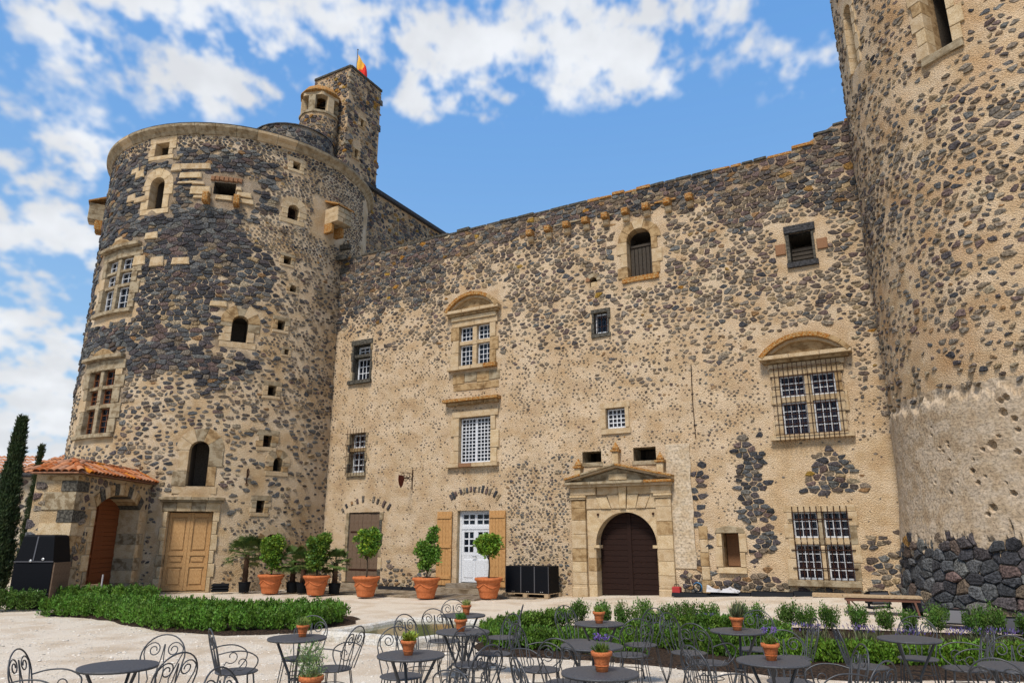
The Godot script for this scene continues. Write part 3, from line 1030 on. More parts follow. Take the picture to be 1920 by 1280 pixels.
	block(f, rect(-5.7, -3.7, 0.03, 0.18), -0.1, 0.32, M.paving_b, pd, "step", 0.02)
	# small windows
	var sm := part("window", t)
	recess(f, 4.47, 4.94, 8.06, 8.76, 0.2, sm, 0.8, M.ashlar_dark)
	jambs(f, sm, 4.47, 4.94, 8.06, 8.76, 0.1, 0.4, [M.ashlar_dark], 0.04, -0.1)
	block(f, rect(4.37, 5.04, 8.765, 8.88), -0.1, 0.045, M.ashlar_dark, sm, "lintel")
	block(f, rect(4.37, 5.04, 7.93, 8.055), -0.1, 0.06, M.ashlar_dark, sm, "sill")
	glazing(f, sm, 4.49, 4.92, 8.08, 8.74, -0.14, 1, 1, M.white_paint, 0.045)
	grille(f, sm, 4.55, 4.88, 8.1, 8.72, -0.05, 3, 2, 0.01)
	var s2 := part("window", t)
	recess(f, 4.77, 5.4, 4.97, 5.6, 0.2, s2, 0.8)
	jambs(f, s2, 4.77, 5.4, 4.97, 5.6, 0.17, 0.7, [M.ashlar], 0.05, -0.1)
	block(f, rect(4.6, 5.57, 5.605, 5.77), -0.1, 0.055, M.ashlar, s2, "lintel")
	block(f, rect(4.6, 5.57, 4.8, 4.965), -0.1, 0.06, M.ashlar, s2, "sill")
	glazing(f, s2, 4.79, 5.38, 4.99, 5.58, -0.12, 4, 4, M.white_paint, 0.035, 0.03, M.curtain)
	for q in [[3.93, 4.57, 3.97, 4.31], [5.6, 6.3, 3.94, 4.34]]:
		var v := part("vent", t)
		recess(f, q[0], q[1], q[2], q[3], 0.7, v, 0.5, M.ashlar_grey)
		block(f, rect(q[0] - 0.05, q[1] + 0.05, q[2] - 0.12, q[2] - 0.004), -0.2, 0.03, M.ashlar_grey, v, "sill")
	var sn := part("niche", t)
	recess(f, 4.36, 4.62, 9.7, 10.02, 0.25, sn, 0.0, M.ashlar_pale)
	block(f, rect(4.37, 4.61, 9.71, 9.88), -0.25, -0.06, M.ashlar_pale, sn, "back_stone")
	arch(f, sn, 4.49, 9.89, 0.13, 0.26, 5, [M.ashlar_grey, M.ashlar_red])
	# tall arched window high up
	var aw := part("window", t)
	recess(f, 5.7, 6.52, 9.77, 11.42, 0.4, aw, 0.8)
	jambs(f, aw, 5.7, 6.52, 9.77, 11.01, 0.34, 0.42, [M.ashlar_ochre, M.ashlar_ochre, M.ashlar], 0.04)
	arch(f, aw, 6.11, 11.01, 0.41, 0.72, 5, [M.ashlar_ochre, M.ashlar])
	block(f, rect(5.5, 6.72, 9.6, 9.765), -0.3, 0.07, M.ashlar_lichen, aw, "sill")
	planks(f, aw, 5.72, 6.5, 9.8, 10.86, -0.28, 6, true, M.grey_board, 0.03, 0.02)
	block(f, rect(5.72, 6.5, 10.87, 10.95), -0.33, -0.25, M.grey_board, aw, "rail")
	# dark square window by the great tower
	var dw := part("window", t)
	recess(f, 10.62, 11.22, 9.33, 10.22, 0.35, dw, 0.8, M.ashlar_dark)
	jambs(f, dw, 10.62, 11.22, 9.33, 10.22, 0.1, 0.9, [M.ashlar_dark], 0.05, -0.1)
	block(f, rect(10.5, 11.34, 10.225, 10.45), -0.2, 0.09, M.slate, dw, "lintel")
	block(f, rect(10.5, 11.34, 9.17, 9.325), -0.2, 0.09, M.slate, dw, "sill")
	block(f, rect(10.22, 10.5, 9.62, 9.95), -0.1, 0.05, M.ashlar_red, dw, "side_block")
	block(f, rect(11.34, 11.62, 9.6, 9.92), -0.1, 0.05, M.ashlar_red, dw, "side_block")
	planks(f, dw, 10.63, 11.21, 9.35, 9.85, -0.25, 4, false, M.grey_board, 0.03, 0.03)
	# grilled cross window under the wide arched pediment
	var w5 := cross_window(f, t, [9.95, 11.38, 4.42, 6.06], [10.6, 10.76], [[5.32, 5.47]], 0.26, ash, 0.05, 3, [4, 3], M.white_paint, M.curtain, 0.18)
	pediment(f, w5, 9.5, 11.88, 6.62, 0.58, 0.32)
	block(f, rect(9.7, 11.66, 6.26, 6.4), -0.1, 0.1, M.ashlar, w5, "frieze")
	for k in 3:
		block(f, rect(9.6 + k * 0.7, 10.295 + k * 0.7, 4.28, 4.415), -0.2, 0.17, M.ashlar, w5, "sill", 0.02)
	grille(f, w5, 9.86, 11.46, 4.26, 6.36, 0.2, 14, 8, 0.011)
	# grilled window low down
	var w6 := cross_window(f, t, [9.92, 11.28, 0.68, 2.38], [10.54, 10.68], [[1.56, 1.72]], 0.22, [M.ashlar, M.ashlar_grey], 0.02, 3, [4, 3], M.white_paint, M.curtain_red, 0.25)
	for k in 2:
		block(f, rect(9.68 + k * 0.87, 10.545 + k * 0.87, 0.53, 0.675), -0.2, 0.17, M.ashlar_grey, w6, "sill", 0.02)
	for k in 2:
		var a := 9.94 + k * 0.72
		grille(f, w6, a, a + 0.6, 1.72, 2.5, 0.03, 5, 1, 0.014)
		grille(f, w6, a, a + 0.6, 0.7, 1.6, 0.03, 5, 2, 0.014)
	# niche between the portal and that window
	var ni := part("niche", t)
	recess(f, 8.04, 8.5, 0.95, 1.85, 0.55, ni, 0.0)
	block(f, rect(8.05, 8.49, 0.96, 1.84), -0.6, -0.5, M.ashlar_red, ni, "back_stone")
	jambs(f, ni, 8.04, 8.5, 0.95, 1.85, 0.2, 0.45, [M.ashlar, M.ashlar_pale], 0.04, -0.2)
	block(f, rect(7.9, 8.66, 0.8, 0.945), -0.3, 0.09, M.ashlar_pale, ni, "sill")
	block(f, [[7.86, 1.855], [8.68, 1.855], [8.62, 1.98], [8.27, 2.06], [7.92, 1.98]], -0.2, 0.05, M.ashlar_grey, ni, "lintel")
	for k in 5:
		block(f, rect(7.42 + 0.02 * (k % 2), 7.66, 0.25 + k * 0.36, 0.6 + k * 0.36), -0.1, 0.05, M.ashlar if k % 2 else M.ashlar_ochre, t, "quoin")
	# thin iron rod and crack line of the plaster
	var rod := MB.new()
	rod.tube([f.at(7.52, 4.5, 0.03), f.at(7.5, 5.6, 0.03), f.at(7.53, 6.7, 0.03)], 0.012, 5)
	put(rod, "iron_rod", M.iron, t)
	# smooth plaster repair beside the portal
	var edge := []
	for i in 12:
		edge.append([7.3 + und.get_noise_1d(i * 3.7) * 0.06, 0.9 + i * 0.315])
	for i in 11:
		block(f, [[6.6, edge[i][1]], edge[i], edge[i + 1], [6.6, edge[i + 1][1]]], -0.05, 0.045, M.plaster_pale, t, "plaster_patch", 0.001)
	portal(f, t)

func portal(f: Surf, t: Node) -> void:
	var p := part("portal", t)
	var tones := [M.ashlar, M.ashlar_pale, M.ashlar, M.ashlar_ochre]
	for q in [[3.57, 4.03], [6.24, 6.7]]:
		var h := 0.05
		var k := 0
		while h < 2.8:
			var e := minf(2.84, h + rng.randf_range(0.28, 0.42))
			if 2.84 - e < 0.15:
				e = 2.84
			block(f, rect(q[0], q[1], h, e - 0.007), -0.2, 0.13, tones[rng.randi() % 4], p, "pilaster_stone", 0.012)
			h = e
			k += 1
		block(f, rect(q[0] - 0.02, q[1] + 0.02, -0.05, 0.32), 0.0, 0.17, M.ashlar, p, "pilaster_base", 0.03)
		block(f, rect(q[0] - 0.02, q[1] + 0.02, 2.85, 2.9), -0.1, 0.17, M.ashlar, p, "capital", 0.015)
		block(f, rect(q[0] - 0.04, q[1] + 0.04, 2.905, 2.97), -0.1, 0.2, M.ashlar_pale, p, "capital", 0.02)
	# arch stones running out to the square frame
	var cs := 5.26
	var spring := 1.52
	var r := 0.94
	for i in 9:
		var a0 := PI * i / 9.0
		var a1 := PI * (i + 1) / 9.0
		var poly := []
		for j in 5:
			var a := lerpf(a0, a1, j / 4.0)
			poly.append([cs - cos(a) * r, spring + sin(a) * r])
		for j in 5:
			var a := lerpf(a1, a0, j / 4.0)
			var k := minf(1.2 / maxf(absf(cos(a)), 0.001), 1.03 / maxf(absf(sin(a)), 0.001))
			poly.append([cs - cos(a) * k, spring + sin(a) * k])
		var mb := MB.new()
		var fr := []
		var bk := []
		for q in poly:
			fr.append(f.at(q[0], q[1], 0.045))
			bk.append(f.at(q[0], q[1], -0.34))
		var mid := f.at(cs - cos((a0 + a1) * 0.5) * 1.1, spring + sin((a0 + a1) * 0.5) * 1.1, -0.15)
		for j in 4:
			mb.face([fr[j], fr[j + 1], fr[8 - j], fr[9 - j]], f.at(cs, spring, -9.0))
			mb.face([fr[j], fr[j + 1], bk[j + 1], bk[j]], f.at(cs - cos((a0 + a1) * 0.5) * 1.3, spring + sin((a0 + a1) * 0.5) * 1.3, -0.15))
			mb.face([fr[5 + j], fr[6 + j], bk[6 + j], bk[5 + j]], mid)
		put(mb, "voussoir", M.ashlar_pale if i % 3 == 1 else M.ashlar, p)
	for q in [[4.06, 4.32], [6.2, 6.46]]:
		for k in 4:
			block(f, rect(q[0], minf(q[1], 6.24), 0.02 + k * 0.375, 0.39 + k * 0.375), -0.34, 0.045, tones[(k + 1) % 4], p, "jamb_stone", 0.01)
	for q in [[4.32, 0.0], [6.14, 0.0]]:
		block(f, rect(q[0] - 0.06, q[0] + 0.12, 1.43, 1.515), -0.2, 0.09, M.ashlar_pale, p, "impost", 0.015)
	# flat arch of wedge stones above
	var top := [3.98, 4.36, 4.72, 5.1, 5.36, 5.72, 6.08, 6.5]
	var bot := [4.2, 4.52, 4.85, 5.13, 5.33, 5.62, 5.92, 6.3]
	bot[0] = 4.04
	bot[7] = 6.24
	for i in 7:
		var hi := 2.97 if i % 2 == 0 else 2.9
		var ht := 3.2 if i == 3 else hi
		block(f, [[bot[i] + 0.006, 2.56], [bot[i + 1] - 0.006, 2.56], [top[i + 1] - 0.006 if i < 6 else 6.24, ht], [top[i] + 0.006 if i > 0 else 4.04, ht]], -0.1, 0.12 if i == 3 else (0.095 if i % 2 else 0.075), M.ashlar_pale if i == 3 else tones[i % 3], p, "wedge_stone", 0.012)
	for k in 4:
		if k == 1:
			block(f, rect(4.4, 5.09, 2.98, 3.2), -0.1, 0.07, M.ashlar, p, "frieze_stone")
		elif k == 2:
			block(f, rect(5.37, 6.1, 2.98, 3.2), -0.1, 0.07, M.ashlar_pale, p, "frieze_stone")
		else:
			block(f, rect(3.55 if k == 0 else 6.12, 4.38 if k == 0 else 6.72, 2.98, 3.2), -0.1, 0.16, M.ashlar, p, "frieze_stone")
	for k in 4:
		block(f, rect(3.48 + k * 0.825, 4.3 + k * 0.825, 3.205, 3.28), -0.1, 0.28, M.ashlar, p, "cornice_stone", 0.02)
		block(f, rect(3.44 + k * 0.845, 4.28 + k * 0.845, 3.283, 3.36), -0.1, 0.36, M.ashlar_lichen if k == 3 else M.ashlar_grey, p, "cornice_stone", 0.02)
	# pediment
	block(f, [[3.7, 3.362], [5.11, 3.362], [5.11, 3.74]], -0.1, 0.1, M.ashlar_grey, p, "field")
	block(f, [[5.115, 3.362], [6.55, 3.362], [5.115, 3.74]], -0.1, 0.1, M.ashlar_grey, p, "field")
	block(f, rect(4.82, 5.4, 3.4, 3.58), 0.05, 0.14, M.ashlar_pale, p, "tablet")
	for side in 2:
		for k in 3:
			var a := k / 3.0
			var b := (k + 1) / 3.0
			var e := 3.44 if side == 0 else 6.82
			var pa := [lerpf(e, 5.11, a), lerpf(3.365, 3.76, a)]
			var pb := [lerpf(e, 5.11, b), lerpf(3.365, 3.76, b)]
			block(f, [[pa[0], pa[1]], [pb[0], pb[1]], [pb[0], pb[1] + 0.06], [pa[0], pa[1] + 0.06]], -0.1, 0.3, M.ashlar, p, "rake_stone", 0.015)
			block(f, [[pa[0], pa[1] + 0.063], [pb[0], pb[1] + 0.063], [pb[0], pb[1] + 0.12], [pa[0], pa[1] + 0.12]], -0.1, 0.38, M.ashlar_lichen if side == 1 or k == 0 else M.ashlar_grey, p, "rake_stone", 0.015)
	for q in [[3.83, 3.42, 0.62], [5.08, 3.86, 0.62], [6.45, 3.42, 0.72]]:
		var fin := part("finial", p)
		block(f, rect(q[0] - 0.1, q[0] + 0.1, q[1], q[1] + q[2] * 0.6), 0.0, 0.2, M.ashlar_pale, fin, "pedestal", 0.015)
		block(f, rect(q[0] - 0.14, q[0] + 0.14, q[1] + q[2] * 0.6 + 0.002, q[1] + q[2] * 0.6 + 0.07), -0.05, 0.25, M.ashlar_lichen, fin, "cap", 0.02)
		var mb := MB.new()
		mb.lathe([[0.0, 0.0], [0.1, 0.0], [0.12, 0.04], [0.09, 0.1], [0.05, 0.16], [0.02, 0.22], [0.0, 0.24]], 12, Transform3D(Basis.IDENTITY, f.at(q[0], q[1] + q[2] * 0.6 + 0.07, 0.1)))
		put(mb, "bud", M.ashlar_lichen, fin)
	# the dark door itself
	var d := part("door", t)
	recess(f, 4.32, 6.2, -0.2, 2.47, 0.36, d, 0.5)
	planks(f, d, 4.34, 5.25, 0.1, 2.47, -0.3, 15, false, M.dark_door, 0.05, 0.008)
	planks(f, d, 5.27, 6.18, 0.1, 2.47, -0.3, 15, false, M.dark_door, 0.05, 0.008)
	block(f, rect(5.2, 5.32, 0.1, 2.47), -0.3, -0.27, M.dark_door, d, "cover_strip", 0.01)
	for k in 6:
		for j in 8:
			var st := MB.new()
			st.lathe([[0.018, 0.0], [0.016, 0.01], [0.0, 0.018]], 6, Transform3D(Basis(f.u, f.nn, Vector3.UP), f.at(4.42 + j * 0.11 + (0.5 if j > 3 else 0.0) + 0.28 * (j % 4), 0.4 + k * 0.32, -0.296)))
			put(st, "stud", M.iron, d)
	for q in [[4.42, 2.4], [6.14, 2.4]]:
		var hk := MB.new()
		wbox(hk, f, q[0] - 0.03, q[0] + 0.03, q[1] - 0.03, q[1] + 0.03, 0.04, 0.09)
		put(hk, "iron_socket", M.iron, d)

# ---------------------------------------------------------------- the round tower
const RL := 5.4
func A(deg: float) -> float:
	return deg_to_rad(deg) * RL

func rt_zone(s: float, h: float) -> Array:
	var a := rad_to_deg(s / RL)
	var n := nz.get_noise_2d(s * 0.45 + 200.0, h * 0.45)
	var n2 := nz.get_noise_2d(s * 1.5 + 260.0, h * 1.5)
	if h > 16.1 + n2 * 0.3:
		return [0.97, 0, 0.86, [0.4, 0.5, 0.1, 0.0], 0.03]
	if h > 11.4 + n * 1.6 + n2 * 0.9 and a < 27.0 + n * 22.0 + n2 * 12.0 - (h - 14.0) * 1.5:
		return [1.0, 1, 0.97, [0.78, 0.15, 0.07, 0.0], 0.045]
	if h > 12.6 + n and a > 20.0:
		return [0.97, 0, 0.84, [0.25, 0.63, 0.1, 0.02], 0.025]
	if h > 6.9 + n + n2 * 0.7 and h < 8.7 + n * 0.8 + n2 * 0.7 and a < 30.0 + n * 20.0 + n2 * 14.0:
		return [1.0, 1, 0.97, [0.78, 0.16, 0.06, 0.0], 0.045]
	if h >= 8.4 and h < 12.4 and a < 34.0 + n * 14.0:
		return [0.97, 1, 0.93 + n2 * 0.06, [0.76, 0.16, 0.08, 0.0], 0.04]
	if h > 6.0 and a > 20.0:
		return [0.86, 0 if n2 > 0.05 else 1, 0.74 + n * 0.1, [0.5, 0.4, 0.1, 0.0], 0.025]
	if h > 2.4 + n2:
		return [0.85 if a < 30.0 else 0.62, 1, 0.7 + n2 * 0.18, [0.66, 0.26, 0.08, 0.0], 0.03]
	return [0.6, 0, 0.68, [0.45, 0.4, 0.15, 0.0], 0.02]

func rt_tint(s: float, h: float) -> Color:
	var n := nz.get_noise_2d(s * 0.5 + 130.0, h * 0.5)
	var m := nz.get_noise_2d(s * 1.9 + 180.0, h * 1.9)
	var k := Color(0.67, 0.575, 0.45)
	var z := rt_zone(s, h)
	if z[2] > 0.965:
		return Color(0.36, 0.31, 0.255) * (1.0 + m * 0.3)
	k = k.lerp(Color(0.62, 0.52, 0.40), clampf(0.4 - h * 0.12 + n, 0.0, 0.8))
	k = k.lerp(Color(0.50, 0.36, 0.20), clampf(-n * 1.3 + m * 0.4, 0.0, 0.6))
	return k * (1.0 + m * 0.12)

func build_round_tower() -> void:
	var f := drum(Vector3(-12.08, 0, -29.4), RL)
	var t := thing("round_tower", "dark basalt round tower with pale cornice beside the tiled gateway", "tower")
	var loops := [  # angle0, angle1, h0, h1, surround, arched, bars
		[-17.4, -10.9, 15.78, 16.33, 0.3, false, false], [-17.0, -10.4, 13.55, 14.85, 0.36, true, false], [38.9, 42.1, 15.82, 16.14, 0.22, false, false], [38.5, 43.3, 13.67, 14.28, 0.33, true, true],
		[38.6, 41.8, 11.79, 12.1, 0.16, false, false], [42.2, 45.0, 10.74, 11.01, 0.12, true, false], [21.8, 27.7, 8.49, 9.48, 0.4, true, false], [38.6, 41.6, 9.17, 9.53, 0.2, false, false],
		[42.3, 44.1, 8.27, 8.47, 0.12, false, false], [37.2, 40.5, 6.67, 7.04, 0.2, false, false], [12.2, 18.9, 3.39, 4.91, 0.45, true, false], [37.2, 40.4, 4.83, 5.23, 0.25, false, true],
		[41.8, 45.5, 4.0, 4.49, 0.3, true, false], [36.9, 39.9, 2.56, 2.97, 0.22, false, true], [41.0, 46.8, 1.25, 1.85, 0.25, true, false]]
	var holes := []
	var keep := []
	for q in loops:
		holes.append([A(q[0]), A(q[1]), q[2], q[3]])
		keep.append([A(q[0]) - q[4] * 0.8, A(q[1]) + q[4] * 0.8, q[2] - q[4] * 0.5, q[3] + q[4] * 0.6])
	var mu := [A(-36.2), A(-19.6), 9.72, 11.75]
	var ml := [A(-35.4), A(-20.2), 5.2, 7.46]
	var hole := [A(9.4), A(17.6), 14.12, 14.62]
	var door := [A(7.6), A(22.5), 0.05, 2.56]
	for q in [mu, ml, hole, door]:
		holes.append(q)
	keep.append([A(-43.0), A(-17.0), 9.35, 12.3])
	keep.append([A(-43.0), A(-17.0), 4.95, 8.0])
	keep.append([A(4.0), A(26.0), -0.2, 3.15])
	keep.append([A(3.0), A(24.0), 13.75, 14.85])
	keep.append([A(50.0), A(68.0), 13.3, 15.0])
	var top := func(_s): return 16.6
	sheet(f, -PI * RL, PI * RL, -0.4, top, 16.6, holes, 0.26, rt_tint, wob, "wall_face", M.mortar, t)
	rubble(f, A(-80.0), A(86.0), -0.1, top, 16.6, keep, rt_zone, t, 270, 0.138, 1, 2.0)
	rubble(f, A(-80.0), A(86.0), -0.1, top, 16.6, keep, rt_zone, t, 30, 0.1, 0, 1.6)
	for q in loops:
		var pale: bool = q[2] > 13.0
		slit(f, t, [A(q[0]), A(q[1]), q[2], q[3]], q[4], [M.ashlar_pale, M.ashlar] if pale else [M.ashlar, M.ashlar_ochre, M.ashlar_grey], holes, q[6], q[5])
	# the ragged hole with its pale blocks and two corbels
	var rh := part("broken_opening", t)
	recess(f, hole[0], hole[1], hole[2], hole[3], 0.5, rh, 1.0, M.ashlar_dark)
	for q in [[0.6, 8.6, 14.05, 14.4, 2], [2.0, 9.2, 13.9, 14.03, 1], [18.2, 24.0, 14.1, 14.32, 2], [18.8, 25.0, 13.86, 14.06, 2], [10.4, 17.0, 13.9, 14.1, 1], [17.7, 20.0, 14.34, 14.5, 1], [1.0, 6.0, 14.46, 14.58, 0]]:
		block(f, [[A(q[0]), q[2] + 0.01], [A(q[1]), q[2]], [A(q[1]) - 0.03, q[3]], [A(q[0]) + 0.02, q[3] - 0.02]], -0.1, 0.07 + rng.randf() * 0.05, [M.ashlar, M.ashlar_pale, M.ashlar_pale][q[4]], rh, "block", 0.03)
	for q in [7.6, 18.6]:
		block(f, rect(A(q - 1.1), A(q + 1.1), 13.66, 14.06), -0.1, 0.36, M.ashlar_lichen, rh, "corbel", 0.04)
	for k in 7:
		var a := 8.0 + k * 1.7
		block(f, [[A(a), 14.66 + rng.randf() * 0.05], [A(a + 1.5), 14.66], [A(a + 1.6), 14.84], [A(a + 0.1), 14.84 + rng.randf() * 0.04]], -0.1, 0.08, M.ashlar_red, rh, "arch_stone", 0.02)
	# stray pale blocks among the basalt
	for q in [[-8.0, 7.5, 15.1, 15.36], [-8.5, -4.0, 15.02, 15.34], [-4.6, 4.5, 14.72, 14.98], [-26.0, -21.0, 14.95, 15.3], [-29.0, -24.0, 14.0, 14.35], [-24.5, -18.0, 13.9, 14.15], [-16.0, -10.0, 12.3, 12.6], [-20.0, -14.0, 11.3, 11.7], [-12.0, -6.0, 11.2, 11.6], [-3.0, 4.0, 11.25, 11.55], [-29.0, -24.5, 15.2, 15.45], [-33.0, -28.0, 12.4, 12.65], [13.0, 19.5, 9.72, 9.95], [-5.0, 3.0, 14.5, 14.6]]:
		block(f, [[A(q[0]), q[2]], [A(q[1]), q[2] + 0.02], [A(q[1]) - 0.04, q[3]], [A(q[0]) + 0.03, q[3] - 0.03]], -0.1, 0.085, M.ashlar_pale if rng.randf() < 0.5 else M.ashlar, t, "block", 0.035)
	# moulded cornice and the roof edge
	var n := 46
	for i in n:
		var a0 := -180.0 + 360.0 * i / n
		var a1 := -180.0 + 360.0 * (i + 1) / n
		var mb := MB.new()
		var prof := [[-0.1, 16.58], [0.04, 16.6], [0.09, 16.67], [0.11, 16.72], [0.2, 16.78], [0.26, 16.83], [0.27, 16.93], [-0.3, 16.97]]
		for j in 3:
			var b0 := lerpf(a0 + 0.06, a1 - 0.06, j / 3.0)
			var b1 := lerpf(a0 + 0.06, a1 - 0.06, (j + 1) / 3.0)
			for k in prof.size() - 1:
				mb.face([f.at(A(b0), prof[k][1], prof[k][0]), f.at(A(b1), prof[k][1], prof[k][0]), f.at(A(b1), prof[k + 1][1], prof[k + 1][0]), f.at(A(b0), prof[k + 1][1], prof[k + 1][0])], f.at(A((b0 + b1) * 0.5), 16.75, -0.4))
		put(mb, "cornice_stone", [M.ashlar_grey, M.ashlar_grey, M.ashlar, M.ashlar_grey][rng.randi() % 4], t)
	var roof := MB.new()
	roof.lathe([[5.62, 16.975], [5.62, 17.0], [3.0, 17.4], [0.0, 17.7]], 60, Transform3D(Basis.IDENTITY, f.o))
	put(roof, "roof", M.slate, t)
	# mullioned windows on the left flank
	var gm := [M.ashlar_grey, M.ashlar, M.ashlar_grey]
	var wu := cross_window(f, t, mu, [A(-28.9), A(-26.9)], [[10.6, 10.72], [11.18, 11.28]], 0.42, gm, 0.06, 2, [3, 2, 2], M.white_paint)
	var wl := cross_window(f, t, ml, [A(-28.8), A(-26.8)], [[6.1, 6.24], [6.78, 6.9]], 0.45, gm, 0.06, 2, [4, 3, 2], M.brown_frame)
	for q in [[wu, 12.12, 9.55], [wl, 7.86, 5.05]]:
		for k in 5:
			var a := -41.0 + k * 4.8
			block(f, rect(A(a), A(a + 4.75), q[1], q[1] + 0.13), -0.1, 0.22, M.ashlar_grey, q[0], "cornice_stone", 0.02)
			block(f, rect(A(a), A(a + 4.75), q[2], q[2] + 0.14), -0.1, 0.16, M.ashlar_grey, q[0], "sill", 0.02)
		block(f, [[A(-36.0), q[1] + 0.135], [A(-22.0), q[1] + 0.135], [A(-25.0), q[1] + 0.33], [A(-29.0), q[1] + 0.43], [A(-33.0), q[1] + 0.33]], -0.1, 0.1, M.ashlar_ochre, q[0], "relieving_stone", 0.03)
	# box machicolations
	machicolation(f, t, A(56.0), A(63.5), 13.95, 14.85, 0.75)
	machicolation(f, t, A(-67.0), A(-60.0), 14.25, 15.2, 0.6)
	for q in [[66.0, 13.2], [67.5, 12.2], [64.0, 12.65]]:
		block(f, rect(A(q[0]), A(q[0] + 1.8), q[1], q[1] + 0.2), -0.1, 0.5, M.ashlar_dark, t, "corbel", 0.04)
	# pine double door with its stone surround
	var d := part("door", t)
	recess(f, door[0], door[1], door[2], door[3], 0.3, d, 0.4)
	for k in 2:
		var a: float = lerpf(door[0] + 0.01, door[1] - 0.01, k * 0.5) + 0.004
		var b: float = lerpf(door[0] + 0.01, door[1] - 0.01, (k + 1) * 0.5) - 0.004
		block(f, rect(a, b, 0.06, 2.54), -0.24, -0.2, M.pine, d, "leaf", 0.006)
		for q in [[0.08, 0.2], [0.8, 0.92], [1.16, 1.28], [2.4, 2.52]]:
			block(f, rect(a + 0.1, b - 0.1, q[0], q[1]), -0.2, -0.165, M.pine, d, "rail", 0.006)
		block(f, rect(a, a + 0.1, 0.06, 2.54), -0.2, -0.165, M.pine, d, "stile", 0.006)
		block(f, rect(b - 0.1, b, 0.06, 2.54), -0.2, -0.165, M.pine, d, "stile", 0.006)
		for q in [[0.26, 0.75], [0.97, 1.12], [1.34, 2.35]]:
			block(f, rect(a + 0.15, b - 0.15, q[0], q[1]), -0.2, -0.18, M.pine, d, "panel", 0.015)
	jambs(f, d, door[0], door[1], 0.0, 2.56, 0.2, 0.42, [M.ashlar_pale, M.ashlar_grey, M.ashlar_pale], 0.05)
	for k in 4:
		block(f, rect(A(5.6 + k * 4.75), A(10.3 + k * 4.75), 2.57, 2.86), -0.3, 0.05, M.ashlar_pale if k % 2 else M.ashlar_grey, d, "lintel")
		block(f, rect(A(5.0 + k * 5.1), A(10.05 + k * 5.1), 2.865, 2.93), -0.1, 0.16, M.ashlar_grey, d, "cornice_stone", 0.015)
		block(f, rect(A(4.6 + k * 5.3), A(9.85 + k * 5.3), 2.933, 3.03), -0.1, 0.24, M.ashlar_grey, d, "cornice_stone", 0.02)

func machicolation(f: Surf, parent: Node, s0: float, s1: float, h0: float, h1: float, out: float) -> void:
	var m := part("machicolation", parent)
	for q in [s0, s1 - 0.16]:
		block(f, [[q, h0 - 0.4], [q + 0.16, h0 - 0.4], [q + 0.16, h0], [q, h0]], -0.1, out * 0.55, M.ashlar_lichen, m, "corbel", 0.05)
	var rows := 3
	for k in rows:
		var a := lerpf(h0, h1 - 0.25, float(k) / rows)
		var b := lerpf(h0, h1 - 0.25, float(k + 1) / rows)
		var mid := lerpf(s0, s1, 0.42 + 0.16 * (k % 2))
		block(f, rect(s0, mid - 0.004, a + 0.004, b - 0.004), 0.0, out, M.ashlar, m, "block", 0.02)
		block(f, rect(mid + 0.004, s1, a + 0.004, b - 0.004), 0.0, out + 0.006, M.ashlar_grey, m, "block", 0.02)
	var mb := MB.new()
	var e := 0.06
	mb.hexa([f.at(s0 - e, h1 - 0.24, out + e), f.at(s1 + e, h1 - 0.24, out + e), f.at(s1 + e, h1 - 0.18, out + e), f.at(s0 - e, h1 - 0.18, out + e), f.at(s0 - e, h1 + 0.12, -0.1), f.at(s1 + e, h1 + 0.12, -0.1), f.at(s1 + e, h1 + 0.2, -0.1), f.at(s0 - e, h1 + 0.2, -0.1)])
	put(mb, "roof_slab", M.ashlar_lichen, m)

# ---------------------------------------------------------------- stair turret, drum, rear wing
func rough_zone(_s: float, h: float) -> Array:
	var n := nz.get_noise_2d(_s * 0.8 + 400.0, h * 0.8)
	return [0.95, 0, 0.86 + n * 0.1, [0.42, 0.42, 0.12, 0.05 + clampf(n * 0.5, 0.0, 0.2)], 0.035]

func pale_tint(s: float, h: float) -> Color:
	var m := nz.get_noise_2d(s * 1.5 + 300.0, h * 1.5)
	return Color(0.56, 0.44, 0.31) * (1.0 + m * 0.2)

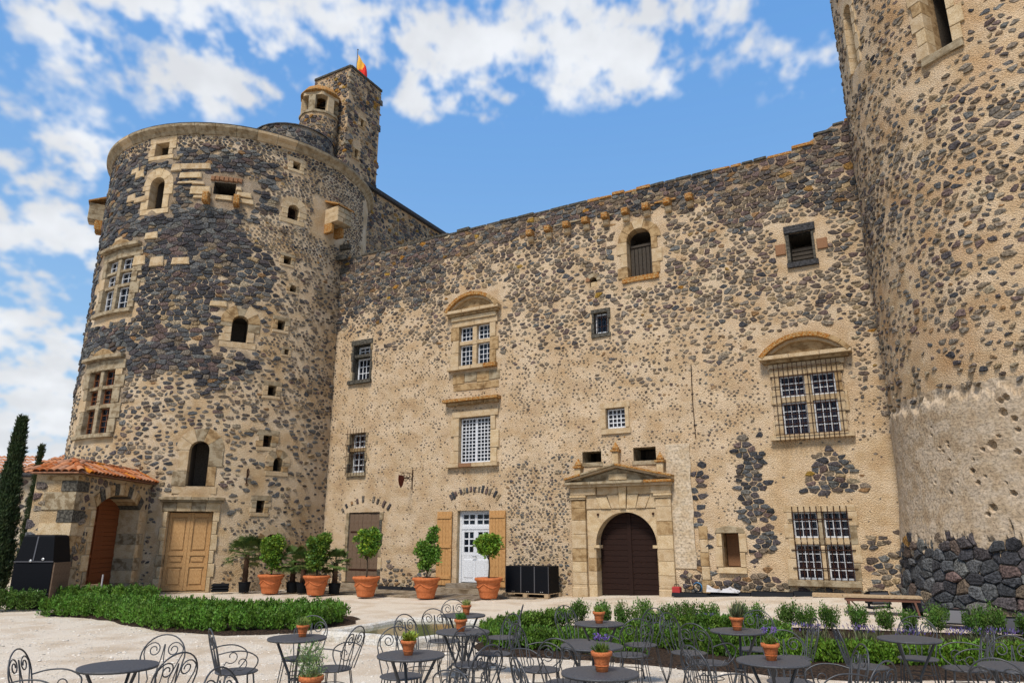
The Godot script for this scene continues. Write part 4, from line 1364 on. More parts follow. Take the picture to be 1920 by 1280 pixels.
func build_turret() -> void:
	var t := thing("stair_turret", "square rubble stair turret with open stone lookout above the round tower", "turret")
	var o := Vector3(-7.70, 0, -29.1)
	var side := flat(o, -1.06465)          # the long face, turned away to the right
	var front := flat(o - Vector3(0.8746, 0, 0.4848) * 2.3, 0.506145)
	var top := func(_s): return 23.4
	var hole := [[0.62, 0.84, 18.9, 19.35], [0.9, 1.1, 20.7, 21.1]]
	sheet(side, 0.0, 2.25, 15.0, top, 23.4, hole, 0.3, pale_tint, func(_s, _h): return 0.0, "wall_face", M.mortar, t)
	sheet(front, 0.0, 2.3, 15.0, top, 23.4, [], 0.3, pale_tint, func(_s, _h): return 0.0, "wall_face", M.mortar, t)
	rubble(side, 0.06, 2.2, 15.1, top, 23.4, [[0.5, 0.98, 18.6, 19.7], [0.75, 1.25, 20.5, 21.4]], rough_zone, t, 120, 0.15)
	rubble(front, 0.05, 2.25, 15.1, top, 23.4, [], rough_zone, t, 60, 0.15)
	for q in hole:
		slit(side, t, q, 0.16, [M.ashlar_ochre, M.ashlar], [])
	var back := MB.new()
	var a := side.at(2.25, 0)
	var b := a - Vector3(0.8746, 0, 0.4848) * 2.3
	var c := front.at(0, 0)
	for q in [[a, b], [b, c]]:
		back.quad(q[0] + Vector3(0, 15, 0), q[1] + Vector3(0, 15, 0), q[1] + Vector3(0, 23.4, 0), q[0] + Vector3(0, 23.4, 0), -side.u)
	put(back, "wall_core", M.far_wall, t)
	var k := 0.0
	while k < 2.2:
		var w := rng.randf_range(0.3, 0.5)
		block(side, rect(k, minf(2.3, k + w) - 0.01, 23.38, 23.5), -0.35, 0.07, M.ashlar_dark, t, "coping_stone", 0.02)
		k += w
	k = 0.0
	while k < 2.3:
		var w := rng.randf_range(0.3, 0.5)
		block(front, rect(k, minf(2.32, k + w) - 0.01, 23.38, 23.5), -0.35, 0.07, M.ashlar_dark, t, "coping_stone", 0.02)
		k += w
	var rf := MB.new()
	var e0 := side.at(0.1, 23.4, -0.15)
	var e1 := side.at(2.15, 23.4, -0.15)
	var e2 := side.at(2.15, 23.4, -2.1)
	var e3 := side.at(0.1, 23.4, -2.1)
	var apex := side.at(1.2, 24.35, -1.0)
	for q in [[e0, e1], [e1, e2], [e2, e3], [e3, e0]]:
		rf.face([q[0], q[1], apex], side.at(1.2, 22.0, -1.0))
	put(rf, "roof", M.tile_d, t)
	# round shaft with the open lookout
	var sh := drum(Vector3(-9.05, 0, -29.25), 0.86)
	var lk := part("lookout", t)
	sheet(sh, -PI * 0.86, PI * 0.86, 16.9, func(_s): return 20.5, 20.5, [], 0.3, pale_tint, func(_s, _h): return 0.0, "shaft", M.mortar, lk)
	rubble(sh, -1.7, 1.75, 17.0, func(_s): return 20.5, 20.5, [], rough_zone, lk, 60, 0.14)
	for i in 10:
		var q0 := -PI * 0.86 + TAU * 0.86 * i / 10.0
		block(sh, rect(q0 + 0.004, q0 + TAU * 0.086 - 0.004, 20.5, 20.62), -0.4, 0.07, M.ashlar_grey, lk, "ledge_stone", 0.015)
	for i in 6:
		var q0 := (-70.0 + i * 60.0) / 180.0 * PI * 0.86
		block(sh, rect(q0 - 0.17, q0 + 0.17, 20.62, 21.42), -0.26, 0.02, M.ashlar_grey if i % 2 else M.ashlar, lk, "pier", 0.02)
		block(sh, rect(q0 - 0.45, q0 + 0.45, 21.425, 21.6), -0.3, 0.05, M.ashlar, lk, "lintel", 0.02)
	var cap := MB.new()
	cap.lathe([[0.55, 21.6], [0.95, 21.6], [0.92, 21.75], [0.75, 21.98], [0.42, 22.14], [0.0, 22.2]], 12, Transform3D(Basis.IDENTITY, sh.o))
	put(cap, "cap", M.ashlar_lichen, lk)
	# low round attic
	var at := thing("attic_drum", "low round grey stone drum on the tower roof beside the turret", "tower")
	var ad := drum(Vector3(-9.95, 0, -28.7), 1.75)
	sheet(ad, -PI * 1.75, PI * 1.75, 16.8, func(_s): return 18.95, 18.95, [], 0.3, func(_s, _h): return Color(0.36, 0.34, 0.31), wob, "wall_face", M.mortar, at)
	rubble(ad, -2.4, 2.6, 16.9, func(_s): return 18.95, 18.95, [], func(_s, _h): return [0.9, 0, 0.86, [0.8, 0.2, 0, 0], 0.03], at, 60, 0.17)
	var ar := MB.new()
	ar.lathe([[1.82, 18.93], [1.82, 18.98], [0.0, 19.1]], 30, Transform3D(Basis.IDENTITY, ad.o))
	put(ar, "roof", M.slate, at)
	# wing running back behind the wall
	var wg := thing("rear_wing", "rubble gable wing with dark roof edge behind the facade", "building")
	var g := flat(Vector3(-7.05, 0, -30.3), -1.06465)
	var gt := func(_s): return 17.8
	sheet(g, -2.2, 10.0, 11.5, gt, 17.8, [[0.95, 1.3, 13.1, 13.6]], 0.4, pale_tint, wob, "wall_face", M.mortar, wg)
	rubble(g, -0.2, 9.8, 11.6, gt, 17.8, [[0.85, 1.4, 13.0, 13.7]], rough_zone, wg, 200, 0.16)
	slit(g, wg, [0.95, 1.3, 13.1, 13.6], 0.18, [M.ashlar_ochre], [])
	var vb := MB.new()
	wbox(vb, g, -2.2, 10.1, 17.78, 17.95, -3.0, 0.2)
	put(vb, "roof_edge", M.slate, wg)
	# flag
	var fl := thing("flag", "limp yellow, orange and red flag on the turret pole", "flag", side.at(1.45, 23.4, -1.0))
	var p := MB.new()
	p.tube([Vector3(0, 0, 0), Vector3(0, 2.3, 0)], 0.03, 6, 0.02)
	put(p, "pole", M.grey_rail, fl)
	var kn := MB.new()
	kn.lathe([[0.0, 2.28], [0.045, 2.32], [0.0, 2.38]], 8)
	put(kn, "knob", M.grey_rail, fl)
	var cl := MB.new()
	var nu := 10
	var nv := 12
	for i in nv:
		for j in nu:
			var q := []
			for e in [[i, j], [i + 1, j], [i + 1, j + 1], [i, j + 1]]:
				var v: float = float(e[0]) / nv
				var u: float = float(e[1]) / nu
				var drop: float = 2.05 - v * 0.95 - u * 0.95 * (0.8 + 0.2 * v)
				q.append(Vector3(0.03 + u * (0.45 + 0.15 * v) + 0.02 * sin(v * 7.0), drop, 0.09 * sin(u * 9.0 + v * 2.0) * (0.2 + u)))
			var x := (j + 0.5) / nu * 0.6 + (i + 0.5) / nv * 0.5
			cl.col = Color(0.78, 0.42, 0.06) if x < 0.5 else (Color(0.62, 0.03, 0.02) if x < 0.85 else Color(0.75, 0.35, 0.2))
			cl.face(q, Vector3(0.3, 1.2, -5))
	put(cl, "cloth", M.flag_cloth, fl)

# ---------------------------------------------------------------- the great tower on the right
const RR := 4.25
func gt_zone(s: float, h: float) -> Array:
	var n := nz.get_noise_2d(s * 0.45 + 600.0, h * 0.45)
	var n2 := nz.get_noise_2d(s * 1.3 + 650.0, h * 1.3)
	if h < 4.72 + und.get_noise_1d(s * 2.5) * 0.22:
		return [0.0, 0, 0.5, [1, 0, 0, 0], 0.02]
	if h < 5.4:
		return [0.45, 0, 0.6 + n2 * 0.3, [0.3, 0.5, 0.2, 0.0], 0.055]
	if h > 8.4 + n * 2.0 and h < 11.4 + n:
		return [0.88, 0, 0.74 + n2 * 0.22, [0.34, 0.54, 0.12, 0.0], 0.03]
	return [0.68 + n * 0.5 + n2 * 0.3, 0, 0.64 + n2 * 0.3, [0.3, 0.54, 0.16, 0.0], 0.025]

var craters := []
func gt_plaster(s: float, h: float) -> float:
	var rag := und.get_noise_1d(s * 2.5) * 0.22 + und.get_noise_1d(s * 11.0 + 5.0) * 0.1
	var edge := sstep(4.66 + rag, 4.5 + rag, h)
	var low := 1.55 + nz.get_noise_1d(s * 2.2) * 0.7 + und.get_noise_1d(s * 9.0) * 0.3
	edge *= sstep(low - 0.05, low + 0.08, h)
	var d := -0.03 + edge * 0.075 + wob(s, h) * 0.6 + und.get_noise_2d(s * 6.0, h * 6.0) * 0.006
	for c in craters:
		var q: float = Vector2(s - c[0], h - c[1]).length() / c[2]
		if q < 1.0:
			d -= c[2] * 1.9 * (1.0 - q * q * q)
	return d

func gt_tint(s: float, h: float) -> Color:
	var n := nz.get_noise_2d(s * 0.6 + 530.0, h * 0.6)
	var m := nz.get_noise_2d(s * 2.4 + 580.0, h * 2.4)
	var k := Color(0.65, 0.535, 0.40).lerp(Color(0.46, 0.29, 0.15), clampf(-n * 1.2 + m * 0.5, 0.0, 0.6))
	return k * (1.0 + m * 0.14)

func gt_plaster_tint(s: float, h: float) -> Color:
	var m := nz.get_noise_2d(s * 4.0 + 780.0, h * 2.0)
	var k := Color(0.53, 0.435, 0.33)
	return k * (1.0 + m * 0.05)

func build_great_tower() -> void:
	var f := drum(Vector3(13.4, 0, -15.9), RR, 0.34)
	var t := thing("great_tower", "huge round tower with beige rubble above a pockmarked plaster band and boulder base", "tower")
	var B := func(deg: float) -> float: return deg_to_rad(deg) * RR
	var holes := [[B.call(-62.5), B.call(-55.6), 12.4, 14.9], [B.call(-97.5), B.call(-91.5), 13.75, 15.75]]
	var top := func(_s): return 23.0
	sheet(f, -PI * RR, PI * RR, -0.4, top, 23.0, holes, 0.3, gt_tint, func(s, h): return wob(s, h) * 1.4 if h > 4.95 else -0.06, "wall_face", M.mortar, t)
	rubble(f, B.call(-128.0), B.call(-24.0), 4.4, func(_s): return 17.8, 17.8, [[B.call(-65.5), B.call(-52.6), 12.1, 15.2], [B.call(-99.5), B.call(-89.5), 13.4, 16.2]], gt_zone, t, 240, 0.132, -1, 1.6)
	var w := part("window", t)
	recess(f, holes[0][0], holes[0][1], 12.4, 14.9, 0.55, w, 1.2)
	jambs(f, w, holes[0][0], holes[0][1], 12.4, 14.9, 0.3, 0.4, [M.ashlar, M.ashlar_ochre, M.ashlar_pale], 0.05)
	block(f, rect(holes[0][0] - 0.2, holes[0][1] + 0.2, 12.2, 12.395), -0.4, 0.08, M.ashlar_grey, w, "sill")
	var nb := part("niche", t)
	recess(f, holes[1][0], holes[1][1], 13.75, 15.75, 0.35, nb, 0.0)
	block(f, rect(holes[1][0], holes[1][1], 13.75, 15.75), -0.45, -0.33, M.ashlar_ochre, nb, "back_stone")
	jambs(f, nb, holes[1][0], holes[1][1], 13.75, 15.5, 0.2, 0.4, [M.ashlar], 0.04)
	arch(f, nb, (holes[1][0] + holes[1][1]) * 0.5, 15.52, 0.22, 0.4, 5, [M.ashlar])
	# pockmarked plaster band
	for q in [[-59.3, 4.38, 0.070], [-60.8, 4.33, 0.060], [-60.6, 4.10, 0.080], [-58.2, 3.95, 0.060], [-57.9, 3.73, 0.050], [-64.8, 3.49, 0.090], [-67.4, 3.43, 0.050], [-58.9, 3.31, 0.060], [-71.1, 3.03, 0.060], [-69.8, 2.78, 0.050], [-61.3, 2.54, 0.060], [-67.7, 2.90, 0.030], [-78.9, 2.63, 0.050], [-77.9, 3.67, 0.040], [-79.8, 3.49, 0.040], [-80.9, 3.59, 0.040], [-78.0, 3.30, 0.040], [-84.2, 2.86, 0.030], [-66.8, 2.29, 0.080], [-76.0, 2.82, 0.030], [-62.7, 2.75, 0.030], [-62.7, 3.65, 0.040], [-83.0, 4.05, 0.030], [-83.5, 3.88, 0.030], [-70.4, 3.25, 0.030], [-68.2, 2.16, 0.050], [-77.9, 3.59, 0.035], [-83.6, 3.14, 0.025]]:
		craters.append([B.call(q[0]), q[1], q[2] * 1.05])
	sheet(f, B.call(-126.0), B.call(-30.0), 0.9, func(_s): return 4.95, 4.95, [], 0.03, gt_plaster_tint, gt_plaster, "plaster", M.plaster, t, false)
	# boulder footing
	rubble(f, B.call(-128.0), B.call(-26.0), -0.2, func(s): return 1.85 + nz.get_noise_1d(s * 2.2) * 0.75, 2.6, [], func(_s, h): return [1.0, 0, 0.97, [0.82, 0.14, 0.0, 0.0 if h < 1.1 else 0.04], 0.065], t, 60, 0.21, -1, 1.4)
	var cap := MB.new()
	cap.lathe([[4.4, 23.0], [4.4, 23.1], [0.0, 24.5]], 40, Transform3D(Basis.IDENTITY, f.o))
	put(cap, "roof", M.slate, t)

# ---------------------------------------------------------------- tiled gateway beside the round tower
func tile_mesh() -> ArrayMesh:
	# half-round clay tile along z, 0.44 long, wider at the lower end (z = 0.22)
	var mb := MB.new()
	var k := 6
	for i in k:
		var a := PI * i / k
		var b := PI * (i + 1) / k
		for lay in 2:
			var e := 0.0 if lay == 0 else -0.014
			var r0 := 0.085 + e
			var r1 := 0.105 + e
			var p := [Vector3(cos(a) * r0, sin(a) * r0 * 0.75, -0.22), Vector3(cos(b) * r0, sin(b) * r0 * 0.75, -0.22), Vector3(cos(b) * r1, sin(b) * r1 * 0.75, 0.22), Vector3(cos(a) * r1, sin(a) * r1 * 0.75, 0.22)]
			mb.face(p, Vector3(0, -1, 0) if lay == 0 else Vector3(0, 3, 0))
		mb.face([Vector3(cos(a) * 0.105, sin(a) * 0.079, 0.22), Vector3(cos(b) * 0.105, sin(b) * 0.079, 0.22), Vector3(cos(b) * 0.091, sin(b) * 0.068, 0.22), Vector3(cos(a) * 0.091, sin(a) * 0.068, 0.22)], Vector3.ZERO)
	return mb.mesh()

func lay_tile(mesh: Mesh, parent: Node, at: Vector3, down: Vector3, up: Vector3) -> void:
	var z := down.normalized()
	var x := up.cross(z).normalized()
	var y := z.cross(x)
	var r := rng.randf()
	var m: Material = M.tile_a if r < 0.45 else (M.tile_b if r < 0.75 else (M.tile_c if r < 0.92 else M.tile_d))
	var o := put_mesh(mesh, "tile", m, parent)
	o.transform = Transform3D(Basis(x, y, z).rotated(y, rng.randf_range(-0.04, 0.04)), at + y * rng.randf_range(0.0, 0.012))

func build_gateway() -> void:
	var t := thing("gateway", "thick rubble gateway with small clay tile roof at the foot of the round tower", "gateway")
	var f := flat(Vector3(-12.0, 0, -19.87), -PI / 2)
	var e := flat(Vector3(-13.15, 0, -19.87), 0.0)
	var hole := [[1.08, 3.54, 0.0, 2.98]]
	var tint := func(s, h): return Color(0.58, 0.475, 0.335) * (1.0 + nz.get_noise_2d(s * 2.0 + 900.0, h * 2.0) * 0.2)
	var top := func(_s): return 3.42
	sheet(f, 0.0, 4.6, -0.3, top, 3.42, hole, 0.25, tint, func(_s, _h): return 0.0, "wall_face", M.mortar, t)
	sheet(e, 0.0, 1.15, -0.3, top, 3.42, [], 0.25, tint, func(_s, _h): return 0.0, "wall_face", M.mortar, t)
	var core := MB.new()
	core.quad(Vector3(-13.15, -0.3, -19.87), Vector3(-13.15, -0.3, -24.5), Vector3(-13.15, 3.42, -24.5), Vector3(-13.15, 3.42, -19.87), Vector3.LEFT)
	put(core, "wall_core", M.far_wall, t)
	rubble(f, 0.3, 4.5, 0.0, top, 3.42, [[0.85, 3.75, -0.1, 3.02], [3.5, 4.5, 0.2, 2.4]], func(_s, _h): return [0.9, 0, 0.74, [0.4, 0.4, 0.2, 0.0], 0.03], t, 90, 0.16)
	rubble(e, 0.05, 1.1, 0.0, top, 3.42, [[0.45, 1.15, 0.0, 3.4]], func(_s, _h): return [0.9, 0, 0.78, [0.45, 0.35, 0.2, 0.0], 0.03], t, 60, 0.17)
	# corner stones
	var hh := 0.05
	var k := 0
	while hh < 3.3:
		var hb := minf(3.38, hh + rng.randf_range(0.3, 0.5))
		var big := k % 2 == 0
		var m: Material = [M.ashlar_dark, M.ashlar_grey, M.ashlar_dark, M.ashlar_ochre, M.ashlar_pale][k % 5]
		var q := MB.new()
		q.box(Vector3(-12.0 - (0.85 if big else 0.4), hh + 0.01, -19.87 - (0.3 if big else 0.55)), Vector3(-11.97, hb - 0.01, -19.835))
		put(q, "quoin", m, t)
		hh = hb
		k += 1
	# segmental arch
	var R := 2.09
	var cy := 2.98 - R
	for i in 11:
		var a := lerpf(-0.63, 0.63, i / 11.0) + 0.006
		var b := lerpf(-0.63, 0.63, (i + 1) / 11.0) - 0.006
		var p := []
		for q in [[a, R], [b, R], [b, R + 0.34], [a, R + 0.34]]:
			p.append([2.31 + sin(q[0]) * q[1], cy + cos(q[0]) * q[1]])
		block(f, p, -0.65, 0.02 + rng.randf() * 0.02, [M.ashlar_ochre, M.ashlar_dark, M.ashlar][i % 3], t, "voussoir", 0.015)
	recess(f, 1.08, 3.54, 0.0, 2.98, 0.65, t, 0.4, M.ashlar_pale)
	for side in 2:
		hh = 0.02
		k = 0
		while hh < 2.55:
			var hb := minf(2.58, hh + rng.randf_range(0.3, 0.5))
			var w := 0.2 if k % 2 else 0.4
			block(f, rect(1.08 - w if side == 0 else 3.54, 1.08 if side == 0 else 3.54 + w, hh, hb - 0.008), -0.64, 0.025, [M.ashlar_grey, M.ashlar_pale, M.ashlar][rng.randi() % 3], t, "jamb_stone", 0.015)
			hh = hb
			k += 1
	var d := part("door", t)
	planks(f, d, 1.1, 3.52, 0.05, 2.95, -0.62, 22, false, M.gate_wood, 0.05, 0.008)
	block(f, rect(2.25, 2.31, 0.05, 2.95), -0.62, -0.58, M.gate_wood, d, "cover_strip", 0.008)
	for q in [0.5, 1.15, 2.1]:
		block(f, rect(1.12, 3.5, q, q + 0.1), -0.62, -0.59, M.gate_wood, d, "rail", 0.008)
	# tile roof: two slopes and a hip towards the court
	var rf := part("roof", t)
	var base := MB.new()
	var zr := -20.5
	var ridge := Vector3(-12.575, 3.82, zr)
	var rend := Vector3(-12.575, 3.82, -24.6)
	var c0 := Vector3(-11.8, 3.44, -19.65)
	var c1 := Vector3(-11.8, 3.44, -24.6)
	var c2 := Vector3(-13.35, 3.44, -19.65)
	var c3 := Vector3(-13.35, 3.44, -24.6)
	base.face([c0, c1, rend, ridge], Vector3(-12.5, 2, -22))
	base.face([c2, c3, rend, ridge], Vector3(-12.5, 2, -22))
	base.face([c0, c2, ridge], Vector3(-12.5, 2, -22))
	base.face([c0, c1, c3, c2], Vector3(-12.5, 6, -22))
	put(base, "roof_boards", M.tile_c, rf)
	var tm := tile_mesh()
	for sgn in [1.0, -1.0]:
		var down := Vector3(0.775 * sgn, -0.38, 0)
		var up := Vector3(0.38 * sgn, 0.775, 0).normalized()
		for i in 25:
			var z := -19.75 - i * 0.195
			for j in 2:
				var v := 0.29 + j * 0.44
				if z > zr and v < (z - zr) / 0.85 + 0.1:
					continue
				lay_tile(tm, rf, Vector3(-12.575, 3.84, z) + down * v, down, up)
	for i in 8:
		var x := -13.27 + i * 0.2
		for j in 2:
			var v := 0.3 + j * 0.42
			if absf(x + 12.575) > 0.775 * v + 0.1:
				continue
			lay_tile(tm, rf, Vector3(x, 3.84 - 0.38 * v, zr + 0.85 * v), Vector3(0, -0.38, 0.85), Vector3(0, 0.85, 0.38).normalized())
	for i in 11:
		lay_tile(tm, rf, Vector3(-12.575, 3.86, zr - 0.15 - i * 0.38), Vector3(0, 0.0, 1), Vector3.UP)
	for sgn in [1.0, -1.0]:
		var hip := Vector3(0.775 * sgn, -0.38, 0.85)
		for i in 3:
			lay_tile(tm, rf, ridge + hip * (0.18 + i * 0.33) + Vector3(0, 0.05, 0), hip, Vector3(0.2 * sgn, 1, 0.2).normalized())

# ---------------------------------------------------------------- neighbours at the far left
func far_house(label: String, o: Vector3, w: float, dep: float, eave: float, rise: float) -> void:
	var t := thing("stone_house", label, "house", o)
	var f := flat(Vector3.ZERO, 0.0)
	sheet(f, 0.0, w, -0.3, func(_s): return eave, eave, [], 0.5, func(s, h): return Color(0.56, 0.53, 0.47) * (1.0 + nz.get_noise_2d(s * 2.0, h * 2.0) * 0.2), func(_s, _h): return 0.0, "wall_face", M.mortar, t)
	var side := MB.new()
	side.quad(Vector3(w, -0.3, 0), Vector3(w, -0.3, -dep), Vector3(w, eave, -dep), Vector3(w, eave, 0), Vector3.RIGHT)
	side.quad(Vector3(0, -0.3, 0), Vector3(0, -0.3, -dep), Vector3(0, eave, -dep), Vector3(0, eave, 0), Vector3.LEFT)
	put(side, "wall_core", M.far_wall, t)
	var keep := EYE
	EYE = keep - o
	rubble(f, 0.05, w - 0.05, 0.0, func(_s): return eave, eave, [], func(_s, _h): return [0.9, 0, 0.7, [0.9, 0.1, 0.0, 0.0], 0.03], t, 120, 0.24)
	EYE = keep
	var r := MB.new()
	var n := int(w / 0.11)
	for i in n:
		var a := i * w / n
		var b := (i + 1) * w / n
		var ya := 0.05 * absf(sin(i * PI / 2.0))
		var yb := 0.05 * absf(sin((i + 1) * PI / 2.0))
		# courses step down the slope
		for j in 12:
			var va := j / 12.0
			var vb := (j + 1) / 12.0
			var hipa := minf(1.0, a / 2.6 + 0.02)
			var p := []
			for q in [[a, ya, va], [b, yb, va], [b, yb, vb], [a, ya, vb]]:
				var lim := minf(1.0, q[0] / 2.6 + 0.02)
				var v: float = minf(q[2], lim)
				p.append(Vector3(q[0], eave + 0.1 + rise * v + q[1] + (0.03 if q[2] == va else 0.0), 0.3 - (dep * 0.5 + 0.3) * v))
			if va < hipa:
				r.face(p, Vector3(w * 0.5, 0, -dep * 0.5))
	put(r, "tiled_roof", M.tile_b, t)
	var hs := MB.new()
	hs.face([Vector3(0, eave + 0.1, 0.3), Vector3(0, eave + 0.1, -dep), Vector3(2.6, eave + 0.1 + rise, -dep * 0.5)], Vector3(4, 0, -dep * 0.5))
	put(hs, "hip_slope", M.tile_b, t)
	var g := MB.new()
	g.tube([Vector3(-0.15, eave + 0.02, 0.32), Vector3(w + 0.1, eave + 0.02, 0.32)], 0.09, 8)
	put(g, "gutter", M.slate, t)

func leaf_mesh(n: int, rx: float, ry: float, l0: float, wd: float, upright: float) -> ArrayMesh:
	# a spray of folded leaves filling a small volume, base at the origin
	var mb := MB.new()
	for i in n:
		var a := rng.randf() * TAU
		var r := rx * sqrt(rng.randf())
		var p := Vector3(cos(a) * r, ry * rng.randf(), sin(a) * r)
		var d := Vector3(cos(a) * (1.0 - upright) + rng.randf_range(-0.4, 0.4), upright + rng.randf_range(-0.3, 0.4), sin(a) * (1.0 - upright) + rng.randf_range(-0.4, 0.4)).normalized()
		var s := d.cross(Vector3(rng.randf_range(-1, 1), rng.randf_range(-1, 1), rng.randf_range(-1, 1))).normalized()
		var nn := s.cross(d).normalized()
		var l := l0 * rng.randf_range(0.7, 1.3)
		var w := wd * rng.randf_range(0.8, 1.2)
		var f := rng.randf_range(0.72, 1.2)
		mb.col = Color(f * rng.randf_range(0.9, 1.15), f, f * rng.randf_range(0.8, 1.1))
		var m := p + d * l * 0.5 + nn * l * 0.08
		var tip := p + d * l
		mb.tri(p, m + s * w, tip, nn, nn, nn)
		mb.tri(p, tip, m - s * w, nn, nn, nn)
	return mb.mesh()

func scatter(mesh: Mesh, xs: Array, cols: Array, called: String, parent: Node, material: Material) -> MeshInstance3D:
	# one mesh of many sprays; each spray takes one of a few tints
	var arr := mesh.surface_get_arrays(0)
	var sv: PackedVector3Array = arr[Mesh.ARRAY_VERTEX]
	var sn: PackedVector3Array = arr[Mesh.ARRAY_NORMAL]
	var sc: PackedColorArray = arr[Mesh.ARRAY_COLOR]
	var tints := []
	for i in mini(12, cols.size()):
		var k: Color = cols[i]
		var c := PackedColorArray()
		for q in sc:
			c.append(Color(q.r * k.r, q.g * k.g, q.b * k.b))
		tints.append(c)
	var v := PackedVector3Array()
	var n := PackedVector3Array()
	var c := PackedColorArray()
	for i in xs.size():
		var x: Transform3D = xs[i]
		v.append_array(x * sv)
		n.append_array(Transform3D(x.basis.orthonormalized(), Vector3.ZERO) * sn)
		c.append_array(tints[i % tints.size()])
	var out := []
	out.resize(Mesh.ARRAY_MAX)
	out[Mesh.ARRAY_VERTEX] = v
	out[Mesh.ARRAY_NORMAL] = n
	out[Mesh.ARRAY_COLOR] = c
	var am := ArrayMesh.new()
	am.add_surface_from_arrays(Mesh.PRIMITIVE_TRIANGLES, out)
	return put_mesh(am, called, material, parent)

func spin(at: Vector3, size: float, tilt := 0.4) -> Transform3D:
	var b := Basis(Vector3.UP, rng.randf() * TAU)
	b = Basis(Vector3(rng.randf_range(-1, 1), 0, rng.randf_range(-1, 1)).normalized(), rng.randf() * tilt) * b
	return Transform3D(b.scaled(Vector3(size, size, size)), at)

func green(base: Color, spread := 0.3) -> Color:
	var f := rng.randf_range(1.0 - spread, 1.0 + spread)
	return Color(base.r * f * rng.randf_range(0.85, 1.2), base.g * f, base.b * f)

func cypress(label: String, at: Vector3, h: float, r: float, n: int) -> void:
	var t := thing("cypress", label, "tree", at, 0.0, "cypresses at the far left")
	var tr := MB.new()
	tr.tube([Vector3(0, -0.1, 0), Vector3(0.02, h * 0.5, 0), Vector3(0, h * 0.93, 0)], 0.09, 7, 0.015)
	put(tr, "trunk", M.bark, t)
	var m := leaf_mesh(34, 0.07, 0.16, 0.09, 0.012, 0.75)
	var xs := []
	var cs := []
	for i in n:
		var y := h * pow(rng.randf(), 1.15)
		var k := y / h
		var rad := r * (pow(1.0 - k, 0.75) * (0.65 + 0.35 * sstep(0.0, 0.2, k))) + 0.02
		rad *= 0.9 + 0.22 * nz.get_noise_2d(y * 2.0, i % 7)
		var a := rng.randf() * TAU
		var q := rad * sqrt(rng.randf_range(0.25, 1.0))
		xs.append(spin(Vector3(cos(a) * q, y * 0.97, sin(a) * q), rng.randf_range(0.8, 1.3), 0.3))
		cs.append(green(Color(0.035, 0.06, 0.022), 0.35))
	scatter(m, xs, cs, "crown", t, M.leaf)

# ---------------------------------------------------------------- ground
func ground_y(x: float, z: float) -> float:
	return 0.34 * sstep(0.0, 9.5, x) * sstep(-13.0, -18.5, z)

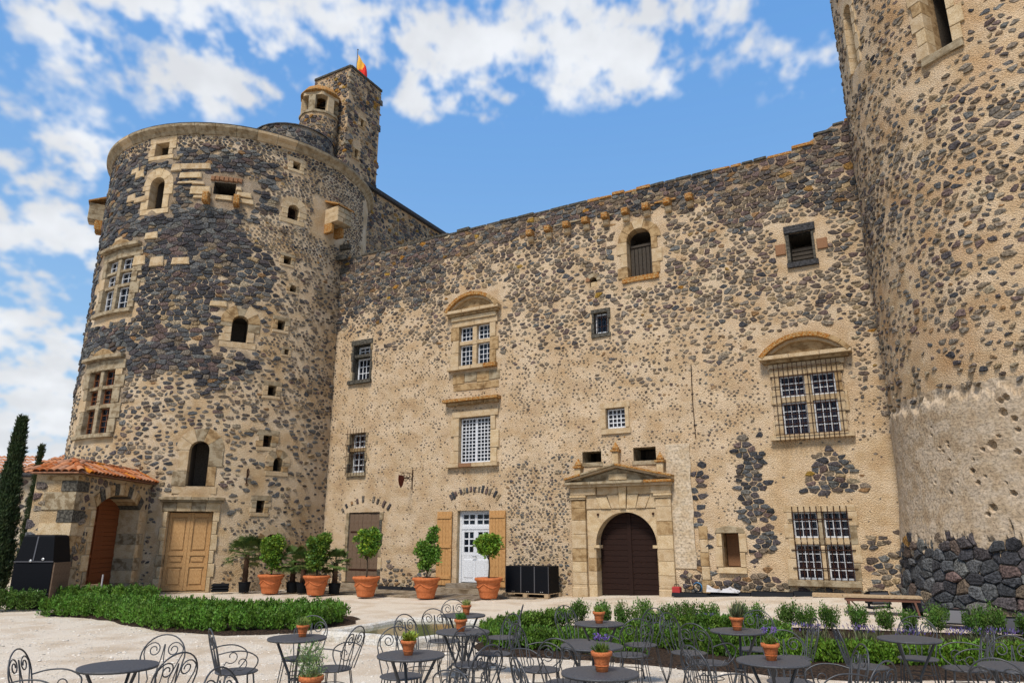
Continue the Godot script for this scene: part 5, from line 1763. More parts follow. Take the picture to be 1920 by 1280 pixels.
func build_ground() -> void:
	var v := PackedVector3Array()
	var ix := PackedInt32Array()
	var xs := [-160.0, -90.0, -50.0]
	var zs := [-160.0, -90.0, -50.0]
	for i in 101:
		xs.append(-25.0 + i * 0.5)
		zs.append(-40.0 + i * 0.5)
	xs.append_array([50.0, 90.0, 160.0])
	zs.append_array([30.0, 90.0, 160.0])
	for z in zs:
		for x in xs:
			var near: float = 1.0 if absf(x) < 24.0 and z > -38.0 and z < 9.0 else 0.0
			v.append(Vector3(x, ground_y(x, z) + near * (und.get_noise_2d(x * 0.7, z * 0.7) * 0.02), z))
	var w := xs.size()
	for i in zs.size() - 1:
		for j in w - 1:
			var a := i * w + j
			ix.append_array(PackedInt32Array([a, a + 1, a + w, a + 1, a + w + 1, a + w]))
	var st := SurfaceTool.new()
	st.begin(Mesh.PRIMITIVE_TRIANGLES)
	st.set_smooth_group(0)
	for p in v:
		st.add_vertex(p)
	for k in ix:
		st.add_index(k)
	st.generate_normals()
	var g := put_mesh(st.commit(), "ground", M.gravel, self)
	structure(g)
	# loose pebbles
	var mb := MB.new()
	mb.lathe([[0.0, -0.3], [0.8, -0.1], [0.9, 0.2], [0.45, 0.5], [0.0, 0.55]], 5)
	var pm := mb.mesh()
	var at := []
	var cs := []
	for i in 26000:
		var z := -4.2 - 13.0 * pow(rng.randf(), 1.3)
		var x := rng.randf_range(-0.8, 0.8) * absf(z)
		var sz := rng.randf_range(0.006, 0.016) * (1.0 + (1.2 if rng.randf() < 0.04 else 0.0))
		at.append(Transform3D(Basis(Vector3.UP, rng.randf() * TAU).scaled(Vector3(sz * rng.randf_range(0.8, 1.5), sz, sz)), Vector3(x, ground_y(x, z) + und.get_noise_2d(x * 0.7, z * 0.7) * 0.02 + 0.001, z)))
		var f := rng.randf_range(0.62, 1.1)
		cs.append(Color(0.63 * f, 0.585 * f, 0.52 * f))
	var mm := MultiMesh.new()
	mm.transform_format = MultiMesh.TRANSFORM_3D
	mm.use_colors = true
	mm.mesh = pm
	mm.instance_count = at.size()
	for i in at.size():
		mm.set_instance_transform(i, at[i])
		mm.set_instance_color(i, cs[i])
	var pb := MultiMeshInstance3D.new()
	pb.multimesh = mm
	pb.material_override = M.pebble
	pb.name = "gravel"
	add_child(pb)
	pb.set_meta("kind", "stuff")
	tag(pb, "pale loose gravel scattered over the court", "gravel")
	# stone paving along the foot of the wall
	var f := flat(Vector3(-1.24, 0, -24.17), 0.506145)
	var t := Node3D.new()
	t.name = "terrace_paving"
	add_child(t)
	structure(t)
	var d := 0.02
	while d < 2.35:
		var rw := rng.randf_range(0.45, 0.75)
		var s := -10.5 + rng.randf()
		while s < 1.9 + (0.9 - d) * 0.9:
			var l := rng.randf_range(0.6, 1.35)
			var q := MB.new()
			var e := [rng.randf_range(0.0, 0.02), rng.randf_range(0.0, 0.02)]
			var hgt := 0.035 + rng.randf() * 0.008
			var c := [f.at(s + 0.012, 0, d + 0.012 + e[0]), f.at(s + l - 0.012, 0, d + 0.012), f.at(s + l - 0.014, 0, d + rw - 0.012), f.at(s + 0.012, 0, d + rw - 0.012 - e[1])]
			var mid: Vector3 = (c[0] + c[2]) * 0.5
			if mid.distance_to(Vector3(-12.08, 0, -29.4)) > 6.1 and mid.x > -11.4:
				var up := Vector3(0, hgt, 0)
				q.hexa([c[0] - Vector3(0, 0.05, 0), c[1] - Vector3(0, 0.05, 0), c[2] - Vector3(0, 0.05, 0), c[3] - Vector3(0, 0.05, 0), c[0] + up, c[1] + up, c[2] + up, c[3] + up])
				put(q, "slab", M.paving if rng.randf() < 0.6 else M.paving_b, t)
			s += l
		d += rw
	# steps of the white door
	var sp := thing("door_steps", "two low grey stone steps before the white door", "steps")
	block(f, rect(-1.15, 0.75, -0.05, 0.17), -0.1, 0.75, M.paving_b, sp, "step", 0.02)
	block(f, rect(-0.85, 0.68, 0.171, 0.3), -0.25, 0.4, M.paving, sp, "step", 0.02)

func soil_bed(called: String, pts: Array, hgt: float) -> void:
	var poly := PackedVector2Array()
	for i in pts.size():
		for k in 4:
			var t := k / 4.0
			var p: Array = pts[i]
			var q: Array = pts[(i + 1) % pts.size()]
			var c := Vector2(lerpf(p[0], q[0], t), lerpf(p[1], q[1], t))
			poly.append(c + Vector2(und.get_noise_2d(c.x * 9.0, c.y * 9.0), und.get_noise_2d(c.x * 9.0 + 40.0, c.y * 9.0)) * 0.12)
	var inner := PackedVector2Array()
	var mid := Vector2.ZERO
	for p in poly:
		mid += p / poly.size()
	for p in poly:
		inner.append(p + (mid - p).normalized() * 0.22)
	var mb := MB.new()
	for i in poly.size():
		var j := (i + 1) % poly.size()
		var a := Vector3(poly[i].x, ground_y(poly[i].x, poly[i].y) - 0.02, poly[i].y)
		var b := Vector3(poly[j].x, ground_y(poly[j].x, poly[j].y) - 0.02, poly[j].y)
		var c := Vector3(inner[j].x, ground_y(inner[j].x, inner[j].y) + hgt * (1.0 + und.get_noise_2d(j * 30.0, 3.0) * 0.5), inner[j].y)
		var d := Vector3(inner[i].x, ground_y(inner[i].x, inner[i].y) + hgt * (1.0 + und.get_noise_2d(i * 30.0, 3.0) * 0.5), inner[i].y)
		var nn := Vector3.UP
		mb.tri(a, b, c, nn, nn, nn)
		mb.tri(a, c, d, nn, nn, nn)
	var tri := Geometry2D.triangulate_polygon(inner)
	for i in range(0, tri.size(), 3):
		var q := []
		for k in 3:
			var p := inner[tri[i + k]]
			q.append(Vector3(p.x, ground_y(p.x, p.y) + hgt * (1.0 + und.get_noise_2d(tri[i + k] * 30.0, 3.0) * 0.5), p.y))
		mb.tri(q[0], q[1], q[2], Vector3.UP, Vector3.UP, Vector3.UP)
	var o := put(mb, called, M.soil, self)
	structure(o)

# ---------------------------------------------------------------- hedges and plants
var box_sprig: ArrayMesh
func hedge(label: String, pts: Array, wd: float, hgt: float, dens: float, base: Color) -> void:
	var t := thing("box_hedge", label, "hedge", Vector3.ZERO, 0.0, "clipped box hedges of the parterre")
	var xs := []
	var cs := []
	for i in pts.size() - 1:
		var a := Vector2(pts[i][0], pts[i][1])
		var b := Vector2(pts[i + 1][0], pts[i + 1][1])
		var l := a.distance_to(b)
		var side := (b - a).normalized().orthogonal()
		for k in int(l * dens):
			var p := a.lerp(b, rng.randf()) + side * (rng.randf() - 0.5) * wd
			var clump := nz.get_noise_2d(p.x * 5.0, p.y * 5.0)
			var y := ground_y(p.x, p.y) + (hgt - 0.17) * (1.0 - pow(rng.randf(), 2.2)) * (1.0 + clump * 0.5)
			xs.append(spin(Vector3(p.x, y, p.y), rng.randf_range(0.85, 1.25), 0.35))
			cs.append(green(base, 0.45))
	scatter(box_sprig, xs, cs, "foliage", t, M.leaf)

const ORD := ["first", "second", "third", "fourth", "fifth", "sixth", "seventh", "eighth", "ninth", "tenth", "eleventh", "twelfth", "thirteenth", "fourteenth", "fifteenth", "sixteenth", "seventeenth", "eighteenth", "nineteenth", "twentieth"]

func build_garden() -> void:
	box_sprig = leaf_mesh(34, 0.055, 0.19, 0.046, 0.0115, 0.7)
	soil_bed("planting_bed", [[-11.1, -17.6], [-9.35, -16.75], [-6.75, -14.45], [-5.25, -13.85], [-4.0, -14.2], [-3.2, -15.8], [-3.3, -16.8], [-6.0, -17.6], [-9.5, -18.6]], 0.05)
	soil_bed("planting_bed", [[-0.75, -13.4], [-0.6, -11.6], [1.1, -11.2], [2.2, -10.35], [3.2, -10.05], [4.5, -9.5], [8.0, -9.6], [10.5, -11.0], [10.0, -13.2], [5.5, -14.6], [0.9, -15.3]], 0.05)
	var g := Color(0.088, 0.19, 0.022)
	hedge("clipped box hedge along the front edge of the bed before the pine door", [[-10.7, -17.35], [-9.1, -16.95], [-6.8, -14.85], [-5.3, -14.3], [-4.15, -14.65], [-3.6, -15.9]], 0.5, 0.37, 210.0, g)
	hedge("box hedge at the back of the bed, nearer the citrus pots", [[-10.3, -18.0], [-8.0, -17.2], [-6.0, -16.3], [-3.75, -16.45]], 0.45, 0.36, 190.0, g)
	hedge("short box hedge before the tiled gateway", [[-12.2, -19.1], [-10.2, -19.6], [-9.3, -19.5]], 0.5, 0.45, 190.0, g)
	hedge("darker low hedge under the black cases beside the cypress", [[-15.5, -18.2], [-13.2, -18.2], [-11.6, -18.5]], 0.5, 0.42, 190.0, Color(0.07, 0.14, 0.022))
	var y := Color(0.088, 0.175, 0.022)
	hedge("bright box hedge at the pool end of the right bed", [[-0.35, -13.0], [-0.2, -12.1], [0.9, -11.75], [1.9, -11.2]], 0.36, 0.32, 190.0, y)
	hedge("box hedge rising from the pool towards the back row", [[-0.3, -13.1], [0.45, -14.4], [1.1, -14.95]], 0.34, 0.32, 180.0, y)
	hedge("dense box hedge in the middle of the right bed behind the tables", [[1.9, -13.0], [2.6, -11.8], [3.3, -11.2], [3.9, -11.3], [4.4, -12.6], [4.2, -13.6], [2.4, -13.9]], 0.38, 0.32, 180.0, y)
	hedge("long low box hedge along the front of the right bed", [[3.9, -10.9], [5.6, -10.6], [7.4, -10.5], [9.2, -11.1]], 0.34, 0.27, 190.0, Color(0.12, 0.22, 0.022))
	# single box shrubs of the back row
	var shrub := leaf_mesh(40, 0.055, 0.2, 0.04, 0.009, 0.8)
	var n := 20
	for i in n:
		var k := float(i) / (n - 1)
		var p := Vector3(lerpf(1.35, 9.3, k) + rng.randf_range(-0.12, 0.12), 0, lerpf(-14.85, -13.0, k) - 0.25 * sin(k * PI) + rng.randf_range(-0.12, 0.12))
		p.y = ground_y(p.x, p.z) + 0.03
		var t := thing("box_shrub", "small upright box shrub, %s from the pool in the back row" % ORD[i], "shrub", p, 0.0, "box shrubs of the back row")
		var st := MB.new()
		for j in 5:
			var a := rng.randf() * TAU
			st.tube([Vector3(cos(a) * 0.02, -0.05, sin(a) * 0.02), Vector3(cos(a) * 0.1, 0.25, sin(a) * 0.1)], 0.007, 5)
		put(st, "stem", M.bark, t)
		var xs := []
		var cs := []
		var big := rng.randf_range(0.75, 1.15)
		var lean := Vector3(rng.randf_range(-0.05, 0.05), 0, rng.randf_range(-0.05, 0.05))
		for j in int(46 * big):
			var a := rng.randf() * TAU
			var yy := rng.randf_range(0.04, 0.27) * big
			var r := 0.17 * big * sqrt(rng.randf()) * (0.55 + 0.45 * sstep(0.03, 0.15, yy))
			xs.append(spin(Vector3(cos(a) * r, yy * rng.randf_range(0.8, 1.25), sin(a) * r) + lean * yy * 4.0, rng.randf_range(0.7, 1.2), 0.3))
			cs.append(green(Color(0.075, 0.15, 0.025), 0.4))
		scatter(shrub, xs, cs, "foliage", t, M.leaf)
	# lavender
	var lv := leaf_mesh(26, 0.12, 0.1, 0.11, 0.005, 0.8)
	var fl := leaf_mesh(11, 0.14, 0.08, 0.05, 0.009, 0.95)
	for i in 12:
		var k := i / 11.0
		var p := Vector3(lerpf(1.5, 9.3, k) + rng.randf_range(-0.1, 0.1), 0, lerpf(-13.2, -11.9, k) + rng.randf_range(-0.15, 0.15))
		if i > 1 and i < 5:
			p.z += 1.2 if i == 2 else -1.25
		p.y = ground_y(p.x, p.z) + 0.04
		var t := thing("lavender", "low lavender clump with purple flowers, %s from the pool" % ORD[i], "plant", p, 0.0, "lavender in the right bed")
		var xs := []
		var cs := []
		var xf := []
		var cf := []
		for j in 8:
			var q := Vector3(rng.randf_range(-0.22, 0.22), 0.0, rng.randf_range(-0.2, 0.2))
			xs.append(spin(q, rng.randf_range(0.9, 1.3), 0.3))
			cs.append(green(Color(0.13, 0.16, 0.075), 0.25))
			xf.append(spin(q + Vector3(0, 0.17, 0), rng.randf_range(0.8, 1.2), 0.3))
			cf.append(green(Color(0.12, 0.085, 0.26), 0.35))
		scatter(lv, xs, cs, "leaves", t, M.leaf)
		scatter(fl, xf, cf, "flowers", t, M.leaf).set_meta("kind", "stuff")
	# pool
	var pool := thing("stone_basin", "pale stone kerb of the angular garden pool", "basin")
	var c := [[-3.35, -13.25], [-2.3, -15.45], [-1.25, -15.6], [-0.15, -14.75], [-0.7, -13.1], [-1.6, -12.25]]
	var m := Vector2(-1.6, -13.9)
	for i in c.size():
		var a := Vector2(c[i][0], c[i][1])
		var b := Vector2(c[(i + 1) % c.size()][0], c[(i + 1) % c.size()][1])
		var parts := 2 if a.distance_to(b) > 1.2 else 1
		for k in parts:
			var p0 := a.lerp(b, float(k) / parts)
			var p1 := a.lerp(b, float(k + 1) / parts)
			var q0 := m.lerp(p0, 1.0 - 0.25 / m.distance_to(p0))
			var q1 := m.lerp(p1, 1.0 - 0.25 / m.distance_to(p1))
			var gap := (p1 - p0).normalized() * 0.004
			p0 += gap; q0 += gap; p1 -= gap; q1 -= gap
			var mb := MB.new()
			var prof := [[0.0, -0.05], [0.0, 0.09], [0.12, 0.145], [0.3, 0.16], [0.7, 0.16], [0.88, 0.145], [1.0, 0.09], [1.0, -0.15]]
			for j in prof.size() - 1:
				var pa := p0.lerp(q0, prof[j][0])
				var pb := p1.lerp(q1, prof[j][0])
				var pc := p1.lerp(q1, prof[j + 1][0])
				var pd := p0.lerp(q0, prof[j + 1][0])
				mb.face([Vector3(pa.x, prof[j][1], pa.y), Vector3(pb.x, prof[j][1], pb.y), Vector3(pc.x, prof[j + 1][1], pc.y), Vector3(pd.x, prof[j + 1][1], pd.y)], Vector3((p0.x + q1.x) * 0.5, -0.3, (p0.y + q1.y) * 0.5))
			put(mb, "kerb_stone", M.kerb, pool)
	var wt := MB.new()
	for i in c.size():
		var a: Array = c[i]
		var b: Array = c[(i + 1) % c.size()]
		var pa := m.lerp(Vector2(a[0], a[1]), 0.95)
		var pb := m.lerp(Vector2(b[0], b[1]), 0.95)
		wt.tri(Vector3(m.x, 0.1, m.y), Vector3(pa.x, 0.1, pa.y), Vector3(pb.x, 0.1, pb.y), Vector3.UP, Vector3.UP, Vector3.UP)
	var w := put(wt, "water", M.water, self)
	structure(w)

# ---------------------------------------------------------------- pots and trees in pots
func big_pot(parent: Node, k: float) -> void:
	var p := part("pot", parent)
	var mb := MB.new()
	mb.lathe([[0.0, 0.0], [0.25 * k, 0.0], [0.265 * k, 0.03], [0.3 * k, 0.2 * k], [0.315 * k, 0.21 * k], [0.315 * k, 0.24 * k], [0.325 * k, 0.25 * k], [0.355 * k, 0.44 * k], [0.37 * k, 0.46 * k], [0.385 * k, 0.5 * k], [0.43 * k, 0.52 * k], [0.435 * k, 0.58 * k], [0.41 * k, 0.6 * k], [0.37 * k, 0.6 * k], [0.35 * k, 0.5 * k]], 28)
	put(mb, "bowl", M.terracotta, p)
	for s in 4:
		var sw := MB.new()
		var path := []
		for i in 9:
			var u := i / 8.0
			var a := (s + u) * TAU / 4.0 + 0.4
			var y := (0.44 - 0.13 * sin(u * PI)) * k
			var r := lerpf(0.325, 0.355, (y / k - 0.25) / 0.19) * k + 0.006
			path.append(Vector3(cos(a) * r, y, sin(a) * r))
		sw.tube(path, 0.018 * k, 6)
		put(sw, "swag", M.terracotta, p)
	var so := MB.new()
	so.lathe([[0.36 * k, 0.52 * k], [0.2 * k, 0.55 * k], [0.0, 0.56 * k]], 16)
	put(so, "soil", M.soil, p)

var citrus_leaf: ArrayMesh
func citrus(label: String, at: Vector3, trunk: float, blobs: Array, n: int, base: Color, young := 0.35) -> void:
	var t := thing("potted_citrus", label, "potted tree", at, rng.randf() * TAU, "citrus trees in terracotta pots")
	t.rotation.y = 0.0
	big_pot(t, 0.95)
	var tr := MB.new()
	tr.tube([Vector3(0, 0.5, 0), Vector3(0.02, 0.6 + trunk * 0.5, 0.01), Vector3(0, 0.6 + trunk, 0)], 0.028, 7, 0.02)
	for b in blobs:
		tr.tube([Vector3(0, 0.5 + trunk, 0), Vector3(b[0] * 0.5, lerpf(0.6 + trunk, b[1], 0.6), b[2] * 0.5), Vector3(b[0], b[1], b[2])], 0.014, 5, 0.006)
	put(tr, "trunk", M.bark, t)
	var xs := []
	var cs := []
	var vol := 0.0
	for b in blobs:
		vol += b[3] * b[3]
	for b in blobs:
		for i in int(n * b[3] * b[3] / vol):
			var d := Vector3(rng.randfn(), rng.randfn(), rng.randfn()).normalized()
			var r: float = b[3] * pow(rng.randf(), 0.4)
			r *= 0.88 + 0.3 * nz.get_noise_3d(d.x * 9.0 + at.x * 7.0, d.y * 9.0, d.z * 9.0)
			xs.append(spin(Vector3(b[0], b[1], b[2]) + d * r, rng.randf_range(0.8, 1.25), 1.4))
			cs.append(green(base.lerp(Color(0.3, 0.4, 0.035), young if rng.randf() < 0.45 else 0.0), 0.3))
	scatter(citrus_leaf, xs, cs, "crown", t, M.leaf)

func palm(label: String, at: Vector3, h: float, n: int, fr: float) -> void:
	var t := thing("potted_palm", label, "potted palm", at, rng.randf() * TAU, "palms in black pots")
	var p := MB.new()
	p.lathe([[0.0, 0.0], [0.15, 0.0], [0.19, 0.3], [0.2, 0.3], [0.2, 0.32], [0.17, 0.31], [0.0, 0.28]], 18)
	put(p, "pot", M.black_rubber, t)
	var tr := MB.new()
	var prof := []
	for i in 13:
		var k := i / 12.0
		prof.append([lerpf(0.085, 0.07, k) + (0.012 if i % 2 else 0.0), 0.28 + (h - 0.28) * k])
	prof.append([0.0, h + 0.03])
	tr.lathe(prof, 10)
	put(tr, "trunk", M.palm_bark, t)
	for i in n:
		var a := TAU * i / n * 2.4 + rng.randf() * 0.4
		var el := rng.randf_range(-0.5, 1.2)
		var dir := Vector3(cos(a) * cos(el), sin(el), sin(a) * cos(el))
		var base := Vector3(0, h, 0)
		var tip := base + dir * fr * 0.55 - Vector3(0, 0.03, 0)
		var mb := MB.new()
		var gcol := green(Color(0.075, 0.125, 0.03), 0.3)
		mb.col = gcol
		mb.tube([base, base.lerp(tip, 0.6) + Vector3(0, 0.02, 0), tip], 0.006, 4)
		var sd := dir.cross(Vector3.UP).normalized()
		var up := sd.cross(dir)
		for j in 17:
			var q := lerpf(-1.5, 1.5, j / 16.0)
			var ld := (dir * cos(q) + sd * sin(q)).normalized()
			var len := fr * rng.randf_range(0.42, 0.55)
			var e := tip + ld * len - Vector3(0, 0.16 * len * (1.0 + absf(q)), 0)
			var mid := tip + ld * len * 0.55
			var wv := ld.cross(up).normalized() * 0.019
			mb.col = green(gcol, 0.15)
			mb.tri(tip, mid + wv, mid - wv, up, up, up)
			mb.tri(mid + wv, e, mid - wv, up, up, up)
		put(mb, "frond", M.leaf, t)

func build_pots() -> void:
	citrus_leaf = leaf_mesh(12, 0.05, 0.06, 0.075, 0.02, 0.35)
	var dk := Color(0.09, 0.2, 0.025)
	citrus("bushy citrus tree in terracotta pot beside the first palm", Vector3(-7.62, 0.04, -23.55), 0.15, [[0.0, 1.15, 0.0, 0.36], [0.08, 1.5, 0.0, 0.28], [-0.12, 1.45, 0.1, 0.25], [0.05, 0.85, 0.0, 0.22]], 520, dk)
	citrus("dark tall citrus bush in terracotta pot, second from the pine door", Vector3(-6.02, 0.04, -22.95), 0.1, [[-0.05, 1.0, 0.0, 0.33], [0.0, 1.35, 0.0, 0.34], [0.17, 1.62, 0.0, 0.22], [-0.17, 1.5, 0.1, 0.18]], 560, Color(0.07, 0.16, 0.025))
	citrus("citrus tree with yellowish top in terracotta pot before the plank door", Vector3(-4.37, 0.04, -22.35), 0.5, [[0.03, 1.38, 0.0, 0.33], [0.1, 1.72, 0.0, 0.24], [-0.15, 1.75, 0.0, 0.16], [0.25, 1.7, 0.1, 0.15], [-0.38, 1.62, 0.0, 0.08]], 420, dk, 0.8)
	citrus("lopsided citrus tree in terracotta pot beside the open shutter", Vector3(-2.5, 0.04, -21.75), 0.25, [[-0.08, 1.3, 0.0, 0.3], [0.18, 1.15, 0.05, 0.26], [0.14, 1.65, 0.0, 0.17], [0.2, 1.87, 0.0, 0.1], [-0.05, 0.88, 0.0, 0.17]], 430, dk)
	citrus("round clipped citrus tree in terracotta pot before the white door", Vector3(-0.68, 0.04, -21.7), 0.55, [[-0.03, 1.42, 0.0, 0.36], [0.08, 1.5, 0.0, 0.3], [-0.28, 1.52, 0.0, 0.14]], 480, Color(0.11, 0.24, 0.025))
	palm("tallest palm in black pot next to the loudspeaker wedges", Vector3(-8.6, 0.04, -24.0), 1.15, 34, 0.8)
	palm("palm in black pot between the two bushy citrus trees", Vector3(-7.05, 0.04, -23.95), 0.95, 30, 0.65)
	palm("short palm in black pot close behind the dark citrus bush", Vector3(-6.65, 0.04, -23.7), 0.85, 30, 0.62)
	palm("palm in black pot at the plank door side of the dark citrus", Vector3(-5.55, 0.04, -23.35), 0.9, 28, 0.6)

# ---------------------------------------------------------------- cafe tables, chairs, small pots
func make_table() -> Node3D:
	var t := thing("bistro_table", "", "table")
	var top := MB.new()
	top.lathe([[0.0, 0.708], [0.285, 0.708], [0.298, 0.7], [0.302, 0.712], [0.298, 0.722], [0.0, 0.722]], 40)
	put(top, "table_top", M.table_iron, t)
	for k in 3:
		var a := TAU * k / 3.0 + 0.5
		var d := Vector3(cos(a), 0, sin(a))
		var leg := MB.new()
		leg.tube([d * 0.23 + Vector3(0, 0.7, 0), d * 0.06 + Vector3(0, 0.36, 0), d * 0.05 + Vector3(0, 0.28, 0), d * 0.1 + Vector3(0, 0.14, 0), d * 0.24 + Vector3(0, 0.015, 0)], 0.014, 6)
		put(leg, "leg", M.chair_iron, t)
	var ring := MB.new()
	var path := []
	for k in 12:
		path.append(Vector3(cos(TAU * k / 12.0) * 0.055, 0.32, sin(TAU * k / 12.0) * 0.055))
	ring.tube(path, 0.008, 5, -1.0, true)
	put(ring, "ring", M.chair_iron, t)
	return t

func smooth(pts: Array, n: int) -> Array:
	var c := Curve3D.new()
	for i in pts.size():
		var tang: Vector3 = (pts[mini(i + 1, pts.size() - 1)] - pts[maxi(i - 1, 0)]) / 6.0
		c.add_point(pts[i], -tang, tang)
	var out := []
	for i in n + 1:
		out.append(c.sample(mini(int(float(i) / n * (pts.size() - 1)), pts.size() - 2), float(i) / n * (pts.size() - 1) - mini(int(float(i) / n * (pts.size() - 1)), pts.size() - 2)))
	return out

func make_chair(arms: bool) -> Node3D:
	# faces +z; the back stands at negative z
	var t := thing("iron_chair", "", "chair")
	var seat := MB.new()
	seat.lathe([[0.0, 0.438], [0.19, 0.438], [0.203, 0.445], [0.203, 0.452], [0.19, 0.457], [0.0, 0.452]], 28)
	put(seat, "seat", M.table_iron, t)
	var B := func(x: float, y: float) -> Vector3: return Vector3(x, y, -0.17 - 0.12 * clampf((y - 0.44) / 0.42, 0.0, 1.0))
	var R := 0.0066
	var fr := MB.new()
	var path := [B.call(-0.15, 0.44), B.call(-0.175, 0.55), B.call(-0.19, 0.65)]
	for i in 15:
		var a := PI - PI * i / 14.0
		path.append(B.call(cos(a) * 0.195, 0.675 + sin(a) * 0.185))
	path.append_array([B.call(0.19, 0.65), B.call(0.175, 0.55), B.call(0.15, 0.44)])
	fr.tube(path, R, 6)
	put(fr, "back_frame", M.chair_iron, t)
	for s in [-1.0, 1.0]:
		var sc := MB.new()
		var sp := [B.call(s * 0.1, 0.45), B.call(s * 0.09, 0.5), B.call(s * 0.13, 0.6), B.call(s * 0.17, 0.7)]
		for i in 22:
			var k := i / 21.0
			var a := lerpf(0.15, PI * 3.1, k)
			var r := lerpf(0.083, 0.022, sqrt(k))
			sp.append(B.call(s * (0.087 + cos(a) * r), 0.735 + sin(a) * r))
		sc.tube(sp, R * 0.85, 5)
		put(sc, "scroll", M.chair_iron, t)
		var up := MB.new()
		up.tube(smooth([B.call(s * 0.02, 0.45), B.call(s * 0.03, 0.56), B.call(s * 0.012, 0.66), B.call(0.002 * s, 0.78)], 9), R * 0.8, 5)
		put(up, "rod", M.chair_iron, t)
	for sx in [-1.0, 1.0]:
		for sz in [-1.0, 1.0]:
			var leg := MB.new()
			for e in [-0.014, 0.014]:
				leg.tube([Vector3(sx * 0.14 + e, 0.44, sz * 0.13), Vector3(sx * (0.155 + 0.006) + e, 0.25, sz * 0.155), Vector3(sx * 0.185 + e * 0.4, 0.01, sz * (0.2 if sz > 0 else 0.24))], R * 0.9, 5)
			put(leg, "leg", M.chair_iron, t)
	var hoop := MB.new()
	var hp := []
	for k in 20:
		hp.append(Vector3(cos(TAU * k / 20.0) * 0.15, 0.3, sin(TAU * k / 20.0) * 0.145))
	hoop.tube(hp, R * 0.7, 5, -1.0, true)
	put(hoop, "hoop", M.chair_iron, t)
	if arms:
		for s in [-1.0, 1.0]:
			var am := MB.new()
			var p := smooth([B.call(s * 0.19, 0.64), Vector3(s * 0.235, 0.665, -0.12), Vector3(s * 0.25, 0.66, 0.02), Vector3(s * 0.25, 0.6, 0.13), Vector3(s * 0.235, 0.52, 0.13), Vector3(s * 0.19, 0.45, 0.06)], 18)
			am.tube(p, R, 6)
			put(am, "arm", M.chair_iron, t)
			var cs := MB.new()
			var q := [Vector3(s * 0.2, 0.45, -0.1)]
			for i in 14:
				var k := i / 13.0
				var a := lerpf(-2.4, 3.6, k)
				var r := lerpf(0.07, 0.02, k)
				q.append(Vector3(s * 0.23, 0.555 + sin(a) * r, -0.01 + cos(a) * r))
			cs.tube(q, R * 0.8, 5)
			put(cs, "arm_scroll", M.chair_iron, t)
	return t

func small_pot(label: String, at: Vector3, k: float, leaf: Mesh, n: int, spread: float, base: Color, flowers := false) -> void:
	var t := thing("plant_pot", label, "potted plant", at, rng.randf() * TAU, "small pots on the tables")
	var p := MB.new()
	p.lathe([[0.0, 0.0], [0.036 * k, 0.0], [0.05 * k, 0.07 * k], [0.053 * k, 0.075 * k], [0.056 * k, 0.09 * k], [0.066 * k, 0.092 * k], [0.068 * k, 0.115 * k], [0.06 * k, 0.117 * k], [0.055 * k, 0.1 * k], [0.0, 0.098 * k]], 20)
	put(p, "pot", M.terracotta, t)
	var b := MB.new()
	var ring := []
	for i in 14:
		ring.append(Vector3(cos(TAU * i / 14.0) * 0.044 * k, 0.035 * k, sin(TAU * i / 14.0) * 0.044 * k))
	b.tube(ring, 0.003 * k, 5, -1.0, true)
	put(b, "band", M.terracotta, t)
	var xs := []
	var cs := []
	for i in n:
		var a := rng.randf() * TAU
		var r := spread * sqrt(rng.randf())
		xs.append(spin(Vector3(cos(a) * r * 0.6, 0.098 * k, sin(a) * r * 0.6), rng.randf_range(0.7, 1.15), 0.6))
		cs.append(green(base, 0.3))
	scatter(leaf, xs, cs, "leaves", t, M.leaf)
	if flowers:
		var fl := leaf_mesh(8, 0.012, 0.04, 0.02, 0.006, 0.8)
		var xf := []
		var cf := []
		for i in 10:
			var a := rng.randf() * TAU
			xf.append(spin(Vector3(cos(a) * spread, 0.098 * k + 0.1, sin(a) * spread), 1.0, 0.6))
			cf.append(green(Color(0.15, 0.10, 0.36), 0.3))
		scatter(fl, xf, cf, "flowers", t, M.leaf).set_meta("kind", "stuff")

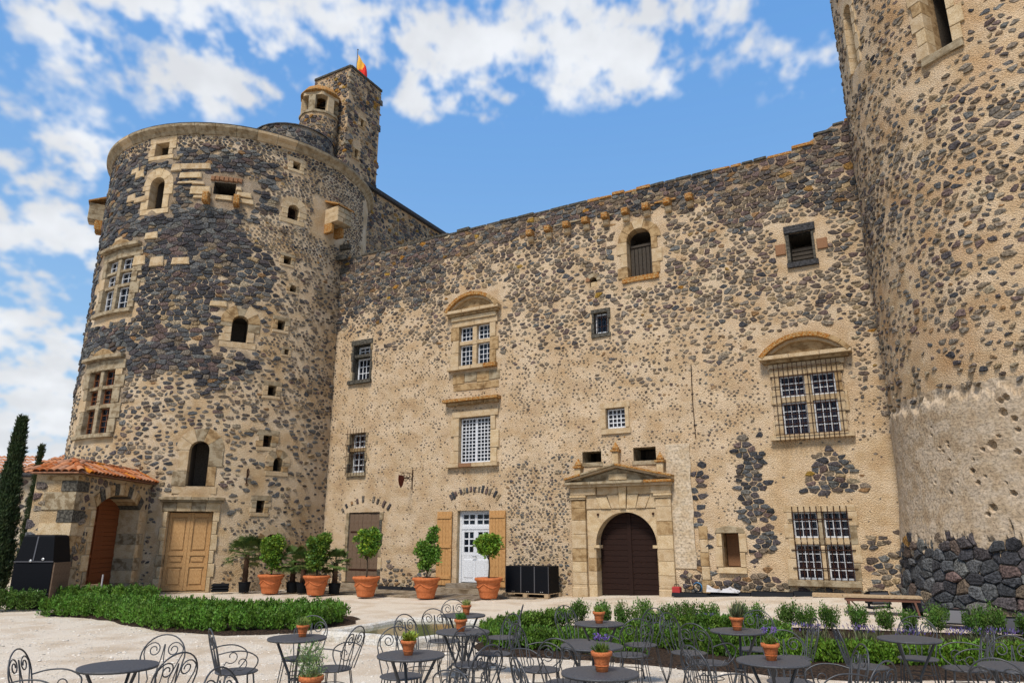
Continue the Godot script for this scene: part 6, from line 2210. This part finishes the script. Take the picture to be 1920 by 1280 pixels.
func build_terrace() -> void:
	# x, z, label
	var tb := [
		[-3.2, -6.25, "bare round iron table at the far left of the terrace"],
		[-2.24, -7.94, "round iron table with a green pot, between the left bed and the pool"],
		[-0.9, -6.82, "round iron table with a curly yellow-green pot, in front of the pool"],
		[-0.66, -10.2, "farthest round iron table, beside the right end of the pool"],
		[-0.55, -8.46, "round iron table just in front of the farthest one by the pool"],
		[1.06, -9.23, "round iron table with a green pot before the dark portal"],
		[0.77, -7.37, "bare round iron table behind the nearest pot of the middle"],
		[0.68, -5.95, "near round iron table with a scroll pot at the bottom middle"],
		[2.53, -8.51, "round iron table with the tall grey-green grass pot"],
		[2.21, -6.5, "round iron table with a lavender pot, right of the middle"],
		[4.1, -7.86, "bare round iron table before the bench"],
		[4.1, -6.19, "bare round iron table at the right edge of the picture"],
		[-1.23, -4.95, "round iron table under the feathery rosemary pot at the bottom edge"]]
	var t0 := make_table()
	for i in tb.size():
		var o := t0
		if i == 0:
			o.position = Vector3(tb[0][0], 0, tb[0][1])
			o.set_meta("label", tb[0][2])
			o.set_meta("group", "bistro tables of the terrace")
		else:
			o = dup(t0, tb[i][2], Vector3(tb[i][0], 0, tb[i][1]), rng.randf() * TAU, "bistro tables of the terrace")
	# position of the back, the table it faces, arms, label
	var ch := [
		[-3.95, -6.15, 0, 1, "scroll-backed armchair at the left side of the bare far-left table"],
		[-3.19, -7.01, 0, 0, "scroll-backed chair behind the bare far-left table"],
		[-2.6, -5.98, 0, 0, "scroll-backed chair at the right side of the bare far-left table"],
		[-2.95, -7.49, 1, 1, "armchair seen sideways left of the table nearest the left bed"],
		[-2.29, -8.67, 1, 0, "scroll-backed chair half hidden behind the table nearest the left bed"],
		[-1.58, -7.7, 1, 1, "armchair right of the table nearest the left bed, before the pool kerb"],
		[-2.0, -5.3, 12, 1, "armchair left of the rosemary pot at the bottom edge"],
		[-1.25, -8.84, 4, 0, "narrow-looking chair before the pool water, behind the curly plant"],
		[-0.98, -9.55, 3, 0, "chair turned to the farthest table, nearest the pool kerb"],
		[-0.85, -10.9, 3, 0, "chair behind the farthest table by the pool"],
		[-1.15, -7.62, 2, 0, "chair behind the curly plant table, its back over the pool kerb"],
		[-0.42, -7.75, 4, 0, "chair between the two middle pool tables with its back to the terrace"],
		[-0.2, -6.4, 2, 1, "armchair at the right of the curly plant table"],
		[-0.35, -5.25, 7, 0, "chair at the bottom edge left of the scroll pot table"],
		[0.0, -8.9, 4, 0, "chair with low wide back before the hedge at the pool end"],
		[0.12, -10.1, 3, 0, "edge-on chair right of the farthest table"],
		[0.05, -7.85, 6, 1, "edge-on armchair at the hedge corner facing the bare middle table"],
		[0.7, -9.95, 5, 0, "chair behind the table before the dark portal"],
		[0.4, -6.8, 6, 0, "chair with round back in front of the bare middle table"],
		[0.05, -5.72, 7, 0, "chair close at the left of the scroll pot table"],
		[1.8, -9.6, 5, 0, "edge-on chair right of the table before the dark portal"],
		[1.38, -8.4, 5, 1, "armchair in front of the table before the dark portal"],
		[1.86, -9.0, 8, 0, "chair left behind the tall grass pot table"],
		[1.9, -7.95, 8, 1, "armchair left of the tall grass pot table, nearer the camera"],
		[3.02, -9.3, 8, 0, "chair behind the tall grass pot table"],
		[2.62, -7.35, 9, 0, "chair behind the lavender pot table"],
		[3.34, -8.4, 8, 0, "edge-on chair right of the tall grass pot table"],
		[2.92, -6.42, 9, 1, "armchair right of the lavender pot table"],
		[2.7, -5.6, 9, 0, "chair at the bottom edge right of the lavender pot table"],
		[1.5, -6.35, 9, 1, "armchair left of the lavender pot table"],
		[3.4, -7.95, 10, 0, "chair left of the bare table before the bench"],
		[4.6, -8.62, 10, 0, "chair behind the bare table before the bench"],
		[4.82, -7.7, 10, 1, "armchair right of the bare table before the bench"],
		[4.55, -6.95, 11, 0, "chair behind the bare table at the right edge"],
		[3.6, -5.72, 11, 0, "chair in front of the bare table at the right edge"]]
	var c0 := make_chair(false)
	var c1 := make_chair(true)
	var used := [false, false]
	for q in ch:
		var tgt := Vector2(tb[q[2]][0], tb[q[2]][1])
		var d := (tgt - Vector2(q[0], q[1])).normalized()
		d = d.rotated(rng.randf_range(-0.22, 0.22))
		var p := Vector2(q[0], q[1]) + d * 0.26
		var turn := atan2(d.x, d.y)
		var src: Node3D = c1 if q[3] == 1 else c0
		var at := Vector3(p.x, 0, p.y)
		if not used[q[3]]:
			used[q[3]] = true
			src.position = at
			src.rotation.y = turn
			src.set_meta("label", q[4])
			src.set_meta("group", "iron chairs of the terrace")
		else:
			dup(src, q[4], at, turn, "iron chairs of the terrace")
	var tuft := leaf_mesh(16, 0.02, 0.05, 0.05, 0.004, 0.8)
	var grass := leaf_mesh(14, 0.015, 0.04, 0.15, 0.0022, 0.95)
	var feather := leaf_mesh(40, 0.02, 0.2, 0.035, 0.0022, 0.5)
	var curl := leaf_mesh(18, 0.025, 0.06, 0.035, 0.008, 0.6)
	var Y := 0.7225
	small_pot("terracotta pot with a loose green tuft on the table nearest the left bed", Vector3(-2.2, Y, -7.98), 1.0, tuft, 26, 0.07, Color(0.16, 0.24, 0.06))
	small_pot("glossy terracotta pot with curly yellow-green leaves on the table before the pool", Vector3(-0.92, Y, -6.78), 1.05, curl, 26, 0.07, Color(0.26, 0.33, 0.04))
	small_pot("fluted terracotta pot with a pale tuft on the farthest table", Vector3(-0.62, Y, -10.2), 1.05, tuft, 22, 0.06, Color(0.25, 0.3, 0.09))
	small_pot("terracotta pot with a dark green tuft on the second table by the pool", Vector3(-0.57, Y, -8.42), 1.1, tuft, 22, 0.05, Color(0.07, 0.19, 0.03))
	small_pot("terracotta pot with a round green tuft before the dark portal", Vector3(1.06, Y, -9.2), 1.15, tuft, 26, 0.06, Color(0.16, 0.26, 0.05))
	small_pot("largest small terracotta pot, with scroll relief, on the near middle table", Vector3(0.7, Y, -5.98), 1.25, tuft, 20, 0.05, Color(0.1, 0.17, 0.03), true)
	small_pot("terracotta pot with tall grey-green grass right of the portal", Vector3(2.53, Y, -8.52), 1.2, grass, 18, 0.07, Color(0.24, 0.29, 0.15))
	small_pot("terracotta pot with purple lavender right of the middle", Vector3(2.2, Y, -6.5), 1.15, tuft, 22, 0.05, Color(0.1, 0.17, 0.03), true)
	small_pot("terracotta pot with feathery grey-green rosemary at the bottom edge", Vector3(-1.3, Y, -5.0), 1.2, feather, 26, 0.1, Color(0.17, 0.27, 0.10))

# ---------------------------------------------------------------- equipment and clutter
func bevel_box(mb: MB, a: Vector3, b: Vector3, e := 0.01, top := Vector2.ONE) -> void:
	# a box with chamfered top edges; top shrinks the upper face
	var c := (a + b) * 0.5
	var h := (b - a) * 0.5
	var ring := func(y: float, fx: float, fz: float) -> Array:
		return [Vector3(c.x - h.x * fx, y, c.z - h.z * fz), Vector3(c.x + h.x * fx, y, c.z - h.z * fz), Vector3(c.x + h.x * fx, y, c.z + h.z * fz), Vector3(c.x - h.x * fx, y, c.z + h.z * fz)]
	var r0: Array = ring.call(a.y, 1.0, 1.0)
	var r1: Array = ring.call(b.y - e, top.x, top.y)
	var r2: Array = ring.call(b.y, top.x - e / h.x, top.y - e / h.z)
	mb.face(r0, c)
	mb.face(r2, c)
	for q in [[r0, r1], [r1, r2]]:
		for i in 4:
			var j := (i + 1) % 4
			mb.face([q[0][i], q[0][j], q[1][j], q[1][i]], c)

func build_clutter() -> void:
	var f := flat(Vector3(-1.24, 0, -24.17), 0.506145)
	# tall black cases under a cover
	var t := thing("equipment_case", "tall black two-tier equipment case standing before the gateway", "case", Vector3(-12.1, 0, -19.15), 0.05)
	var lo := MB.new()
	bevel_box(lo, Vector3(-0.5, 0.05, -0.4), Vector3(0.45, 1.12, 0.4), 0.02)
	put(lo, "lower_case", M.black, t)
	var up := MB.new()
	bevel_box(up, Vector3(-0.5, 1.12, -0.4), Vector3(0.45, 1.8, 0.4), 0.05, Vector2(0.8, 0.85))
	put(up, "upper_case", M.black, t)
	var sd := MB.new()
	sd.box(Vector3(0.452, 0.05, -0.38), Vector3(0.49, 1.12, 0.38))
	put(sd, "side_board", M.old_wood, t)
	for y in [0.36, 1.13]:
		var r := MB.new()
		r.box(Vector3(-0.51, y, 0.4), Vector3(0.46, y + 0.025, 0.415))
		put(r, "rail", M.grey_rail, t)
	var ct := MB.new()
	ct.hexa([Vector3(-0.06, 1.17, 0.41), Vector3(-0.03, 1.17, 0.41), Vector3(-0.03, 1.17, 0.38), Vector3(-0.06, 1.17, 0.38), Vector3(-0.06, 1.76, 0.345), Vector3(-0.03, 1.76, 0.345), Vector3(-0.03, 1.76, 0.31), Vector3(-0.06, 1.76, 0.31)])
	put(ct, "centre_rail", M.grey_rail, t)
	for q in [[-0.1, 1.16], [0.2, 1.2], [0.2, 0.42]]:
		var k := MB.new()
		k.lathe([[0.035, 0.0], [0.035, 0.015], [0.015, 0.02], [0.0, 0.012]], 12, Transform3D(Basis(Vector3.RIGHT, PI / 2), Vector3(q[0], q[1], 0.415)))
		put(k, "latch", M.steel, t)
	for x in [-0.4, 0.35]:
		for z in [-0.3, 0.3]:
			var w := MB.new()
			w.lathe([[0.0, -0.025], [0.05, -0.025], [0.05, 0.025], [0.0, 0.025]], 12, Transform3D(Basis(Vector3.FORWARD, PI / 2), Vector3(x, 0.05, z)))
			put(w, "wheel", M.black_rubber, t)
	# black boxes on a pallet beside the portal
	var pl := thing("pallet", "wooden pallet under the black boxes beside the portal", "pallet", f.at(2.45, 0.02, 0.62), -0.506145)
	for i in 5:
		var b := MB.new()
		b.box(Vector3(-0.75, 0.11, -0.45 + i * 0.19), Vector3(0.75, 0.13, -0.33 + i * 0.19))
		put(b, "board", M.raw_plank, pl)
	for x in [-0.7, 0.0, 0.7]:
		for z in [-0.4, 0.4]:
			var b := MB.new()
			b.box(Vector3(x - 0.07, 0.02, z - 0.06), Vector3(x + 0.07, 0.108, z + 0.06))
			put(b, "bearer", M.raw_plank, pl)
	for z in [-0.4, 0.4]:
		var b := MB.new()
		b.box(Vector3(-0.75, 0.0, z - 0.06), Vector3(0.75, 0.018, z + 0.06))
		put(b, "skid", M.raw_plank, pl)
	var bl := ["first black upright box on the pallet, next to the shutter", "middle black upright box on the pallet", "last black upright box on the pallet, next to the portal"]
	for i in 3:
		var x: float = [-0.45, 0.04, 0.5][i]
		var hw: float = [0.255, 0.22, 0.225][i]
		var c := thing("black_box", bl[i], "box", f.at(2.45 + x, 0.152, 0.62), -0.506145, "black boxes on the pallet")
		var b := MB.new()
		bevel_box(b, Vector3(-hw, 0, -0.36), Vector3(hw, 0.76, 0.36), 0.015)
		put(b, "body", M.black, c)
		for sx in [-1.0, 1.0]:
			var r := MB.new()
			r.box(Vector3(sx * hw - 0.008, 0.01, 0.355), Vector3(sx * hw + 0.008, 0.75, 0.368))
			put(r, "edge_rail", M.grey_rail, c)
		for k in 2:
			var cr := MB.new()
			cr.box(Vector3(-0.03 + k * 0.06 - 0.012, 0.03, 0.36), Vector3(-0.03 + k * 0.06 + 0.012, 0.055, 0.366))
			put(cr, "corner_plate", M.steel, c)
	# black ramps along the foot of the wall
	var rl := ["cable ramp at the portal end, under the red box", "cable ramp under the white sheet", "cable ramp left of the low grilled window", "cable ramp under the low grilled window"]
	for i in 4:
		var s := 6.66 + i * 1.06
		var o := f.at(s + 0.52, 0.0, 0.3)
		var c := thing("cable_ramp", "black rubber " + rl[i], "cable ramp", Vector3(o.x, ground_y(o.x, o.z), o.z), -0.506145, "black cable ramps along the wall")
		var b := MB.new()
		b.hexa([Vector3(-0.52, 0, 0.14), Vector3(0.52, 0, 0.14), Vector3(0.52, 0.1, 0.09), Vector3(-0.52, 0.1, 0.09), Vector3(-0.52, 0, -0.14), Vector3(0.52, 0, -0.14), Vector3(0.52, 0.1, -0.09), Vector3(-0.52, 0.1, -0.09)])
		put(b, "body", M.black_rubber, c)
		for k in 3:
			var g := MB.new()
			g.box(Vector3(-0.5, 0.1, -0.07 + k * 0.055), Vector3(0.5, 0.112, -0.04 + k * 0.055))
			put(g, "lid_rib", M.black, c)
	for i in 4:
		var s := -3.6 + i * 1.05 + (2.2 if i > 2 else 0.0)
		var o := f.at(s + 0.5, 0.0, 0.28)
		var c := thing("cable_ramp", "black rubber cable ramp on the paving, %s from the plank door" % ORD[i], "cable ramp", Vector3(o.x, 0.045, o.z), -0.506145, "black cable ramps along the wall")
		var b := MB.new()
		b.hexa([Vector3(-0.5, 0, 0.14), Vector3(0.5, 0, 0.14), Vector3(0.5, 0.09, 0.09), Vector3(-0.5, 0.09, 0.09), Vector3(-0.5, 0, -0.14), Vector3(0.5, 0, -0.14), Vector3(0.5, 0.09, -0.09), Vector3(-0.5, 0.09, -0.09)])
		put(b, "body", M.black_rubber, c)
	# small things lying there
	var o := f.at(6.78, 0, 0.3)
	var rb := thing("tool_box", "small red tool box beside the portal", "tool box", Vector3(o.x, ground_y(o.x, o.z) + 0.112, o.z), -0.6)
	var b := MB.new()
	bevel_box(b, Vector3(-0.11, 0, -0.08), Vector3(0.11, 0.16, 0.08), 0.02)
	put(b, "body", M.red_paint, rb)
	b = MB.new()
	b.tube([Vector3(-0.07, 0.15, 0), Vector3(-0.06, 0.22, 0), Vector3(0.06, 0.22, 0), Vector3(0.07, 0.15, 0)], 0.01, 6)
	put(b, "handle", M.black_rubber, rb)
	o = f.at(7.35, 0, 0.3)
	var co := thing("cable_coil", "blue coiled cable leaning beside the red tool box", "cable", Vector3(o.x, ground_y(o.x, o.z) + 0.112, o.z), -0.5)
	for k in 4:
		b = MB.new()
		var path := []
		for i in 24:
			var a := TAU * i / 24.0
			path.append(Vector3(cos(a) * (0.12 - 0.006 * k), 0.13 + sin(a) * (0.12 - 0.006 * k), 0.02 * k - 0.03))
		b.tube(path, 0.011, 6, -1.0, true)
		put(b, "loop", M.blue_plastic if k < 2 else M.black_rubber, co)
	o = f.at(8.05, 0, 0.32)
	var ws := thing("plastic_sheet", "crumpled white sheet lying on the ramp by the wall niche", "sheet", Vector3(o.x, ground_y(o.x, o.z) + 0.11, o.z), -0.506145)
	b = MB.new()
	for i in 14:
		for j in 5:
			var q := []
			for e in [[i, j], [i + 1, j], [i + 1, j + 1], [i, j + 1]]:
				var x: float = -0.42 + e[0] * 0.06
				var z: float = -0.14 + e[1] * 0.06
				q.append(Vector3(x, maxf(0.004, 0.05 + 0.07 * sin(x * 9.0 + z * 4.0) * cos(z * 8.0) + und.get_noise_2d(x * 60.0, z * 60.0) * 0.06 + (0.08 if x < -0.1 else 0.0)) * sstep(-0.15, -0.05, z) * sstep(0.17, 0.05, z), z))
			b.face(q, Vector3(0, -5, 0))
	put(b, "folds", M.white_sheet, ws)
	# plank on the ground and the long bench
	o = f.at(11.0, 0, 0.55)
	var pk := thing("plank", "pale wooden plank lying at the foot of the wall behind the bench", "plank", Vector3(o.x, ground_y(o.x, o.z) + 0.0, o.z), -0.45)
	b = MB.new()
	bevel_box(b, Vector3(-0.7, 0.0, -0.12), Vector3(0.7, 0.09, 0.12), 0.008)
	put(b, "board", M.raw_plank, pk)
	var be := thing("bench", "long wooden bench with splayed brown legs before the great tower", "bench", Vector3(7.75, ground_y(7.75, -15.75), -15.75), -0.35)
	for k in 3:
		b = MB.new()
		bevel_box(b, Vector3(-0.74, 0.36, -0.19 + k * 0.128), Vector3(0.74, 0.405, -0.068 + k * 0.128), 0.006)
		put(b, "seat_board", M.raw_plank, be)
	for z in [-0.15, 0.15]:
		b = MB.new()
		b.box(Vector3(-0.7, 0.29, z - 0.015), Vector3(0.7, 0.358, z + 0.015))
		put(b, "apron", M.bench_leg, be)
	for x in [-0.64, 0.6]:
		for z in [-0.15, 0.15]:
			b = MB.new()
			var ex: float = x + (0.02 if x < 0 else 0.05)
			b.hexa([Vector3(x - 0.02, 0.29, z - 0.02), Vector3(x + 0.02, 0.29, z - 0.02), Vector3(x + 0.02, 0.29, z + 0.02), Vector3(x - 0.02, 0.29, z + 0.02), Vector3(ex - 0.018, 0.0, z * 1.3 - 0.018), Vector3(ex + 0.018, 0.0, z * 1.3 - 0.018), Vector3(ex + 0.018, 0.0, z * 1.3 + 0.018), Vector3(ex - 0.018, 0.0, z * 1.3 + 0.018)])
			put(b, "leg", M.bench_leg, be)
		b = MB.new()
		b.tube([Vector3(x * 0.95, 0.32, 0), Vector3(x * 0.6, 0.05, 0)], 0.014, 5)
		put(b, "brace", M.bench_leg, be)
	# stage lights at the foot of the great tower
	var sl := [[8.45, -14.45, 0.55, "wide black stage light on feet before the tower boulders"], [8.95, -13.5, 0.4, "small black stage light at the right end of the tower boulders"], [8.1, -16.6, 0.5, "black stage light behind the bench legs"], [8.35, -15.6, 0.42, "black stage light under the wall end of the bench"]]
	for i in sl.size():
		var q: Array = sl[i]
		var c := thing("stage_light", q[3], "lamp", Vector3(q[0], ground_y(q[0], q[1]), q[1]), -0.5 + i * 0.35, "stage lights at the great tower")
		var w: float = q[2]
		b = MB.new()
		b.hexa([Vector3(-w * 0.5, 0.08, 0.1), Vector3(w * 0.5, 0.08, 0.1), Vector3(w * 0.5, 0.36, 0.02), Vector3(-w * 0.5, 0.36, 0.02), Vector3(-w * 0.45, 0.1, -0.16), Vector3(w * 0.45, 0.1, -0.16), Vector3(w * 0.45, 0.3, -0.16), Vector3(-w * 0.45, 0.3, -0.16)])
		put(b, "housing", M.black, c)
		b = MB.new()
		b.hexa([Vector3(-w * 0.44, 0.11, 0.103), Vector3(w * 0.44, 0.11, 0.103), Vector3(w * 0.44, 0.33, 0.041), Vector3(-w * 0.44, 0.33, 0.041), Vector3(-w * 0.44, 0.11, 0.09), Vector3(w * 0.44, 0.11, 0.09), Vector3(w * 0.44, 0.33, 0.03), Vector3(-w * 0.44, 0.33, 0.03)])
		put(b, "lens", M.grey_rail, c)
		for sx in [-1.0, 1.0]:
			b = MB.new()
			b.box(Vector3(sx * w * 0.5 - 0.012, 0.0, -0.03), Vector3(sx * w * 0.5 + 0.012, 0.24, 0.03))
			put(b, "yoke_arm", M.black_rubber, c)
			b = MB.new()
			b.box(Vector3(sx * w * 0.42 - 0.02, 0.0, -0.16), Vector3(sx * w * 0.42 + 0.02, 0.025, 0.16))
			put(b, "foot", M.black_rubber, c)
	# black wedges and the rolled bag at the tower foot
	var wd := thing("loudspeaker_wedge", "flat black slatted wedge beside the tallest palm", "loudspeaker", Vector3(-9.35, 0.05, -23.95), 0.3)
	for k in 3:
		b = MB.new()
		b.box(Vector3(-0.26, 0.02 + k * 0.085, -0.16 + k * 0.03), Vector3(0.26, 0.075 + k * 0.085, 0.14 + k * 0.02))
		put(b, "slat", M.black_rubber, wd)
	b = MB.new()
	b.box(Vector3(-0.24, 0.0, -0.15), Vector3(0.24, 0.26, -0.1))
	put(b, "back_plate", M.black, wd)
	var bg := thing("rolled_bag", "long dark rolled bag with two straps before the pine door", "bag", Vector3(-11.0, 0.02, -22.0), 0.1)
	b = MB.new()
	b.lathe([[0.0, -0.4], [0.07, -0.4], [0.1, -0.36], [0.105, 0.0], [0.1, 0.36], [0.07, 0.4], [0.0, 0.4]], 16, Transform3D(Basis(Vector3.FORWARD, PI / 2), Vector3(0, 0.105, 0)))
	put(b, "roll", M.black, bg)
	for x in [-0.15, 0.05]:
		b = MB.new()
		var path := []
		for i in 16:
			path.append(Vector3(x, 0.105 + sin(TAU * i / 16.0) * 0.108, cos(TAU * i / 16.0) * 0.108))
		b.tube(path, 0.008, 5, -1.0, true)
		put(b, "strap", M.grey_rail, bg)
	var tr := thing("timber_trestle", "low weathered timber rail on posts beside the gateway door", "trestle", Vector3(-11.55, 0, -20.1), 1.2)
	b = MB.new()
	b.box(Vector3(-0.55, 0.42, -0.05), Vector3(0.55, 0.5, 0.05))
	put(b, "rail", M.raw_plank, tr)
	for x in [-0.45, 0.45]:
		b = MB.new()
		b.box(Vector3(x - 0.03, -0.05, -0.03), Vector3(x + 0.03, 0.42, 0.03))
		put(b, "post", M.old_wood, tr)
	b = MB.new()
	b.box(Vector3(0.5, -0.05, 0.06), Vector3(0.53, 0.75, 0.085))
	put(b, "stake", M.white_sheet, tr)
	# wrought-iron sign and the old iron hook
	var sg := thing("hanging_sign", "wrought-iron bracket with dark red shield on the facade above the plank door", "sign", f.at(-2.6, 3.4, 0.0), -0.506145)
	b = MB.new()
	b.box(Vector3(-0.015, -0.05, 0.0), Vector3(0.015, 0.66, 0.03))
	put(b, "wall_bar", M.iron, sg)
	for q in [[0.5, 0.36], [0.32, 0.3]]:
		b = MB.new()
		b.tube([Vector3(0, q[0], 0.03), Vector3(0, q[0] + 0.02, 0.3), Vector3(0, q[0], 0.75 if q[0] > 0.4 else 0.5)], 0.013, 6)
		put(b, "arm", M.iron, sg)
	for k in 4:
		b = MB.new()
		var path := []
		for i in 18:
			var u := i / 17.0
			var a := lerpf(0.0, TAU * 1.3, u)
			var r := lerpf(0.11, 0.03, u)
			path.append(Vector3(0, 0.3 + 0.13 * (k % 2) + sin(a + k) * r, 0.14 + 0.14 * k + cos(a + k) * r))
		b.tube(path, 0.009, 5)
		put(b, "scroll", M.iron, sg)
	b = MB.new()
	var sh := []
	for q in [[-0.14, 0.16], [0.14, 0.16], [0.15, 0.0], [0.1, -0.16], [0.0, -0.27], [-0.1, -0.16], [-0.15, 0.0]]:
		sh.append(Vector3(0.012, 0.25 + q[1], 0.66 + q[0]))
	b.face(sh, Vector3(-1, 0.2, 0.66))
	var sh2 := []
	for p in sh:
		sh2.append(p - Vector3(0.024, 0, 0))
	b.face(sh2, Vector3(1, 0.2, 0.66))
	for i in 7:
		b.face([sh[i], sh[(i + 1) % 7], sh2[(i + 1) % 7], sh2[i]], Vector3(0, 0.2, 0.66))
	put(b, "shield", M.shield_red, sg)
	var hk := thing("iron_bracket", "small forged iron bracket on the round tower right of the tall niche", "bracket", Vector3(-12.08 + sin(0.567) * 5.42, 3.72, -29.4 + cos(0.567) * 5.42), 0.567)
	b = MB.new()
	b.tube([Vector3(0, -0.2, 0.01), Vector3(0, 0.3, 0.01)], 0.022, 6)
	put(b, "stem", M.iron, hk)
	b = MB.new()
	b.tube(smooth([Vector3(0, 0.22, 0.02), Vector3(0, 0.3, 0.16), Vector3(0, 0.18, 0.26), Vector3(0, 0.05, 0.2), Vector3(0, 0.0, 0.05)], 14), 0.016, 6)
	put(b, "hook", M.iron, hk)

# ---------------------------------------------------------------- sky
func build_sky() -> Sky:
	var W := 2560
	var H := 1280
	var f := FastNoiseLite.new()
	f.noise_type = FastNoiseLite.TYPE_SIMPLEX_SMOOTH
	f.seed = 11
	f.frequency = 1.0
	f.fractal_type = FastNoiseLite.FRACTAL_FBM
	f.fractal_octaves = 6
	f.fractal_gain = 0.56
	var g := FastNoiseLite.new()
	g.noise_type = FastNoiseLite.TYPE_SIMPLEX_SMOOTH
	g.seed = 23
	g.frequency = 1.0
	g.fractal_octaves = 3
	# cloud banks: azimuth, elevation, half width, half height, weight
	var banks := [[-0.63, 0.12, 0.16, 0.15, 1.9], [-0.64, 0.345, 0.10, 0.04, 1.1], [-0.645, 0.44, 0.13, 0.06, 1.0], [-0.536, 0.62, 0.2, 0.08, 0.9], [-0.44, 0.575, 0.11, 0.035, 0.8], [-0.20, 0.671, 0.14, 0.06, 1.0], [-0.163, 0.604, 0.06, 0.04, 0.85], [-0.026, 0.587, 0.08, 0.028, 0.75], [-0.053, 0.656, 0.06, 0.045, 0.7], [0.124, 0.69, 0.14, 0.065, 1.0], [0.198, 0.621, 0.10, 0.045, 0.85], [0.320, 0.68, 0.09, 0.04, 0.8], [0.393, 0.625, 0.04, 0.025, 0.6], [0.455, 0.59, 0.07, 0.03, 0.75], [-0.655, 0.584, 0.090, 0.045, 0.5]]
	var bytes := PackedByteArray()
	bytes.resize(W * H * 3)
	var low := Color(0.30, 0.29, 0.27).linear_to_srgb()
	for y in H:
		var el := PI * 0.5 - PI * (y + 0.5) / H
		if el < -0.02:
			for x in W:
				var o := (y * W + x) * 3
				bytes[o] = int(low.r * 255.0)
				bytes[o + 1] = int(low.g * 255.0)
				bytes[o + 2] = int(low.b * 255.0)
			continue
		var se := sin(el)
		var ce := cos(el)
		var k := pow(1.0 - clampf(se, 0.0, 1.0), 2.6)
		var sky := Color(0.118, 0.33, 0.75).lerp(Color(0.50, 0.76, 0.95), k)
		for x in W:
			var az := wrapf(TAU * (x + 0.5) / W, -PI, PI)
			var dx := sin(az) * ce
			var dz := -cos(az) * ce
			var q := 1.0 / (se + 0.35)
			var n := f.get_noise_2d(dx * q * 4.2, dz * q * 4.2 + 3.0)
			var m := 0.0
			if absf(az) < 1.1 and el < 1.0:
				for b in banks:
					var ux: float = (az - b[0]) * ce / b[2] / 0.85
					var uy: float = (el - b[1]) / b[3]
					var e := ux * ux + uy * uy
					if e < 6.0:
						m += b[4] * exp(-e)
			var open := clampf(maxf((absf(az) - 0.75) / 0.4, (el - 0.76) / 0.2), 0.0, 1.0)
			var broad := g.get_noise_2d(dx * q * 1.3 + 7.0, dz * q * 1.3)
			var hi := f.get_noise_2d(dx * q * 9.0 + 4.0, dz * q * 9.0)
			var fine := f.get_noise_2d(dx * q * 24.0 + 14.0, dz * q * 17.0)
			m = minf(m * 1.1, 1.6)
			var c := m * 0.55 + (0.95 * hi + 0.4 * n + 0.6 * fine) * m * (1.0 - 0.42 * m) * 1.35 + n * 0.25 + hi * 0.12 - 0.2 + open * (0.32 + broad * 0.9 + hi * 0.3)
			c = clampf(c * 1.75, 0.0, 1.0)
			c = lerpf(c, c * c * (3.0 - 2.0 * c), 0.5)
			var shade := clampf(0.93 + 0.25 * f.get_noise_2d(dx * q * 4.2 + 0.05, dz * q * 4.2 + 3.12) - 0.06 * c, 0.82, 1.0)
			var cl := Color(0.93 * shade, 0.95 * shade, 0.98 * shade)
			var col := sky.lerp(cl, c * 0.95).linear_to_srgb()
			var o := (y * W + x) * 3
			bytes[o] = int(clampf(col.r, 0.0, 1.0) * 255.0)
			bytes[o + 1] = int(clampf(col.g, 0.0, 1.0) * 255.0)
			bytes[o + 2] = int(clampf(col.b, 0.0, 1.0) * 255.0)
	var im := Image.create_from_data(W, H, false, Image.FORMAT_RGB8, bytes)
	var pm := PanoramaSkyMaterial.new()
	pm.panorama = ImageTexture.create_from_image(im)
	var sky := Sky.new()
	sky.sky_material = pm
	return sky

func _ready() -> void:
	rng.seed = 20240611
	und.seed = 5
	und.frequency = 1.0
	und.fractal_octaves = 3
	nz.seed = 9
	nz.frequency = 1.0
	nz.fractal_octaves = 4
	var cam := Camera3D.new()
	cam.name = "camera"
	cam.position = EYE
	cam.rotation_degrees.x = 15.5
	cam.fov = 51.46
	cam.near = 0.1
	cam.far = 800.0
	add_child(cam)
	cam.current = true
	var env := Environment.new()
	env.background_mode = Environment.BG_SKY
	env.sky = build_sky()
	env.tonemap_mode = Environment.TONE_MAPPER_LINEAR
	env.tonemap_exposure = 1.0
	env.sdfgi_enabled = true
	env.ssao_enabled = true
	env.ssil_enabled = true
	var we := WorldEnvironment.new()
	we.name = "world"
	we.environment = env
	add_child(we)
	var sun := DirectionalLight3D.new()
	sun.name = "sun"
	sun.light_energy = 1.45
	sun.light_angular_distance = 14.0
	sun.light_color = Color(1.0, 0.96, 0.9)
	sun.shadow_enabled = true
	add_child(sun)
	sun.look_at_from_position(Vector3(-0.24, 0.8, 0.54) * 50.0, Vector3.ZERO)
	make_materials()
	print("start")
	build_ground()
	build_wall()
	print("wall")
	build_round_tower()
	build_turret()
	build_great_tower()
	print("towers")
	build_gateway()
	far_house("distant stone house with red tile roof behind the cypress", Vector3(-21.6, 0, -30.5), 8.5, 9.0, 4.25, 2.1)
	far_house("second red tiled roof at the left picture edge", Vector3(-27.5, 0, -29.5), 5.5, 8.0, 3.4, 1.9)
	cypress("tall slender dark cypress at the left picture edge", Vector3(-14.35, 0, -20.6), 5.1, 0.44, 1500)
	cypress("small distant cypress before the tiled roof", Vector3(-19.2, 0, -29.0), 5.4, 0.2, 420)
	print("trees")
	build_garden()
	build_pots()
	build_terrace()
	build_clutter()
	print("done")
